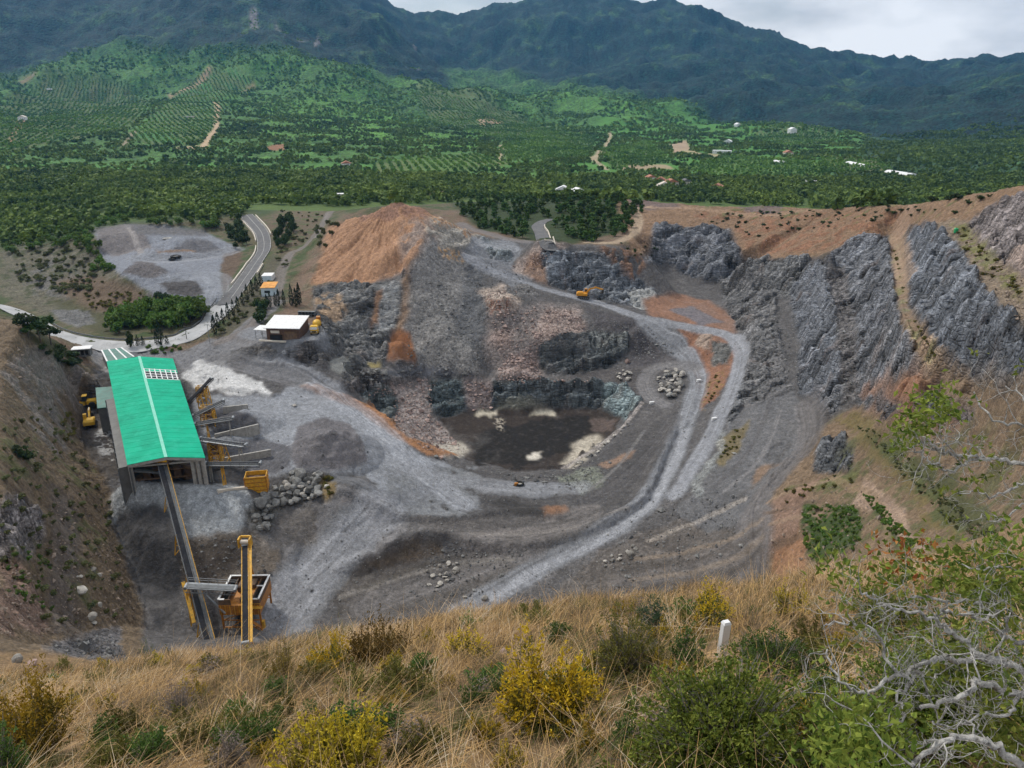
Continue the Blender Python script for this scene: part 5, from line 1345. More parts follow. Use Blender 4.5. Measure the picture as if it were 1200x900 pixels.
scatter([(168, 408), (205, 404), (212, 410), (196, 417), (172, 416)], 14, 'freshbush', (1.0, 2.0), (1.0, 1.4), 'garden_shrub', 'green shrub in the stone edged bed behind the hall', 'shrub', 'shrubs in the bed behind the hall', 39, False, (), 1.0, 150)
# left hillside
for px, py, h, w_ in ((34, 396, 7.0, 8.0), (48, 400, 7.5, 9.5), (60, 404, 6.5, 7.5)):
    plant('umbrella', hit(px, py, 100), h, w_, 'umbrella_pine', 'dark umbrella pine on the ridge of the brown hillside', 'pine tree', 'umbrella pines on the left ridge')
scatter([(40, 402), (78, 408), (95, 425), (84, 432), (60, 420)], 16, 'darkbush', (1.8, 3.2), (1.0, 1.5), 'hillside_shrub', 'dark shrub below the umbrella pines on the brown hillside', 'shrub', 'dark shrubs below the umbrella pines', 41, False, (), 1.2, 90)
for i, (px, py, h) in enumerate(((26, 534, 2.6), (34, 540, 2.4), (18, 530, 2.0))):
    plant('darkbush', hit(px, py, 60), h, h * 1.4, 'hillside_shrub', 'dark green shrub half way up the brown hillside', 'shrub', 'dark shrubs half way up the hillside', False)
scatter([(74, 480), (88, 490), (90, 512), (78, 520), (70, 500)], 12, 'gorse', (1.0, 1.9), (1.0, 1.3), 'gorse_bush', 'yellow green gorse bush on the slope above the yellow excavator', 'gorse bush', 'gorse above the excavator', 42, False, (), .8, 90)
scatter([(0, 500), (60, 470), (100, 545), (130, 590), (150, 690), (140, 735), (70, 745), (0, 690)], 150, 'bush', (.6, 1.6), (1.0, 1.5), 'hillside_shrub', 'low olive shrub on the brown hillside', 'shrub', 'low shrubs on the brown hillside', 43, False, (), 1.5, 60)
scatter([(0, 640), (58, 640), (64, 720), (10, 700)], 24, 'freshbush', (.6, 1.2), (1.0, 1.5), 'hillside_shrub', 'green shrub in the hollow below the rock outcrop', 'shrub', 'green shrubs below the outcrop', 44, False, (), .8, 50)
scatter([(20, 295), (90, 285), (130, 330), (90, 350), (20, 330)], 110, 'bush', (1.2, 3.4), (1.0, 1.4), 'valley_shrub', 'olive shrub scattered on the stony valley slope', 'shrub', 'shrubs on the stony valley slope', 45, False, (), 2, 240)
scatter([(100, 345), (150, 340), (190, 350), (160, 372), (110, 370)], 50, 'gorse', (1.0, 2.2), (1.0, 1.4), 'valley_shrub', 'yellow green shrub on the bank below the stockpile lot', 'shrub', 'shrubs on the bank below the lot', 46, False, (), 1.5, 240)
scatter([(104, 256), (150, 250), (240, 258), (262, 268), (240, 270), (150, 262), (108, 268)], 45, 'round', (3.5, 6), (.9, 1.3), 'lot_tree', 'bright green tree in the strip along the back of the stockpile lot', 'tree', 'trees along the back of the stockpile lot', 61, True, (), 2, 300)
scatter([(0, 275), (60, 268), (104, 262), (110, 290), (60, 290), (0, 300)], 60, 'round', (2.5, 5), (.9, 1.4), 'valley_tree', 'green tree on the valley side between the dark woods and the stony slope', 'tree', 'trees above the stony valley slope', 62, True, (), 2, 300)
scatter([(180, 346), (236, 356), (240, 364), (205, 360), (170, 366)], 24, 'dark', (2, 4), (.9, 1.3), 'bank_bush', 'dark green bush on the bank just below the stockpile lot', 'bush', 'dark bushes on the lot bank', 63, False, (), 1.5, 230)
scatter([(326, 246), (380, 250), (368, 275), (348, 288), (330, 320), (322, 300)], 40, 'bush', (1.0, 2.6), (1.0, 1.4), 'bank_shrub', 'olive shrub on the earth bank between the upper road and the track', 'shrub', 'shrubs between upper road and track', 64, False, (), 1.5, 250)
# plateau, rim and right-hand benches
scatter([(800, 246), (1000, 246), (1120, 236), (1170, 226), (1120, 250), (1000, 262), (880, 280)], 70, 'darkbush', (.8, 1.8), (1.2, 1.7), 'plateau_shrub', 'low dark shrub on the red brown plateau above the cliffs', 'shrub', 'shrubs on the plateau', 47, False, (), 2, 180)
scatter([(1040, 236), (1110, 229), (1200, 214), (1200, 220), (1110, 236), (1040, 241)], 14, 'darkbush', (1.6, 3.0), (1.2, 1.7), 'crest_bush', 'dark green bush along the skyline of the right rim', 'bush', 'bushes on the right crest', 48, False, (), 2, 150)
scatter([(725, 282), (772, 290), (775, 300), (742, 300)], 10, 'darkbush', (.9, 1.8), (1.1, 1.5), 'ledge_shrub', 'dark shrub on the earth ledge at the left of the far cliff', 'shrub', 'shrubs on the far ledge', 49, False, (), 1.5, 250)
scatter([(1112, 264), (1134, 268), (1200, 340), (1200, 350), (1150, 322)], 30, 'gorse', (.5, 1.2), (1.2, 1.6), 'bench_shrub', 'yellow green shrub on the bench below the top cliff', 'shrub', 'shrubs on the top bench', 50, False, (), .8, 80)
scatter([(1044, 275), (1050, 300), (1064, 360), (1098, 420), (1110, 436), (1085, 405), (1060, 350)], 22, 'gorse', (.4, .9), (1.2, 1.6), 'bench_shrub', 'small yellow green shrub along the earth bench road', 'shrub', 'shrubs on the earth bench road', 51, False, (), .8, 80)
scatter([(942, 594), (1000, 592), (1012, 612), (1008, 642), (960, 662), (942, 640)], 120, 'freshbush', (.45, 1.0), (1.3, 1.9), 'planted_shrub', 'small green shrub in the planted patch on the right slope', 'shrub', 'shrubs of the planted patch', 52, False, (), .6, 50)
scatter([(1010, 580), (1020, 580), (1075, 636), (1062, 646)], 64, 'freshbush', (.5, .9), (1.3, 1.8), 'planted_shrub', 'small green shrub in the planted strip on the right slope', 'shrub', 'shrubs of the planted strip', 53, False, (), .6, 50)
scatter([(1005, 500), (1030, 505), (1165, 630), (1150, 648), (1080, 580)], 110, 'bush', (.35, .8), (1.3, 1.8), 'terrace_shrub', 'low olive shrub along the terrace lines of the right slope', 'shrub', 'shrubs on the terrace lines', 54, False, (), .7, 50)
scatter([(915, 575), (1000, 552), (1000, 566), (920, 590)], 18, 'gorse', (.5, 1.0), (1.2, 1.6), 'terrace_shrub', 'yellow green shrub beside the track at the top of the right slope', 'shrub', 'shrubs beside the right-hand track', 55, False, (), .7, 80)
scatter([(838, 540), (862, 505), (874, 496), (866, 524), (848, 545)], 16, 'gorse', (.5, 1.1), (1.2, 1.6), 'track_shrub', 'yellow green shrub on the brown patch between the haul road and the track', 'shrub', 'shrubs between haul road and track', 56, False, (), .8, 120)
scatter([(826, 452), (846, 434), (844, 456), (828, 476)], 12, 'gorse', (.5, 1.0), (1.2, 1.6), 'track_shrub', 'yellow green shrub on the orange earth between the two haul roads', 'shrub', 'shrubs between the haul roads', 57, False, (), .8, 150)
scatter([(376, 556), (392, 562), (394, 576), (384, 582)], 10, 'gorse', (.7, 1.4), (1.1, 1.5), 'heap_shrub', 'yellow green shrub at the end of the boulder heap', 'shrub', 'shrubs at the boulder heap', 58, False, (), .6, 100)


# ---- woods that read as one mass
def wood_mesh(pts, hs, ws, nq, seed, size):
    rng = np.random.default_rng(seed)
    n = len(pts)
    tmpl = []
    for v in range(6):
        P, Dn = crown_points(nq * 11, rng, 'round' if v % 2 else 'pine'); idx = rng.choice(len(P), nq, replace=False); tmpl.append((P[idx], Dn[idx]))
    Vs = []
    for v in range(6):
        sel = np.arange(v, n, 6)
        if len(sel) == 0: continue
        P, Dn = tmpl[v]
        a = rng.uniform(0, 6.28, len(sel)); c, s = np.cos(a)[:, None], np.sin(a)[:, None]
        X = P[None, :, 0] * c - P[None, :, 1] * s; Y = P[None, :, 0] * s + P[None, :, 1] * c
        dX = Dn[None, :, 0] * c - Dn[None, :, 1] * s; dY = Dn[None, :, 0] * s + Dn[None, :, 1] * c
        W_ = ws[sel][:, None]; H_ = hs[sel][:, None]
        Q = np.stack([pts[sel, 0][:, None] + X * W_, pts[sel, 1][:, None] + Y * W_, pts[sel, 2][:, None] + P[None, :, 2] * H_ - .3], -1).reshape(-1, 3)
        Dd = np.stack([dX, dY, np.broadcast_to(Dn[None, :, 2], dX.shape)], -1).reshape(-1, 3)
        sz = np.repeat(ws[sel], nq)[:, None] * size
        V, F = leaf_quads(Q, Dd, 1.0, rng, 1.4, .6)
        V = V.reshape(-1, 4, 3); cc = V.mean(1, keepdims=True); V = cc + (V - cc) * sz[:, None]
        Vs.append(V.reshape(-1, 3))
    V = np.concatenate(Vs); return V, np.arange(len(V)).reshape(-1, 4)


WOODM = foliage_mat('wood_leaves', (.040, .088, .022), (.195, .285, .054), .2, .022)
WOODD = foliage_mat('far_wood_leaves', (.044, .100, .032), (.165, .275, .050), .2, .009)
rng = np.random.default_rng(77)


def wood(name, n, xr, yr, keep, hr, wr, nq, size, mat, seed):
    X = rng.uniform(*xr, n); Y = np.sqrt(rng.uniform(yr[0] ** 2, yr[1] ** 2, n))
    X = X * Y / yr[1]
    Z = groundv(X, Y); px, py, dp = proj(X, Y, Z)
    k = keep(px, py, X, Y) & (px > -120) & (px < 1320)
    if Y.min() > 800:
        for q in OPEN: k &= ~pip(px, py, q)
    pts = np.stack([X, Y, Z], -1)[k]
    hs = rng.uniform(*hr, len(pts)); ws = hs * rng.uniform(*wr, len(pts))
    V, F = wood_mesh(pts, hs, ws, nq, seed, size)
    o = link_mesh(name, np_mesh(name, V, F), mat); tag(o, kind='stuff')
    return len(pts)


LOT = [(100, 268), (150, 258), (190, 258), (250, 268), (292, 292), (280, 330), (240, 365), (110, 320)]
def keep_near(px, py, X, Y):
    cl = fbm(X / 45, Y / 45, 3, 141)
    w1 = pip(px, py, [(-130, 150), (560, 190), (545, 236), (400, 242), (330, 240), (296, 240), (270, 262), (200, 256), (120, 254), (90, 276), (40, 285), (-130, 300)])
    w2 = pip(px, py, [(290, 236), (420, 238), (520, 236), (600, 234), (760, 236), (1000, 246), (1330, 240), (1330, 190), (290, 190)])
    return ((w1 & (cl > -.28)) | (w2 & (cl > -.34))) & ~pip(px, py, LOT)


def keep_mid(px, py, X, Y):
    cl = fbm(X / 90, Y / 90, 3, 151); fine = fbm(X / 28, Y / 28, 2, 155)
    dark = pip(px, py, [(930, 205), (1010, 192), (1100, 160), (1330, 165), (1330, 240), (960, 230)])
    return (cl + .5 * fine > -.12) | (dark & (cl > -.5))


def keep_far(px, py, X, Y):
    cl = fbm(X / 160, Y / 160, 3, 161); i0 = np.clip(np.searchsorted(RR[MS], np.hypot(X, Y)), 0, FORM.shape[0] - 1); j0 = np.clip((np.arctan2(X, Y) - AZ0) / (AZ1 - AZ0) * (NA - 1), 0, NA - 1).astype(int)
    return (cl > -.2) & (FORM[i0, j0] < .86)


nt1 = wood('nearer_woods', 20000, (-900, 820), (330, 900), keep_near, (4.5, 8.5), (.9, 1.35), 36, .25, WOODM, 201)
nt2 = wood('valley_woods', 38000, (-1500, 1500), (880, 1900), keep_mid, (2.4, 5.6), (1.2, 2.0), 10, .42, WOODD, 202)
nt3 = wood('mountain_woods', 42000, (-2600, 2600), (1850, 3400), keep_far, (3, 6.5), (1.3, 2.2), 5, .6, WOODD, 203)
# orchards: rows of small trees
op = []
for poly, ang in ORCHARDS:
    cs = np.array([hit(px, py, 700) for px, py in poly]); cs = cs[np.hypot(cs[:, 0], cs[:, 1]) < 3400]
    lo = cs[:, :2].min(0); hi = cs[:, :2].max(0); ctr = (lo + hi) / 2; R_ = np.linalg.norm(hi - lo) / 2
    u, v = np.meshgrid(np.arange(-R_, R_, 10.5), np.arange(-R_, R_, 7.5)); u = u.ravel(); v = v.ravel()
    X = ctr[0] + u * math.cos(ang) - v * math.sin(ang) + rng.normal(0, .5, len(u)); Y = ctr[1] + u * math.sin(ang) + v * math.cos(ang) + rng.normal(0, .5, len(u))
    k = (Y > 500) & (np.hypot(X, Y) < 3600) & (np.abs(np.arctan2(X, Y)) < .75); X, Y = X[k], Y[k]
    Z = groundv(X, Y); px, py, dp = proj(X, Y, Z); k = pip(px, py, poly) & (rng.uniform(0, 1, len(X)) > .08); op.append(np.stack([X, Y, Z], -1)[k])
op = np.concatenate(op); hs = rng.uniform(2.6, 4.2, len(op))
V, F = wood_mesh(op, hs, hs * rng.uniform(1.3, 1.9, len(op)), 9, 209, .5)
tag(link_mesh('orchard_trees', np_mesh('orchard_trees', V, F), WOODD), kind='stuff')
print('wood trees', nt1, nt2, nt3, len(op))
# ================================================================== BUILDINGS AND PLANT
M_GREEN = solid('green_roof_sheet', (.003, .36, .215), .7, var=.18, scale=.18, dirt=(.02, .42, .27), bump=.05, spec=.12)
M_RIDGE = solid('ridge_capping', (.16, .55, .42), .5, var=.1)
M_TEAL = solid('old_teal_sheet', (.055, .17, .145), .6, var=.25, scale=.4, dirt=(.10, .15, .13))
M_CLAD = solid('grey_cladding', (.125, .125, .122), .7, var=.2, scale=.4, dirt=(.09, .085, .08))
M_CONC = solid('concrete', (.36, .35, .33), .85, var=.2, scale=.8, dirt=(.20, .19, .175))
M_STEEL = solid('galvanised_steel', (.30, .32, .34), .5, .5, var=.2, scale=2)
M_DKSTEEL = solid('dusty_grey_steel', (.13, .14, .15), .7, .2, var=.25, scale=1.5)
M_BELT = solid('conveyor_belt', (.030, .031, .036), .95, var=.25, scale=.8, dirt=(.05, .05, .055), spec=.1)
M_YEL = solid('yellow_paint', (.68, .37, .025), .55, var=.2, scale=1.2, dirt=(.30, .17, .06))
M_ORANGE = solid('amber_paint', (.44, .17, .015), .55, var=.25, scale=1.2, dirt=(.20, .11, .05))
M_BRONZE = solid('rusty_machinery', (.14, .085, .05), .8, var=.4, scale=1.0, dirt=(.08, .06, .05))
M_WHITE = solid('white_sheet', (.74, .75, .76), .6, var=.06, scale=.5, dirt=(.55, .54, .52))
M_BRICK = solid('brown_brick', (.105, .060, .042), .9, var=.35, scale=2, dirt=(.06, .04, .035))
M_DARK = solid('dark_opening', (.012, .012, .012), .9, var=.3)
M_GLASS = solid('window_glass', (.03, .04, .05), .15, var=.2)
M_PALEBLUE = solid('pale_blue_wall', (.50, .60, .66), .7, var=.1, scale=.6)
M_RUST = solid('orange_rust_roof', (.62, .27, .05), .75, var=.25, scale=.35, dirt=(.70, .42, .12))
M_STUCCO = solid('pale_stucco', (.58, .53, .46), .9, var=.15, scale=.4)
M_TILE = solid('clay_tiles', (.36, .16, .10), .85, var=.3, scale=.8)
M_LINE = solid('worn_line_paint', (.42, .42, .41), .8, var=.3, scale=.6, dirt=(.2, .2, .2))
M_ASPH = solid('asphalt', (.10, .10, .105), .9, var=.15, scale=.3, dirt=(.16, .16, .165))

# ---- the great hall with the green roof: plan from its four roof corners (drop of the eaves 83 m)
HE = CAMZ - 83.0
hn_l, hn_r = U(150.7, 543.5, 83), U(238.5, 535.5, 83)
hf_l, hf_r = U(126.5, 423.5, 83), U(201.3, 420.4, 83)
HB = CAMZ - 95.5
hc = (hn_l + hn_r + hf_l + hf_r) / 4
hall = empty('processing_hall', (hc[0], hc[1], HB), 0, 'large open-ended quarry hall with bright green pitched roof and pale ridge strip', 'industrial hall')


def HP(u, v, z=0.0):
    """Point in the hall: u across (0 left, 1 right), v along (0 near gable, 1 far), z above the eaves."""
    p = (hn_l * (1 - u) + hn_r * u) * (1 - v) + (hf_l * (1 - u) + hf_r * u) * v
    return (p[0] - hc[0], p[1] - hc[1], HE - HB + z)


RISE = 1.1
def sheet(b, u0, u1, v0, v1, z00, z10, th=.12):
    a = [HP(u0, v0, z00), HP(u1, v0, z10), HP(u1, v1, z10), HP(u0, v1, z00)]
    b.hexa([(p[0], p[1], p[2] - th) for p in a], a)


b = MB()
OV = .012
nseg = 26
for i in range(nseg):                                         # ribbed sheets of the left slope
    v0, v1 = -.006 + i / nseg * 1.012, -.006 + (i + 1) / nseg * 1.012
    sheet(b, -.02, .5, v0 + .0006, v1 - .0006, -.05, RISE)
b.build('roof', M_GREEN, hall)
b = MB()
for i in range(nseg):
    v0, v1 = -.006 + i / nseg * 1.012, -.006 + (i + 1) / nseg * 1.012
    if v0 > .725 and v1 < .845: continue
    sheet(b, .5, 1.02, v0 + .0006, v1 - .0006, RISE, -.05)
b.build('roof', M_GREEN, hall)
b = MB()
a = [HP(.478, -.008, RISE + .08), HP(.522, -.008, RISE + .08), HP(.522, 1.008, RISE + .08), HP(.478, 1.008, RISE + .08)]
b.hexa([(p[0], p[1], p[2] - .1) for p in a], a); b.build('ridge_cap', M_RIDGE, hall)
b = MB()                                                      # stripped bay: bare purlins and rafters
for v in (.727, .757, .786, .815, .843): b.bar(HP(.5, v, RISE - .1), HP(1.01, v, -.12), .34)
for u in (.52, .60, .68, .76, .84, .92, .99): b.bar(HP(u, .725, RISE * (1 - u) * 2 + .02), HP(u, .845, RISE * (1 - u) * 2 + .02), .26)
b.build('open_roof_frame', M_WHITE, hall)
b = MB()
th = .004
def wall_uv(b, u0, v0, u1, v1, zb, zt, t=.25):
    p, q = Vector(HP(u0, v0)), Vector(HP(u1, v1)); d = (q - p); d.z = 0; d.normalize(); nrm = Vector((-d.y, d.x, 0)) * t
    z0 = zb; z1 = zt
    b.hexa([(p.x, p.y, z0), (q.x, q.y, z0), (q.x + nrm.x, q.y + nrm.y, z0), (p.x + nrm.x, p.y + nrm.y, z0)], [(p.x, p.y, z1), (q.x, q.y, z1), (q.x + nrm.x, q.y + nrm.y, z1), (p.x + nrm.x, p.y + nrm.y, z1)])
eav = HE - HB
wall_uv(b, .012, .99, .012, .03, -1, eav - .35)
b.build('wall', M_CLAD, hall)
b = MB()
q0, q1, q2, q3 = HP(-.14, .01), HP(.006, .01), HP(.006, .6), HP(-.14, .6)
b.hexa([(q[0], q[1], -1) for q in (q0, q1, q2, q3)], [(q0[0], q0[1], eav - 1.3), (q1[0], q1[1], eav - .9), (q2[0], q2[1], eav - .9), (q3[0], q3[1], eav - 1.3)]); ai = b.build('side_aisle', M_CLAD, hall)
b = MB()
for i in range(16):
    q = HP(-.146, .012 + i * .039); b.bar((q[0], q[1], -1), (q[0], q[1], eav - 1.4), .28)
b.build('aisle_ribs', M_DKSTEEL, ai)
b = MB(); wall_uv(b, .985, .99, .03, .99, -1, eav - .35); b.build('wall', M_CLAD, hall)
b = MB(); wall_uv(b, .988, .38, .988, .985, 3.5, eav - .35); b.build('wall', M_CLAD, hall)
b = MB()
for v in [i / 14 for i in range(15)]: b.bar(HP(.004, v, -.4), tuple(HP(.004, v)[:2]) + (-1,), .3)
b.build('wall_ribs', M_DKSTEEL, hall)
b = MB()                                                      # near gable frame
for u in (.012, .84, .91, .985):
    b = MB(); b.bar(HP(u, .006, -.4), tuple(HP(u, .006)[:2]) + (-3,), .75, .75, (0, 1, 0)); b.build('column', M_CONC, hall)
for v in (.12, .24, .36):
    b = MB(); b.bar(HP(.985, v, -.4), tuple(HP(.985, v)[:2]) + (-3,), .6, .6, (0, 1, 0)); b.build('column', M_CONC, hall)
b = MB()
for (u0, u1, z0, z1) in ((-.01, .5, -.1, RISE - .06), (.5, 1.01, RISE - .06, -.1)):
    p0, p1 = HP(u0, -.003, z0 - .08), HP(u1, -.003, z1 - .08)
    b.bar((p0[0], p0[1], p0[2] - .35), (p1[0], p1[1], p1[2] - .35), .35, .7)
p0, p1 = HP(.0, .004, -1.0), HP(1, .004, -1.0); b.bar(p0, p1, .3, .4)
b.build('gable_beam', M_CONC, hall)
b = MB()                                                      # machinery seen inside the open gable
for i in range(7):
    u = .12 + .12 * i; p = HP(u, .05 + .02 * (i % 3), -6.5 + (i * 37 % 5) * .4)
    b.box(p, (1.7, 3.4, 2.2 + (i % 3)), .2 * i)
for u in (.15, .45, .72): b.bar(HP(u, .03, -3.0), HP(u + .18, .10, -6), .35)
for z in (-3.4, -5.6): b.bar(HP(.05, .03, z), HP(.83, .03, z - .2), .28)
b.build('sorting_machinery', M_BRONZE, hall)
b = MB(); b.bar(HP(.06, .02, -2.6), HP(.44, .03, -4.2), 1.1, .5); b.build('inner_conveyor', M_DKSTEEL, hall)

# ---- tower annexe on the left flank
t0 = U(148, 476, 85.5); an = empty('tower_annexe', (0, 0, HB), 0, 'tall grey clad annexe with faded teal roof against the flank of the green hall', 'annexe')
ann = [U(114.5, 478, 86), U(136, 477, 86), U(131, 455, 86), U(112.5, 455, 86)]
def loc(p, dz=0.0): return (p[0], p[1], p[2] - HB + dz)
b = MB(); b.hexa([(p[0], p[1], -1) for p in ann], [loc(p, -.25) for p in ann]); b.build('wall', M_CLAD, an)
b = MB()
cx_ = sum(p[0] for p in ann) / 4; cy_ = sum(p[1] for p in ann) / 4
tt = [((p[0] - cx_) * 1.05 + cx_, (p[1] - cy_) * 1.05 + cy_) for p in ann]
zz = CAMZ - 86 - HB
b.hexa([(x, y, zz - .2 + (.4 if k in (1, 2) else 0)) for k, (x, y) in enumerate(tt)], [(x, y, zz + .05 + (.4 if k in (1, 2) else 0)) for k, (x, y) in enumerate(tt)]); b.build('roof', M_TEAL, an)
b = MB(); q = (np.array(ann[0]) * .42 + np.array(ann[1]) * .58); b.box((q[0], q[1] - .03, zz - 3.2), (1.1, .2, .8)); fr = b.build('window', M_GLASS, an)
b = MB(); q = (np.array(ann[0]) * .6 + np.array(ann[1]) * .4); b.box((q[0], q[1] - .05, 1.1), (1.1, .2, 2.2)); b.build('door', M_STEEL, an)
b = MB(); q = np.array(ann[1]); b.tube((q[0] - 1, q[1] + 2, zz), (q[0] - 1, q[1] + 2, zz + 1.4), .35); b.build('roof_vent', M_STEEL, an)

# ---- low building behind the hall
ls = [U(125, 424, 87), U(158, 418, 87), U(143, 409, 87), U(119, 412, 87)]
lo = empty('lean_to_shed', (0, 0, CAMZ - 90.5), 0, 'low teal roofed shed with pale roof strips tucked behind the hall', 'shed')
def lo_(p, z): return (p[0], p[1], CAMZ - 87 - (CAMZ - 90.5) + z)
b = MB(); b.hexa([(p[0], p[1], -1.5) for p in ls], [lo_(p, -.2) for p in ls]); b.build('wall', M_CLAD, lo)
b = MB(); b.hexa([lo_(p, -.18) for p in ls], [lo_(p, .02 + (.5 if k > 1 else 0)) for k, p in enumerate(ls)]); b.build('roof', M_TEAL, lo)
b = MB()
for f in (.02, .36, .7, .97):
    p = np.array(ls[0]) * (1 - f) + np.array(ls[1]) * f; q = np.array(ls[3]) * (1 - f) + np.array(ls[2]) * f
    b.bar(lo_(p, .09), lo_(q, .59), .5, .08)
b.build('roof_strips', M_WHITE, lo)
# hut by the road
hp = hit(96, 416, 150); hut = empty('road_hut', hp, .25, 'small dark hut with a pale flat roof beside the road bend', 'hut')
b = MB(); b.box((0, 0, 1.1), (6.0, 3.0, 2.6)); b.build('wall', M_CLAD, hut)
b = MB(); b.box((0, 0, 2.55), (6.8, 3.8, .22), bev=.1); b.build('roof', M_WHITE, hut)
b = MB(); [b.box((-2 + 1.35 * i, -1.54, 1.2), (.9, .1, 1.6)) for i in range(4)]; b.build('shutters', M_DARK, hut)

# ---- white roofed workshop on the terrace
wp = hit(334, 397, 150); wk = empty('workshop', wp, -.06, 'brown brick workshop with white sloping roof on the terrace above the yard', 'workshop')
b = MB(); b.hexa([(-5.6, -1.5, -.5), (5.6, -1.5, -.5), (5.6, 9, -.5), (-5.6, 9, -.5)], [(-5.6, -1.5, 4.2), (5.6, -1.5, 4.2), (5.6, 9, 5.2), (-5.6, 9, 5.2)]); b.build('wall', M_BRICK, wk)
b = MB(); b.hexa([(-6.2, -2.3, 4.22), (6.2, -2.3, 4.22), (6.0, 9.5, 5.4), (-6.4, 9.5, 5.4)], [(-6.2, -2.3, 4.42), (6.2, -2.3, 4.42), (6.0, 9.5, 5.6), (-6.4, 9.5, 5.6)]); b.build('roof', M_WHITE, wk)
b = MB(); b.box((2.6, -1.56, 1.6), (4.2, .16, 3.0)); b.build('roller_door', M_BRONZE, wk)
b = MB(); b.box((-2.6, -1.58, 2.9), (3.0, .2, .9)); b.build('window', M_STUCCO, wk)
b = MB(); b.box((-2.4, -1.57, .9), (4.2, .14, 2.0)); b.build('lower_shutter', M_DARK, wk)
b = MB(); b.hexa([(-11, 1.0, 2.6), (-5.64, .2, 2.6), (-5.64, 5.0, 2.9), (-10.4, 5.4, 2.9)], [(-11, 1.0, 2.78), (-5.64, .2, 2.78), (-5.64, 5.0, 3.08), (-10.4, 5.4, 3.08)]); cp = b.build('canopy', M_WHITE, wk)
b = MB(); [b.tube((x, y, -.5), (x, y, 2.7), .1) for x, y in ((-10.6, 1.2), (-10.1, 5.1), (-8, .9))]; b.build('canopy_posts', M_STEEL, cp)
b = MB(); b.box((-3.2, -3.2, .15), (9.5, .6, .5), -.08); b.build('forecourt_kerb', M_STUCCO, wk)
# rack beside it
rp = hit(360, 371, 150); rk_ = empty('storage_rack', rp, -.05, 'dark open framed rack with pale bays behind the yellow mixer truck', 'rack')
b = MB()
for i in range(6): b.box((-3 + i * 1.2, 0, .9), (.18, 1.4, 2.0))
for z in (.0, 1.0, 1.95): b.box((0, 0, z), (6.4, 1.5, .14))
b.build('frame', M_DKSTEEL, rk_)
b = MB(); b.box((0, .5, 1.0), (6.0, .1, 1.7)); b.build('back_panel', M_DARK, rk_)
# silo tubs by the rack
for i, (px, py, l_) in enumerate(((357, 383, 'pale round water tub beside the workshop, on its own'), (384, 392, 'small pale block of broken concrete on the yard edge by the mixer truck'))):
    p = hit(px, py, 150)
    if i == 0:
        o = empty('water_tub', p, 0, l_, 'tub'); b = MB(); b.lathe([(1.7, -.2), (1.75, 1.0), (1.6, 1.02), (1.55, .6)], 18); b.build('shell', M_CONC, o)
        b = MB(); b.lathe([(1.54, .5), (1.54, .62)], 18); b.build('water_surface', M_GLASS, o)

# ---- tank shed up the drive
sp = hit(315, 346, 150); sh = empty('tank_shed', sp, .08, 'pale blue shed with a rusty orange roof above the cypresses', 'shed')
b = MB(); b.box((0, 2.4, 1.4), (5.4, 6.2, 3.4)); b.build('wall', M_PALEBLUE, sh)
b = MB(); b.hexa([(-2.9, -1.0, 3.2), (2.9, -1.0, 3.2), (2.9, 6.4, 3.9), (-2.9, 6.4, 3.9)], [(-2.9, -1.0, 3.36), (2.9, -1.0, 3.36), (2.9, 6.4, 4.06), (-2.9, 6.4, 4.06)]); b.build('roof', M_RUST, sh)
b = MB(); b.box((-.3, -.74, 1.6), (2.2, .1, 1.0)); b.build('window', M_GLASS, sh)
sp2 = hit(314, 329, 150); s2 = empty('white_container', sp2, .08, 'plain white container standing behind the rusty roofed shed', 'container')
b = MB(); b.box((0, 1.2, 1.2), (4.6, 6.0, 2.8), bev=.08); b.build('body', M_WHITE, s2)
b = MB(); [b.box((-2.32, -1.4 + .5 * i, 1.2), (.06, .2, 2.4)) for i in range(12)]; b.build('side_ribs', M_PALEBLUE, s2)
b = MB(); b.box((0, -1.83, 1.2), (3.8, .06, 2.4)); b.build('door', M_PALEBLUE, s2)

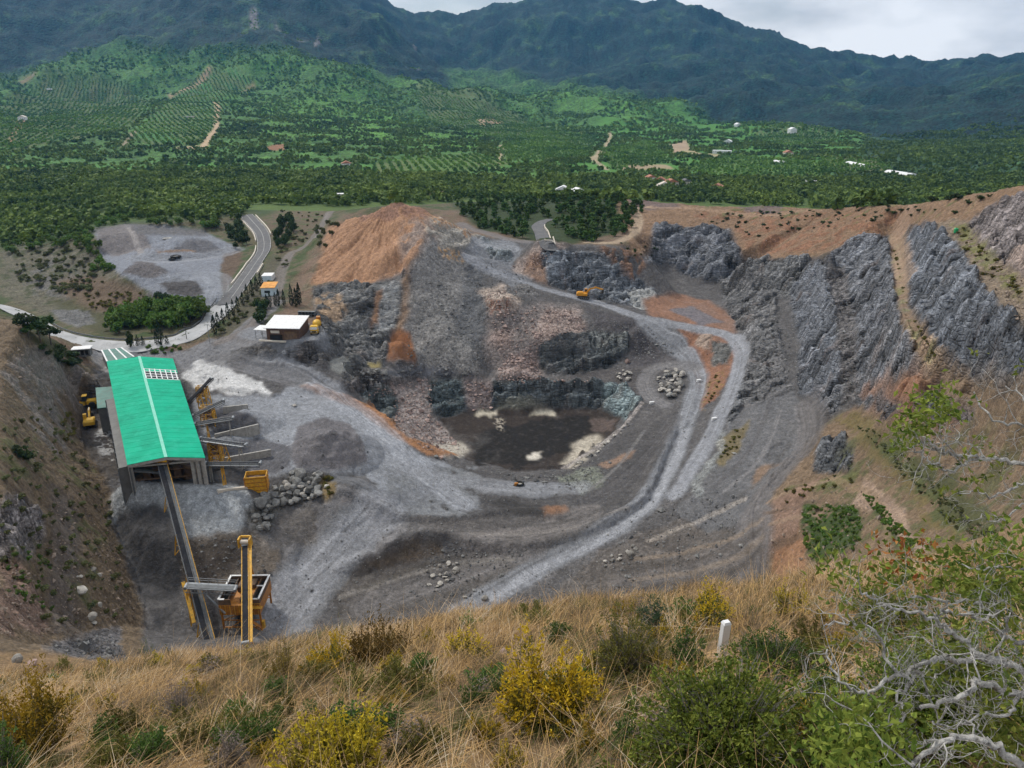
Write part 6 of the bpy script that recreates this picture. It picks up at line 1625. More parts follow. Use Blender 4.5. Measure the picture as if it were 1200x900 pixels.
# ---- conveyors
def conveyor(name, p, q, width, label, group=None, handrail=M_YEL, frame=M_DKSTEEL, belt=M_BELT, posts=(), walk=True, truss=True, head=M_STEEL, depth=.9):
    """Inclined belt from p to q with side trusses, rollers, walkway, drums and trestles at the given fractions."""
    p = Vector([float(c) for c in p]); q = Vector([float(c) for c in q])
    root = empty(name, (p + q) / 2, 0, label, 'conveyor', group)
    o = (p + q) / 2; a = p - o; c = q - o
    d = (c - a); Ln = d.length; d.normalize(); s = d.cross(Vector((0, 0, 1))).normalized(); u = s.cross(d).normalized()
    b = MB(); b.bar(a + u * .12, c + u * .12, width * .78, .1, u); b.build('belt', belt, root)
    b = MB()
    n = max(3, int(Ln / 2.0))
    for sd in (-1, 1):
        e = s * (sd * width * .5)
        b.bar(a + e, c + e, .14, .22, u); b.bar(a + e - u * depth, c + e - u * depth, .12, .12, u)
        if truss:
            for i in range(n):
                f0 = a + d * (Ln * i / n) + e; f1 = a + d * (Ln * (i + 1) / n) + e
                b.bar(f0, f1 - u * depth, .08); b.bar(f1, f1 - u * depth, .08)
    b.build('frame', frame, root)
    if walk:
        b = MB(); e = s * (width * .5 + .45)
        b.bar(a + e - u * .1, c + e - u * .1, .55, .06, u)
        wk_ = b.build('walkway', frame, root)
        b = MB()
        for off in (.15, .75):
            e2 = s * (width * .5 + off)
            if off < .5: continue
            for zz in (.55, 1.05): b.bar(a + e2 + u * zz, c + e2 + u * zz, .07)
            for i in range(n + 1): b.bar(a + d * (Ln * i / n) + e2 - u * .1, a + d * (Ln * i / n) + e2 + u * 1.05, .07)
        b.build('handrail', handrail, wk_)
    b = MB()
    for k, cc in ((0, a), (1, c)): b.tube(cc - s * width * .52, cc + s * width * .52, .36, n=14)
    b.build('drums', head, root)
    for f, zb, mat, w_ in posts:
        b = MB(); top = a + d * (Ln * f) - u * depth; zl = zb - o.z
        for sd in (-1, 1):
            e = s * (sd * w_); b.bar(top + s * sd * width * .45, (top.x + e.x, top.y + e.y, zl), .2)
        hgt = top.z - zl; m = max(1, int(hgt / 2.2))
        for i in range(m):
            z0 = zl + hgt * i / m; z1 = zl + hgt * (i + 1) / m
            f0 = width * .45 + (w_ - width * .45) * (1 - i / m); f1 = width * .45 + (w_ - width * .45) * (1 - (i + 1) / m)
            b.bar((top.x - s.x * f0, top.y - s.y * f0, z0), (top.x + s.x * f1, top.y + s.y * f1, z1), .12)
            b.bar((top.x + s.x * f0, top.y + s.y * f0, z0), (top.x - s.x * f1, top.y - s.y * f1, z1), .12)
        b.build('trestle', mat, root)
    return root


g_end = hit(243, 752, 60)
LC0 = U(244, 755, 106.2); LC1 = U(187, 540, 83.9)
conveyor('feed_conveyor', LC0, LC1, 1.3, 'long dark belt conveyor climbing from the yellow crusher up to the hall gable', None, M_YEL,
         posts=[(f, None or ground(*( (LC0 + (LC1 - LC0) * f)[:2])) - .3, M_YEL, 1.5) for f in (.12, .36, .58, .8)], depth=1.1)
b_ = None
# yellow housing where it enters the hall
hp_ = U(189, 540, 83.4); ho_ = empty('transfer_housing', hp_, 0, 'small rusty transfer housing at the top of the long conveyor, under the gable', 'machine housing')
b = MB(); b.box((-1.7, .4, .0), (.5, 1.8, 1.6)); b.box((1.7, .4, .0), (.5, 1.8, 1.6)); b.box((0, 1.0, .9), (4.0, .6, .5)); b.build('casing', M_BRONZE, ho_)
b = MB(); b.tube((-1.6, -.6, .3), (1.6, -.6, .3), .4, n=14); b.build('head_drum', M_YEL, ho_)

# yard conveyors, stacking product beside the hall
YB = CAMZ - 94.0
def yc(a, b_, lab, posts, **k): return conveyor('stacking_conveyor', a, b_, 1.3, lab, 'stacking conveyors beside the hall', posts=posts, **k)
yc(U(219, 473, 88.5), U(248, 443, 83.0), 'steep black stacking conveyor beside the hall, farthest up the yard', [(.45, YB + 2, M_YEL, 1.8), (.75, YB + 2, M_YEL, 1.8)], walk=False, frame=M_BELT, depth=.5)
yc(U(226, 487, 88.0), U(262, 469, 84.5), 'grey stacking conveyor with walkway between the black one and the sand heap', [(.35, YB, M_YEL, 2.0), (.6, YB, M_YEL, 2.0)], handrail=M_STEEL)
yc(U(228, 496.5, 86.5), U(273, 489.5, 85.8), 'grey stacking conveyor ending over the dark sand heap', [(.3, YB, M_YEL, 2.2), (.88, YB, M_CONC, .5)], handrail=M_STEEL)
yc(U(234, 513.5, 86.5), U(288, 521, 86.3), 'pale grey stacking conveyor over the middle bay wall', [(.25, YB, M_YEL, 2.2), (.5, YB, M_YEL, 2.2), (.86, YB, M_CONC, .5)], handrail=M_STEEL, frame=M_STEEL)
yc(U(240, 543, 86.8), U(305, 542.5, 86.6), 'dark stacking conveyor reaching out over the yellow steel bin', [(.3, YB, M_YEL, .9), (.08, YB, M_CONC, .7)], handrail=M_DKSTEEL)
# lattice screens tower of the sorting plant behind them
for (pa, pb, lab) in ((U(233, 478, 94), U(245, 476, 94), 'yellow lattice tower below the steep black conveyor'), (U(240, 500, 94), U(252, 503, 94), 'yellow lattice tower below the conveyor over the sand heap'), (U(248, 545, 94), U(262, 546, 94), 'yellow lattice tower below the pale grey conveyor')):
    tw = empty('lattice_tower', (pa + pb) / 2, 0, lab, 'lattice tower', 'yellow lattice towers'); wv = np.linalg.norm(pb - pa)
    b = MB(); H = 7.0
    cs = [(-wv / 2, -1.2), (wv / 2, -1.2), (wv / 2, 1.2), (-wv / 2, 1.2)]
    for x, y in cs: b.bar((x, y, -.4), (x * .8, y * .8, H), .22)
    for k in range(4):
        (x0, y0), (x1, y1) = cs[k], cs[(k + 1) % 4]
        for j in range(3):
            z0, z1 = H * j / 3, H * (j + 1) / 3; f0 = 1 - .2 * j / 3; f1 = 1 - .2 * (j + 1) / 3
            b.bar((x0 * f0, y0 * f0, z0), (x1 * f1, y1 * f1, z1), .12); b.bar((x1 * f0, y1 * f0, z0), (x0 * f1, y0 * f1, z1), .12); b.bar((x0 * f1, y0 * f1, z1), (x1 * f1, y1 * f1, z1), .14)
    b.build('lattice', M_YEL, tw)
    b = MB(); b.box((0, 0, H * .55), (wv * .8, 2.2, .12)); b.box((0, 0, H * .8), (wv * .5, 1.6, 1.4)); b.build('deck', M_BRONZE, tw)
# concrete bay walls
for (x0, y0, x1, y1, h, lab) in ((262, 484.5, 291, 479.5, 1.9, 'short concrete bay wall behind the dark sand heap'), (252, 513, 304, 507.5, 2.0, 'long concrete bay wall in front of the dark sand heap'), (263, 544, 318, 534.5, 2.0, 'concrete bay wall just behind the yellow steel bin')):
    p, q = hit(x0, y0, 100), hit(x1, y1, 100); o = (p + q) / 2
    b = MB(); zb = min(p[2], q[2]) - .4 - o[2]; d = Vector(q - p); d.z = 0; d.normalize(); nr = Vector((-d.y, d.x, 0)) * .35
    P0, P1 = Vector(p - o), Vector(q - o); zt = h
    b.hexa([(P0 - nr).xy[:] + (zb,), (P1 - nr).xy[:] + (zb,), (P1 + nr).xy[:] + (zb,), (P0 + nr).xy[:] + (zb,)], [(P0 - nr * .8).xy[:] + (zt,), (P1 - nr * .8).xy[:] + (zt,), (P1 + nr * .8).xy[:] + (zt,), (P0 + nr * .8).xy[:] + (zt,)])
    m_ = b.build('bay_wall', M_CONC, None, o); tag(m_, lab, 'concrete wall', 'concrete walls of the yard bays')
# yellow bin
bp_ = hit(302, 573, 100); bn = empty('steel_bin', bp_, .18, 'open yellow steel bin with ribbed sides at the edge of the yard', 'bin')
b = MB()
for (cx, cy, sx, sy) in ((0, -1.6, 5.2, .15), (0, 1.9, 5.2, .15), (-2.55, .15, .15, 3.4), (2.55, .15, .15, 3.4)): b.box((cx, cy, 2.0), (sx, sy, 4.4))
b.build('shell', M_YEL, bn)
b = MB()
for z in (.5, 1.6, 2.7, 3.8):
    b.box((0, -1.74, z), (5.3, .12, .2)); b.box((2.69, .15, z), (.12, 3.5, .2))
for x_ in (-2.6, 2.6): b.box((x_, -1.72, 2.1), (.22, .22, 4.5))
b.build('ribs', M_ORANGE, bn)
b = MB(); b.box((0, .15, 3.0), (4.9, 3.3, .2)); b.lathe([(1.5, 3.1), (.1, 3.8)], 12); b.build('gravel_fill', M_BRONZE, bn)
# dark chute leaning on the yard edge beside the hall
c0, c1 = U(244, 549, 88), U(252, 573, 94)
b = MB(); oc = (c0 + c1) / 2; b.bar(c0 - oc, c1 - oc, .8, .5); o = b.build('chute', M_DKSTEEL, None, oc); tag(o, 'dark slanting chute between the hall corner and the yellow bin', 'chute')
# retaining kerb below bin
p, q = hit(255, 577, 100), hit(298, 572, 100); oc = (p + q) / 2
b = MB(); b.bar(p - oc + [0, 0, .2], q - oc + [0, 0, .2], .8, 1.0); o = b.build('retaining_kerb', M_STUCCO, None, oc); tag(o, 'low concrete kerb along the foot of the yard below the yellow bin', 'kerb')

# ---- primary crusher
cc_ = UY(285, 700, 137.8); cz = CAMZ - 109.0; cr_ = empty('crusher', (cc_[0] + .6, 137.8, cz), .02, 'amber yellow crusher station with open hopper standing on steel legs', 'crusher')
for x_ in (-4.0, 0, 4.0):
    for y_ in (-4.0, 3.6):
        b = MB(); b.box((x_, y_, 2.2), (.35, .35, 5.6)); b.build('leg', M_ORANGE, cr_)
b = MB()
for z in (1.4, 3.2):
    for y_ in (-4.0, 3.6): b.bar((-4.0, y_, z), (4.0, y_, z), .18)
b.bar((-4.0, -4.0, .2), (0, -4.0, 3.2), .16); b.bar((4.0, -4.0, .2), (0, -4.0, 3.2), .16); b.bar((-4.0, -4.0, 3.2), (0, -4.0, 4.8), .16)
b.build('bracing', M_ORANGE, cr_)
b = MB(); b.box((0, -.1, 6.1), (8.5, 8.7, 2.4)); b.build('body', M_ORANGE, cr_)
b = MB(); [b.box((-3.9 + i * .975, -4.5, 6.1), (.12, .1, 2.3)) for i in range(9)]; b.build('body_ribs', M_YEL, cr_)
b = MB()
for (cx, cy, sx, sy) in ((-4.15, 0, .18, 8.4), (4.15, 0, .18, 8.4), (0, 4.1, 8.1, .18), (-2.9, -4.25, 2.4, .18), (2.9, -4.25, 2.4, .18)): b.box((cx, cy, 7.95), (sx, sy, 1.4))
b.box((2.5, 0, 7.7), (.2, 8.0, 1.0)); b.box((-2.5, 0, 7.7), (.2, 8.0, 1.0)); b.build('hopper', M_BRONZE, cr_)
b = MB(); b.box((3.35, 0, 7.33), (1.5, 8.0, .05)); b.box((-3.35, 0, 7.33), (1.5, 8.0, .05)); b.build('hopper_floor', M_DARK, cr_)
b = MB()
for (cx, cy, sx, sy) in ((-4.15, 0, .4, 8.6), (4.15, 0, .4, 8.6), (3.3, -4.25, 1.5, .4), (-3.5, -4.25, 1.1, .4), (0, 4.1, 8.1, .4), (3.3, .3, 1.5, .3)): b.box((cx, cy, 8.72), (sx, sy, .18))
b.build('hopper_rim', M_WHITE, cr_)
b = MB(); b.box((-.6, 1.6, 7.9), (2.2, 3.0, 1.5), bev=.2); b.box((1.2, 2.4, 7.7), (1.2, 2.2, 1.2)); b.box((.9, -2.2, 7.6), (2.0, 2.4, .9)); b.build('jaw_drive', M_BRONZE, cr_)
b = MB(); b.bar((3.9, -4.8, 7.0), (1.2, -4.8, 4.0), .9, .12); b.bar((4.6, -4.9, 1.6), (2.0, -4.9, 3.8), .8, .12); b.build('stair', M_ORANGE, cr_)
b = MB()
for z in (7.6, 8.2): b.bar((1.0, -5.2, z), (4.7, -5.2, z), .08)
for x_ in (1, 2.3, 3.6, 4.7): b.bar((x_, -5.2, 7.0), (x_, -5.2, 8.2), .08)
b.box((3.0, -4.9, 7.0), (3.8, .8, .1)); b.box((4.7, -4.6, 2.6), (.5, .7, 1.8)); b.build('service_deck', M_YEL, cr_)
# its raised discharge conveyor, seen end on, and the blue-grey cross conveyor
conveyor('crusher_conveyor', UY(287.5, 753, 122), UY(287, 639, 144.4), 1.35, 'yellow railed conveyor standing out over the crusher, seen end on', None, M_YEL, frame=M_YEL, posts=[(.12, cz, M_ORANGE, 1.6), (.93, cz + 1, M_ORANGE, 1.6)], depth=1.2)
hd = UY(287, 637, 144.6); hh = empty('drive_head', hd, 0, 'yellow drive head frame at the upper end of the crusher conveyor', 'drive head')
b = MB()
for x_ in (-1.2, 1.2): b.box((x_, .2, .3), (.28, 1.8, 2.2))
b.box((0, 1.0, 1.2), (2.68, .3, .4)); b.build('frame', M_YEL, hh)
b = MB(); b.tube((-.9, 0, .4), (.9, 0, .4), .5, n=14); b.build('drum', M_STUCCO, hh)
conveyor('cross_conveyor', U(276, 690, 99.4), U(218, 687, 98.2), 1.6, 'blue grey cross conveyor carrying stone from the crusher to the long belt', None, M_STEEL, frame=M_STEEL, belt=M_DKSTEEL, posts=[(.97, ground(*U(219, 688, 98.2)[:2]), M_YEL, 1.4)], depth=1.0)
p0, p1 = U(238, 694, 99.6), U(264, 719, 103.4)
b = MB(); oc = (p0 + p1) / 2; b.bar(p0 - oc, p1 - oc, .3); o = b.build('steel_prop', M_STEEL, None, oc); tag(o, 'pale steel prop slanting from the cross conveyor to the crusher body', 'prop')
p0, p1 = U(214.5, 682, 98.5), U(227.5, 730, 104.5)
b = MB(); oc = (p0 + p1) / 2; b.bar(p0 - oc, p1 - oc, .7, .5); o = b.build('side_chute', M_YEL, None, oc); tag(o, 'yellow side chute running down the left edge of the long conveyor', 'chute')

# ---- houses, glasshouses and farm sheds of the plain
def house(px, py, w, d, h, lab, roof=M_TILE, wall=M_STUCCO, flat=False, rz=None, rmin=420):
    p = hit(px, py, rmin); rz = random.uniform(-.6, .6) if rz is None else rz
    o = empty('farmhouse' if not flat else 'farm_building', p, rz, lab, 'house' if not flat else 'farm building')
    b = MB(); b.box((0, 0, h / 2 - .4), (w, d, h + .8)); b.build('wall', wall, o)
    b = MB()
    if flat: b.box((0, 0, h + .1), (w + .5, d + .5, .25))
    else:
        b.prism([(-w / 2 - .4, h - .05), (w / 2 + .4, h - .05), (0, h + w * .24)], -d / 2 - .4, d / 2 + .4)
    b.build('roof', roof, o)
    b = MB(); k = max(2, int(w / 3))
    for i in range(k): b.box((-w / 2 + w * (i + .5) / k, -d / 2 - .03, h * .55), (1.0, .1, 1.2))
    b.build('windows', M_GLASS, o)
    b = MB(); b.box((w * .28, -d / 2 - .03, 1.0), (1.1, .12, 2.1)); b.build('door', M_BRICK, o)
for args in ((162, 217, 12, 8, 4, 'white cottage among the dark woods at the upper left', M_WHITE, M_WHITE, True), (27, 141, 14, 10, 6, 'pale farmhouse beside an earth track on the left orchard slope', M_STUCCO, M_WHITE),
             (58, 105, 14, 8, 4, 'small white hut high on the left orchard slope', M_WHITE, M_WHITE, True), (222, 138, 22, 6, 3, 'long pale shed between the orchard rows', M_WHITE, M_STUCCO, True),
             (406, 196, 12, 9, 5, 'pale house in the trees beyond the middle orchards', M_TILE, M_WHITE), (404, 233, 12, 6, 4, 'pale farm shed behind the crest of the track', M_WHITE, M_STUCCO, True),
             (762, 214, 10, 8, 6, 'white house with tiled roof at the left of the hamlet', M_TILE, M_WHITE), (774, 216, 12, 8, 5, 'low white house in the middle of the hamlet', M_TILE, M_WHITE), (786, 219, 14, 8, 5, 'pale hamlet house with a red tiled roof by the field', M_TILE, M_STUCCO),
             (778, 222, 16, 9, 4, 'wide cream house at the near edge of the hamlet', M_STUCCO, M_STUCCO), (803, 217, 12, 6, 4, 'grey roofed barn at the right of the hamlet', M_CLAD, M_STUCCO), (840, 224, 11, 8, 5, 'lone pale house to the right of the hamlet', M_TILE, M_STUCCO),
             (846, 180, 30, 10, 5, 'long white farm building in the middle of the plain', M_WHITE, M_WHITE, True), (853, 169, 14, 10, 6, 'white farmhouse at the foot of the forest', M_WHITE, M_WHITE), (928, 156, 18, 12, 9, 'tall white house below the forest edge', M_WHITE, M_WHITE),
             (864, 148, 16, 10, 5, 'small white house at the top of the plain by the forest', M_WHITE, M_WHITE), (923, 183, 14, 9, 6, 'pink roofed house right of the green fields', M_TILE, M_STUCCO), (660, 228, 14, 9, 5, 'white house peeping out behind the pine grove', M_WHITE, M_WHITE), (677, 230, 12, 8, 5, 'cream house just right of the one behind the pine grove', M_WHITE, M_STUCCO)):
    house(*args)
for (x0, y0, x1, y1, dp, h, lab) in ((938, 214, 959, 215, 16, 3.2, 'grey white glasshouse on the near edge of the plain'), (995, 192, 1014, 195, 12, 3, 'narrow white plastic tunnel beside the dark wood'), (1041, 202, 1070, 206, 12, 3, 'longest white plastic tunnel in front of the dark wood'), (908, 190, 918, 191, 10, 3, 'short white plastic tunnel in the green field')):
    p, q = hit(x0, y0, 420), hit(x1, y1, 420); o_ = (p + q) / 2; dv = q - p; ln = math.hypot(dv[0], dv[1]); rz = math.atan2(dv[1], dv[0])
    o = empty('poly_tunnel', o_, rz, lab, 'greenhouse')
    pts = [(dp / 2 * math.cos(t), h * math.sin(t)) for t in np.linspace(0, math.pi, 9)]
    b = MB(); b.prism([(-y, z) for y, z in pts], -ln / 2, ln / 2); m_ = b.build('cover', M_WHITE, o); m_.rotation_euler = (0, 0, -math.pi / 2)
    b = MB(); [b.box((-ln / 2 + ln * i / 8, 0, .2), (.5, dp + .6, .8)) for i in range(9)]; b.build('base_frame', M_STEEL, o)

# ---- the paved road: surface, edge line, parapet and guard rail
ROADPX = [(-60, 349), (0, 360), (35, 375), (60, 389), (100, 402), (150, 407), (200, 400), (233, 389), (253, 371), (268, 354), (283, 333), (298, 311), (309, 293), (307, 274), (296, 260), (289, 252)]
RP = [hit(px, py, 150) for px, py in ROADPX]
RP = [np.array(p) for p in smooth_line([tuple(p[:2]) for p in RP], 10)]


def ribbon(name, line, off0, off1, lift, mat, thick=.0, label=None, cat=None, kind=None, nx=4):
    V = []; F = []
    n = len(line); Z = None
    for i, p in enumerate(line):
        d = line[min(i + 1, n - 1)] - line[max(i - 1, 0)]; d = d / (np.linalg.norm(d) + 1e-9); nr = np.array([d[1], -d[0]])
        for k in range(nx + 1):
            o = off0 + (off1 - off0) * k / nx; q = p + nr * o
            z = max(ground(*(p + nr * oo)) for oo in (o - .8, o, o + .8)) + lift
            V.append((q[0], q[1], z))
    m = nx + 1
    zs = np.array([v[2] for v in V]).reshape(n, m)
    for _ in range(3): zs[1:-1] = np.maximum((zs[:-2] + zs[1:-1] + zs[2:]) / 3, zs[1:-1] - .03)
    V = [(v[0], v[1], z) for v, z in zip(V, zs.ravel())]
    F = [(i * m + k, i * m + k + 1, (i + 1) * m + k + 1, (i + 1) * m + k) for i in range(n - 1) for k in range(nx)]
    b = MB(); b.v = list(V); b.f = list(F)
    if thick:
        nv = len(V); b.v += [(x, y, z - thick) for x, y, z in V]
        b.f += [(i * m, (i + 1) * m, (i + 1) * m + nv, i * m + nv) for i in range(n - 1)] + [((i + 1) * m + nx, i * m + nx, i * m + nx + nv, (i + 1) * m + nx + nv) for i in range(n - 1)] + [(0, nv, nv + nx, nx)] + [((n - 1) * m + nx, (n - 1) * m + nx + nv, (n - 1) * m + nv, (n - 1) * m)]
    o = b.build(name, mat); tag(o, label, cat, None, kind)
    return o


M_DUSTROAD = solid('dusty_road', (.38, .385, .395), .9, var=.18, scale=.12, dirt=(.26, .265, .27))
cut = 88
ribbon('dusty_road', RP[:cut + 1], -4.6, 4.6, .12, M_DUSTROAD, .25, kind='structure')
ribbon('asphalt_road', RP[cut:], -3.6, 3.6, .14, M_ASPH, .25, kind='structure')
for off, nm in ((0.0, 'centre_line'), (-3.3, 'edge_line'), (3.3, 'edge_line')):
    ribbon(nm, RP[cut + 4:], off - .09, off + .09, .155, M_LINE, 0, kind='structure', nx=1)
# low pale parapets on both sides of the upper road
def parapet(i0, i1, off, h, lab, mat=M_STUCCO):
    b = MB(); ln = RP[i0:i1]; n = len(ln); o0 = ln[n // 2]; z0 = ground(*o0)
    prev = None
    for i, p in enumerate(ln):
        d = RP[min(i0 + i + 1, len(RP) - 1)] - RP[i0 + i - 1]; d = d / np.linalg.norm(d); nr = np.array([d[1], -d[0]]); q = p + nr * off; z = ground(*q) - z0
        c = (q[0] - o0[0], q[1] - o0[1], z + h / 2)
        if prev: b.bar(prev, c, .5, h + .3)
        prev = c
    o = b.build('parapet', mat, None, (o0[0], o0[1], z0)); tag(o, lab, 'parapet', 'pale parapets of the upper road')
parapet(100, 124, -4.2, .9, 'low pale parapet on the left edge of the upper road, the lower stretch'); parapet(126, 149, -4.2, .9, 'low pale parapet on the left edge of the upper road, round the top bend')
parapet(104, 110, 4.6, .9, 'short pale parapet on the right edge of the upper road'); parapet(128, 147, 4.2, .9, 'low pale parapet inside the top bend of the upper road')
gr_ = empty('guard_rail', (*RP[50], ground(*RP[50])), 0, 'dark steel guard rail round the outside of the dusty road bend', 'guard rail')
b = MB(); bp = MB(); prev = None; z0 = ground(*RP[50])
for i in range(22, 92):
    d = RP[i + 1] - RP[i - 1]; d = d / np.linalg.norm(d); nr = np.array([d[1], -d[0]]); q = RP[i] - nr * 5.2; z = ground(*q) - z0
    c = (q[0] - RP[50][0], q[1] - RP[50][1], z + .75)
    if prev: b.bar(prev, c, .16, .5)
    if i % 2 == 0: bp.box((c[0], c[1], z + .35), (.16, .16, .9))
    prev = c
b.build('rail', M_DKSTEEL, gr_); bp.build('posts', M_DKSTEEL, gr_)
# the bend of road seen through the pines
G2 = [hit(px, py, 250)[:2] for px, py in [(650, 287), (640, 282), (634, 274), (630, 266), (636, 260), (646, 257)]]
G2 = [np.array(p) for p in smooth_line([tuple(p) for p in G2], 6)]
ribbon('asphalt_road', G2, -3.2, 3.2, .14, M_ASPH, .25, kind='structure')
b = MB(); prev = None; o0 = G2[10]; z0 = ground(*o0)
for i in range(2, 20):
    d = G2[i + 1] - G2[i - 1]; d = d / np.linalg.norm(d); q = G2[i] + np.array([d[1], -d[0]]) * 3.6; c = (q[0] - o0[0], q[1] - o0[1], ground(*q) - z0 + .4)
    if prev: b.bar(prev, c, .4, 1.0)
    prev = c
o = b.build('parapet', M_STUCCO, None, (*o0, z0)); tag(o, 'low pale parapet beside the road bend among the pines', 'parapet')
# ================================================================== MACHINES, BOULDERS AND SMALL THINGS
M_TYRE = solid('tyre_rubber', (.018, .018, .018), .9, var=.2)
M_CABY = solid('machine_yellow', (.68, .40, .015), .5, var=.12, scale=2, dirt=(.42, .27, .07))
M_CABO = solid('machine_orange', (.62, .27, .01), .5, var=.12, scale=2, dirt=(.36, .19, .05))
M_TRACK = solid('track_steel', (.05, .045, .04), .8, .2, var=.3)


def excavator(p, rz, label, paint, boom=((1.0, 2.0), (4.2, 4.6), (6.6, 3.0)), bucket=(6.5, .6), s=1.0):
    """Tracked excavator; x forward. boom: side outline of boom foot, knee and stick end."""
    e = empty('excavator', p, rz, label, 'excavator'); e.scale = (s, s, s)
    for sd in (-1, 1):
        b = MB(); pts = [(-2.1, .25), (-1.8, .0), (1.8, .0), (2.15, .3), (2.1, .75), (1.7, .95), (-1.7, .95), (-2.15, .7)]
        b.prism(pts, sd * 1.25 - .3, sd * 1.25 + .3); tr = b.build('track', M_TRACK, e)
        b = MB()
        for i in range(5): b.tube((-1.5 + .75 * i, sd * 1.57, .42), (-1.5 + .75 * i, sd * 1.59, .42), .26, n=10)
        b.build('rollers', M_DKSTEEL, tr)
    b = MB(); b.box((0, 0, .75), (2.4, 1.9, .5)); b.lathe([(.8, .9), (.8, 1.15)], 14); b.build('undercarriage', M_TRACK, e)
    b = MB(); b.box((-.5, 0, 1.6), (3.6, 2.7, .9), bev=.12); b.box((-1.2, -.25, 2.2), (2.0, 1.9, .5), bev=.15); b.build('body', paint, e)
    b = MB(); b.box((-2.25, 0, 1.7), (.7, 2.8, 1.1), bev=.25); b.build('counterweight', paint, e)
    b = MB(); b.hexa([(.1, .45, 2.0), (1.5, .45, 2.0), (1.5, 1.35, 2.0), (.1, 1.35, 2.0)], [(.2, .5, 3.3), (1.1, .5, 3.3), (1.1, 1.3, 3.3), (.2, 1.3, 3.3)]); cb = b.build('cab', paint, e)
    b = MB(); b.hexa([(1.36, .52, 2.25), (1.42, .52, 2.25), (1.42, 1.28, 2.25), (1.36, 1.28, 2.25)], [(1.1, .56, 3.2), (1.16, .56, 3.2), (1.16, 1.24, 3.2), (1.1, 1.24, 3.2)]); b.box((.7, 1.36, 2.75), (.75, .06, .8)); b.box((.7, .44, 2.75), (.75, .06, .8)); b.build('window', M_GLASS, cb)
    f, k, t = boom
    b = MB(); m = ((f[0] + k[0]) / 2 - .4, (f[1] + k[1]) / 2 + .5)
    b.bar((f[0], -.1, f[1]), (m[0], -.1, m[1]), .45, .6); b.bar((m[0], -.1, m[1]), (k[0], -.1, k[1]), .45, .55); bo = b.build('boom', paint, e)
    b = MB(); b.bar((f[0] + .5, -.1, f[1] - .3), (m[0], -.1, m[1] - .35), .2); b.bar((m[0], -.1, m[1] + .4), (k[0] - .2, -.1, k[1] + .35), .18); b.build('hydraulic_ram', M_STEEL, bo)
    b = MB(); b.bar((k[0] - .3, -.1, k[1] + .25), (t[0], -.1, t[1]), .35, .45); st = b.build('stick', paint, e)
    b = MB(); x, z = bucket; dx, dz = t[0], t[1]
    b.prism([(dx + .15, dz + .2), (dx + .3, dz - .9), (dx - .3, dz - 1.5), (dx - 1.1, dz - 1.2), (dx - .55, dz - .9), (dx - .35, dz)], -.75, .55)
    for y in (-.6, -.3, 0, .3): b.bar((dx - 1.05, y, dz - 1.2), (dx - 1.35, y, dz - 1.05), .1)
    b.build('bucket', M_TRACK, st)
    return e


def heading(p, q):
    return math.atan2(q[1] - p[1], q[0] - p[0])


p = hit(106, 499, 100); excavator(p, heading(p, hit(107, 478, 100)), 'yellow tracked excavator parked beside the tower annexe, boom folded down ahead', M_CABY, ((1.0, 2.0), (4.6, 3.2), (5.6, 1.6)), s=1.12)
p = hit(684, 349.5, 200); excavator(p, heading(p, p + np.array([1, -.15, 0])), 'orange yellow excavator at work on the pale haul road at the back of the pit', M_CABO, ((1.0, 2.0), (4.0, 4.0), (6.8, 3.4)), s=1.18)

# wheel loader
p = hit(101, 477, 100); e = empty('wheel_loader', p, heading(p, p + np.array([-1, -.35, 0])), 'yellow wheel loader with raised cab standing behind the parked excavator', 'wheel loader'); e.scale = (1.15,) * 3
b = MB(); b.box((-1.6, 0, 1.5), (2.6, 1.9, 1.2), bev=.2); b.box((.8, 0, 1.1), (1.8, 1.2, .8), bev=.1); b.build('body', M_CABY, e)
b = MB(); b.hexa([(-.6, -.75, 2.0), (.6, -.75, 2.0), (.6, .75, 2.0), (-.6, .75, 2.0)], [(-.5, -.7, 3.3), (.35, -.7, 3.3), (.35, .7, 3.3), (-.5, .7, 3.3)]); cb = b.build('cab', M_GLASS, e)
b = MB(); b.box((-.08, 0, 3.36), (1.2, 1.7, .16), bev=.05); b.build('cab_roof', M_CABY, cb)
for x_ in (-1.7, 1.3):
    for sd in (-1, 1):
        b = MB(); b.lathe([(.45, -.3), (.78, -.3), (.85, -.2), (.85, .2), (.78, .3), (.45, .3)], 18, 'y', (0, 0, 0)); wl_ = b.build('wheel', M_TYRE, e, (x_, sd * 1.15, .8)); b = MB(); b.lathe([(.44, -.2), (.44, .2)], 12, 'y'); b.build('rim', M_CABY, wl_)
b = MB(); [b.bar((1.2, y, 1.6), (2.9, y, .8), .22, .35) for y in (-.5, .5)]; b.build('lift_arms', M_CABO, e)
b = MB(); b.prism([(2.7, .2), (3.8, .1), (2.9, .45), (2.75, 1.4), (2.5, 1.3)], -1.35, 1.35); b.build('bucket', M_TRACK, e)

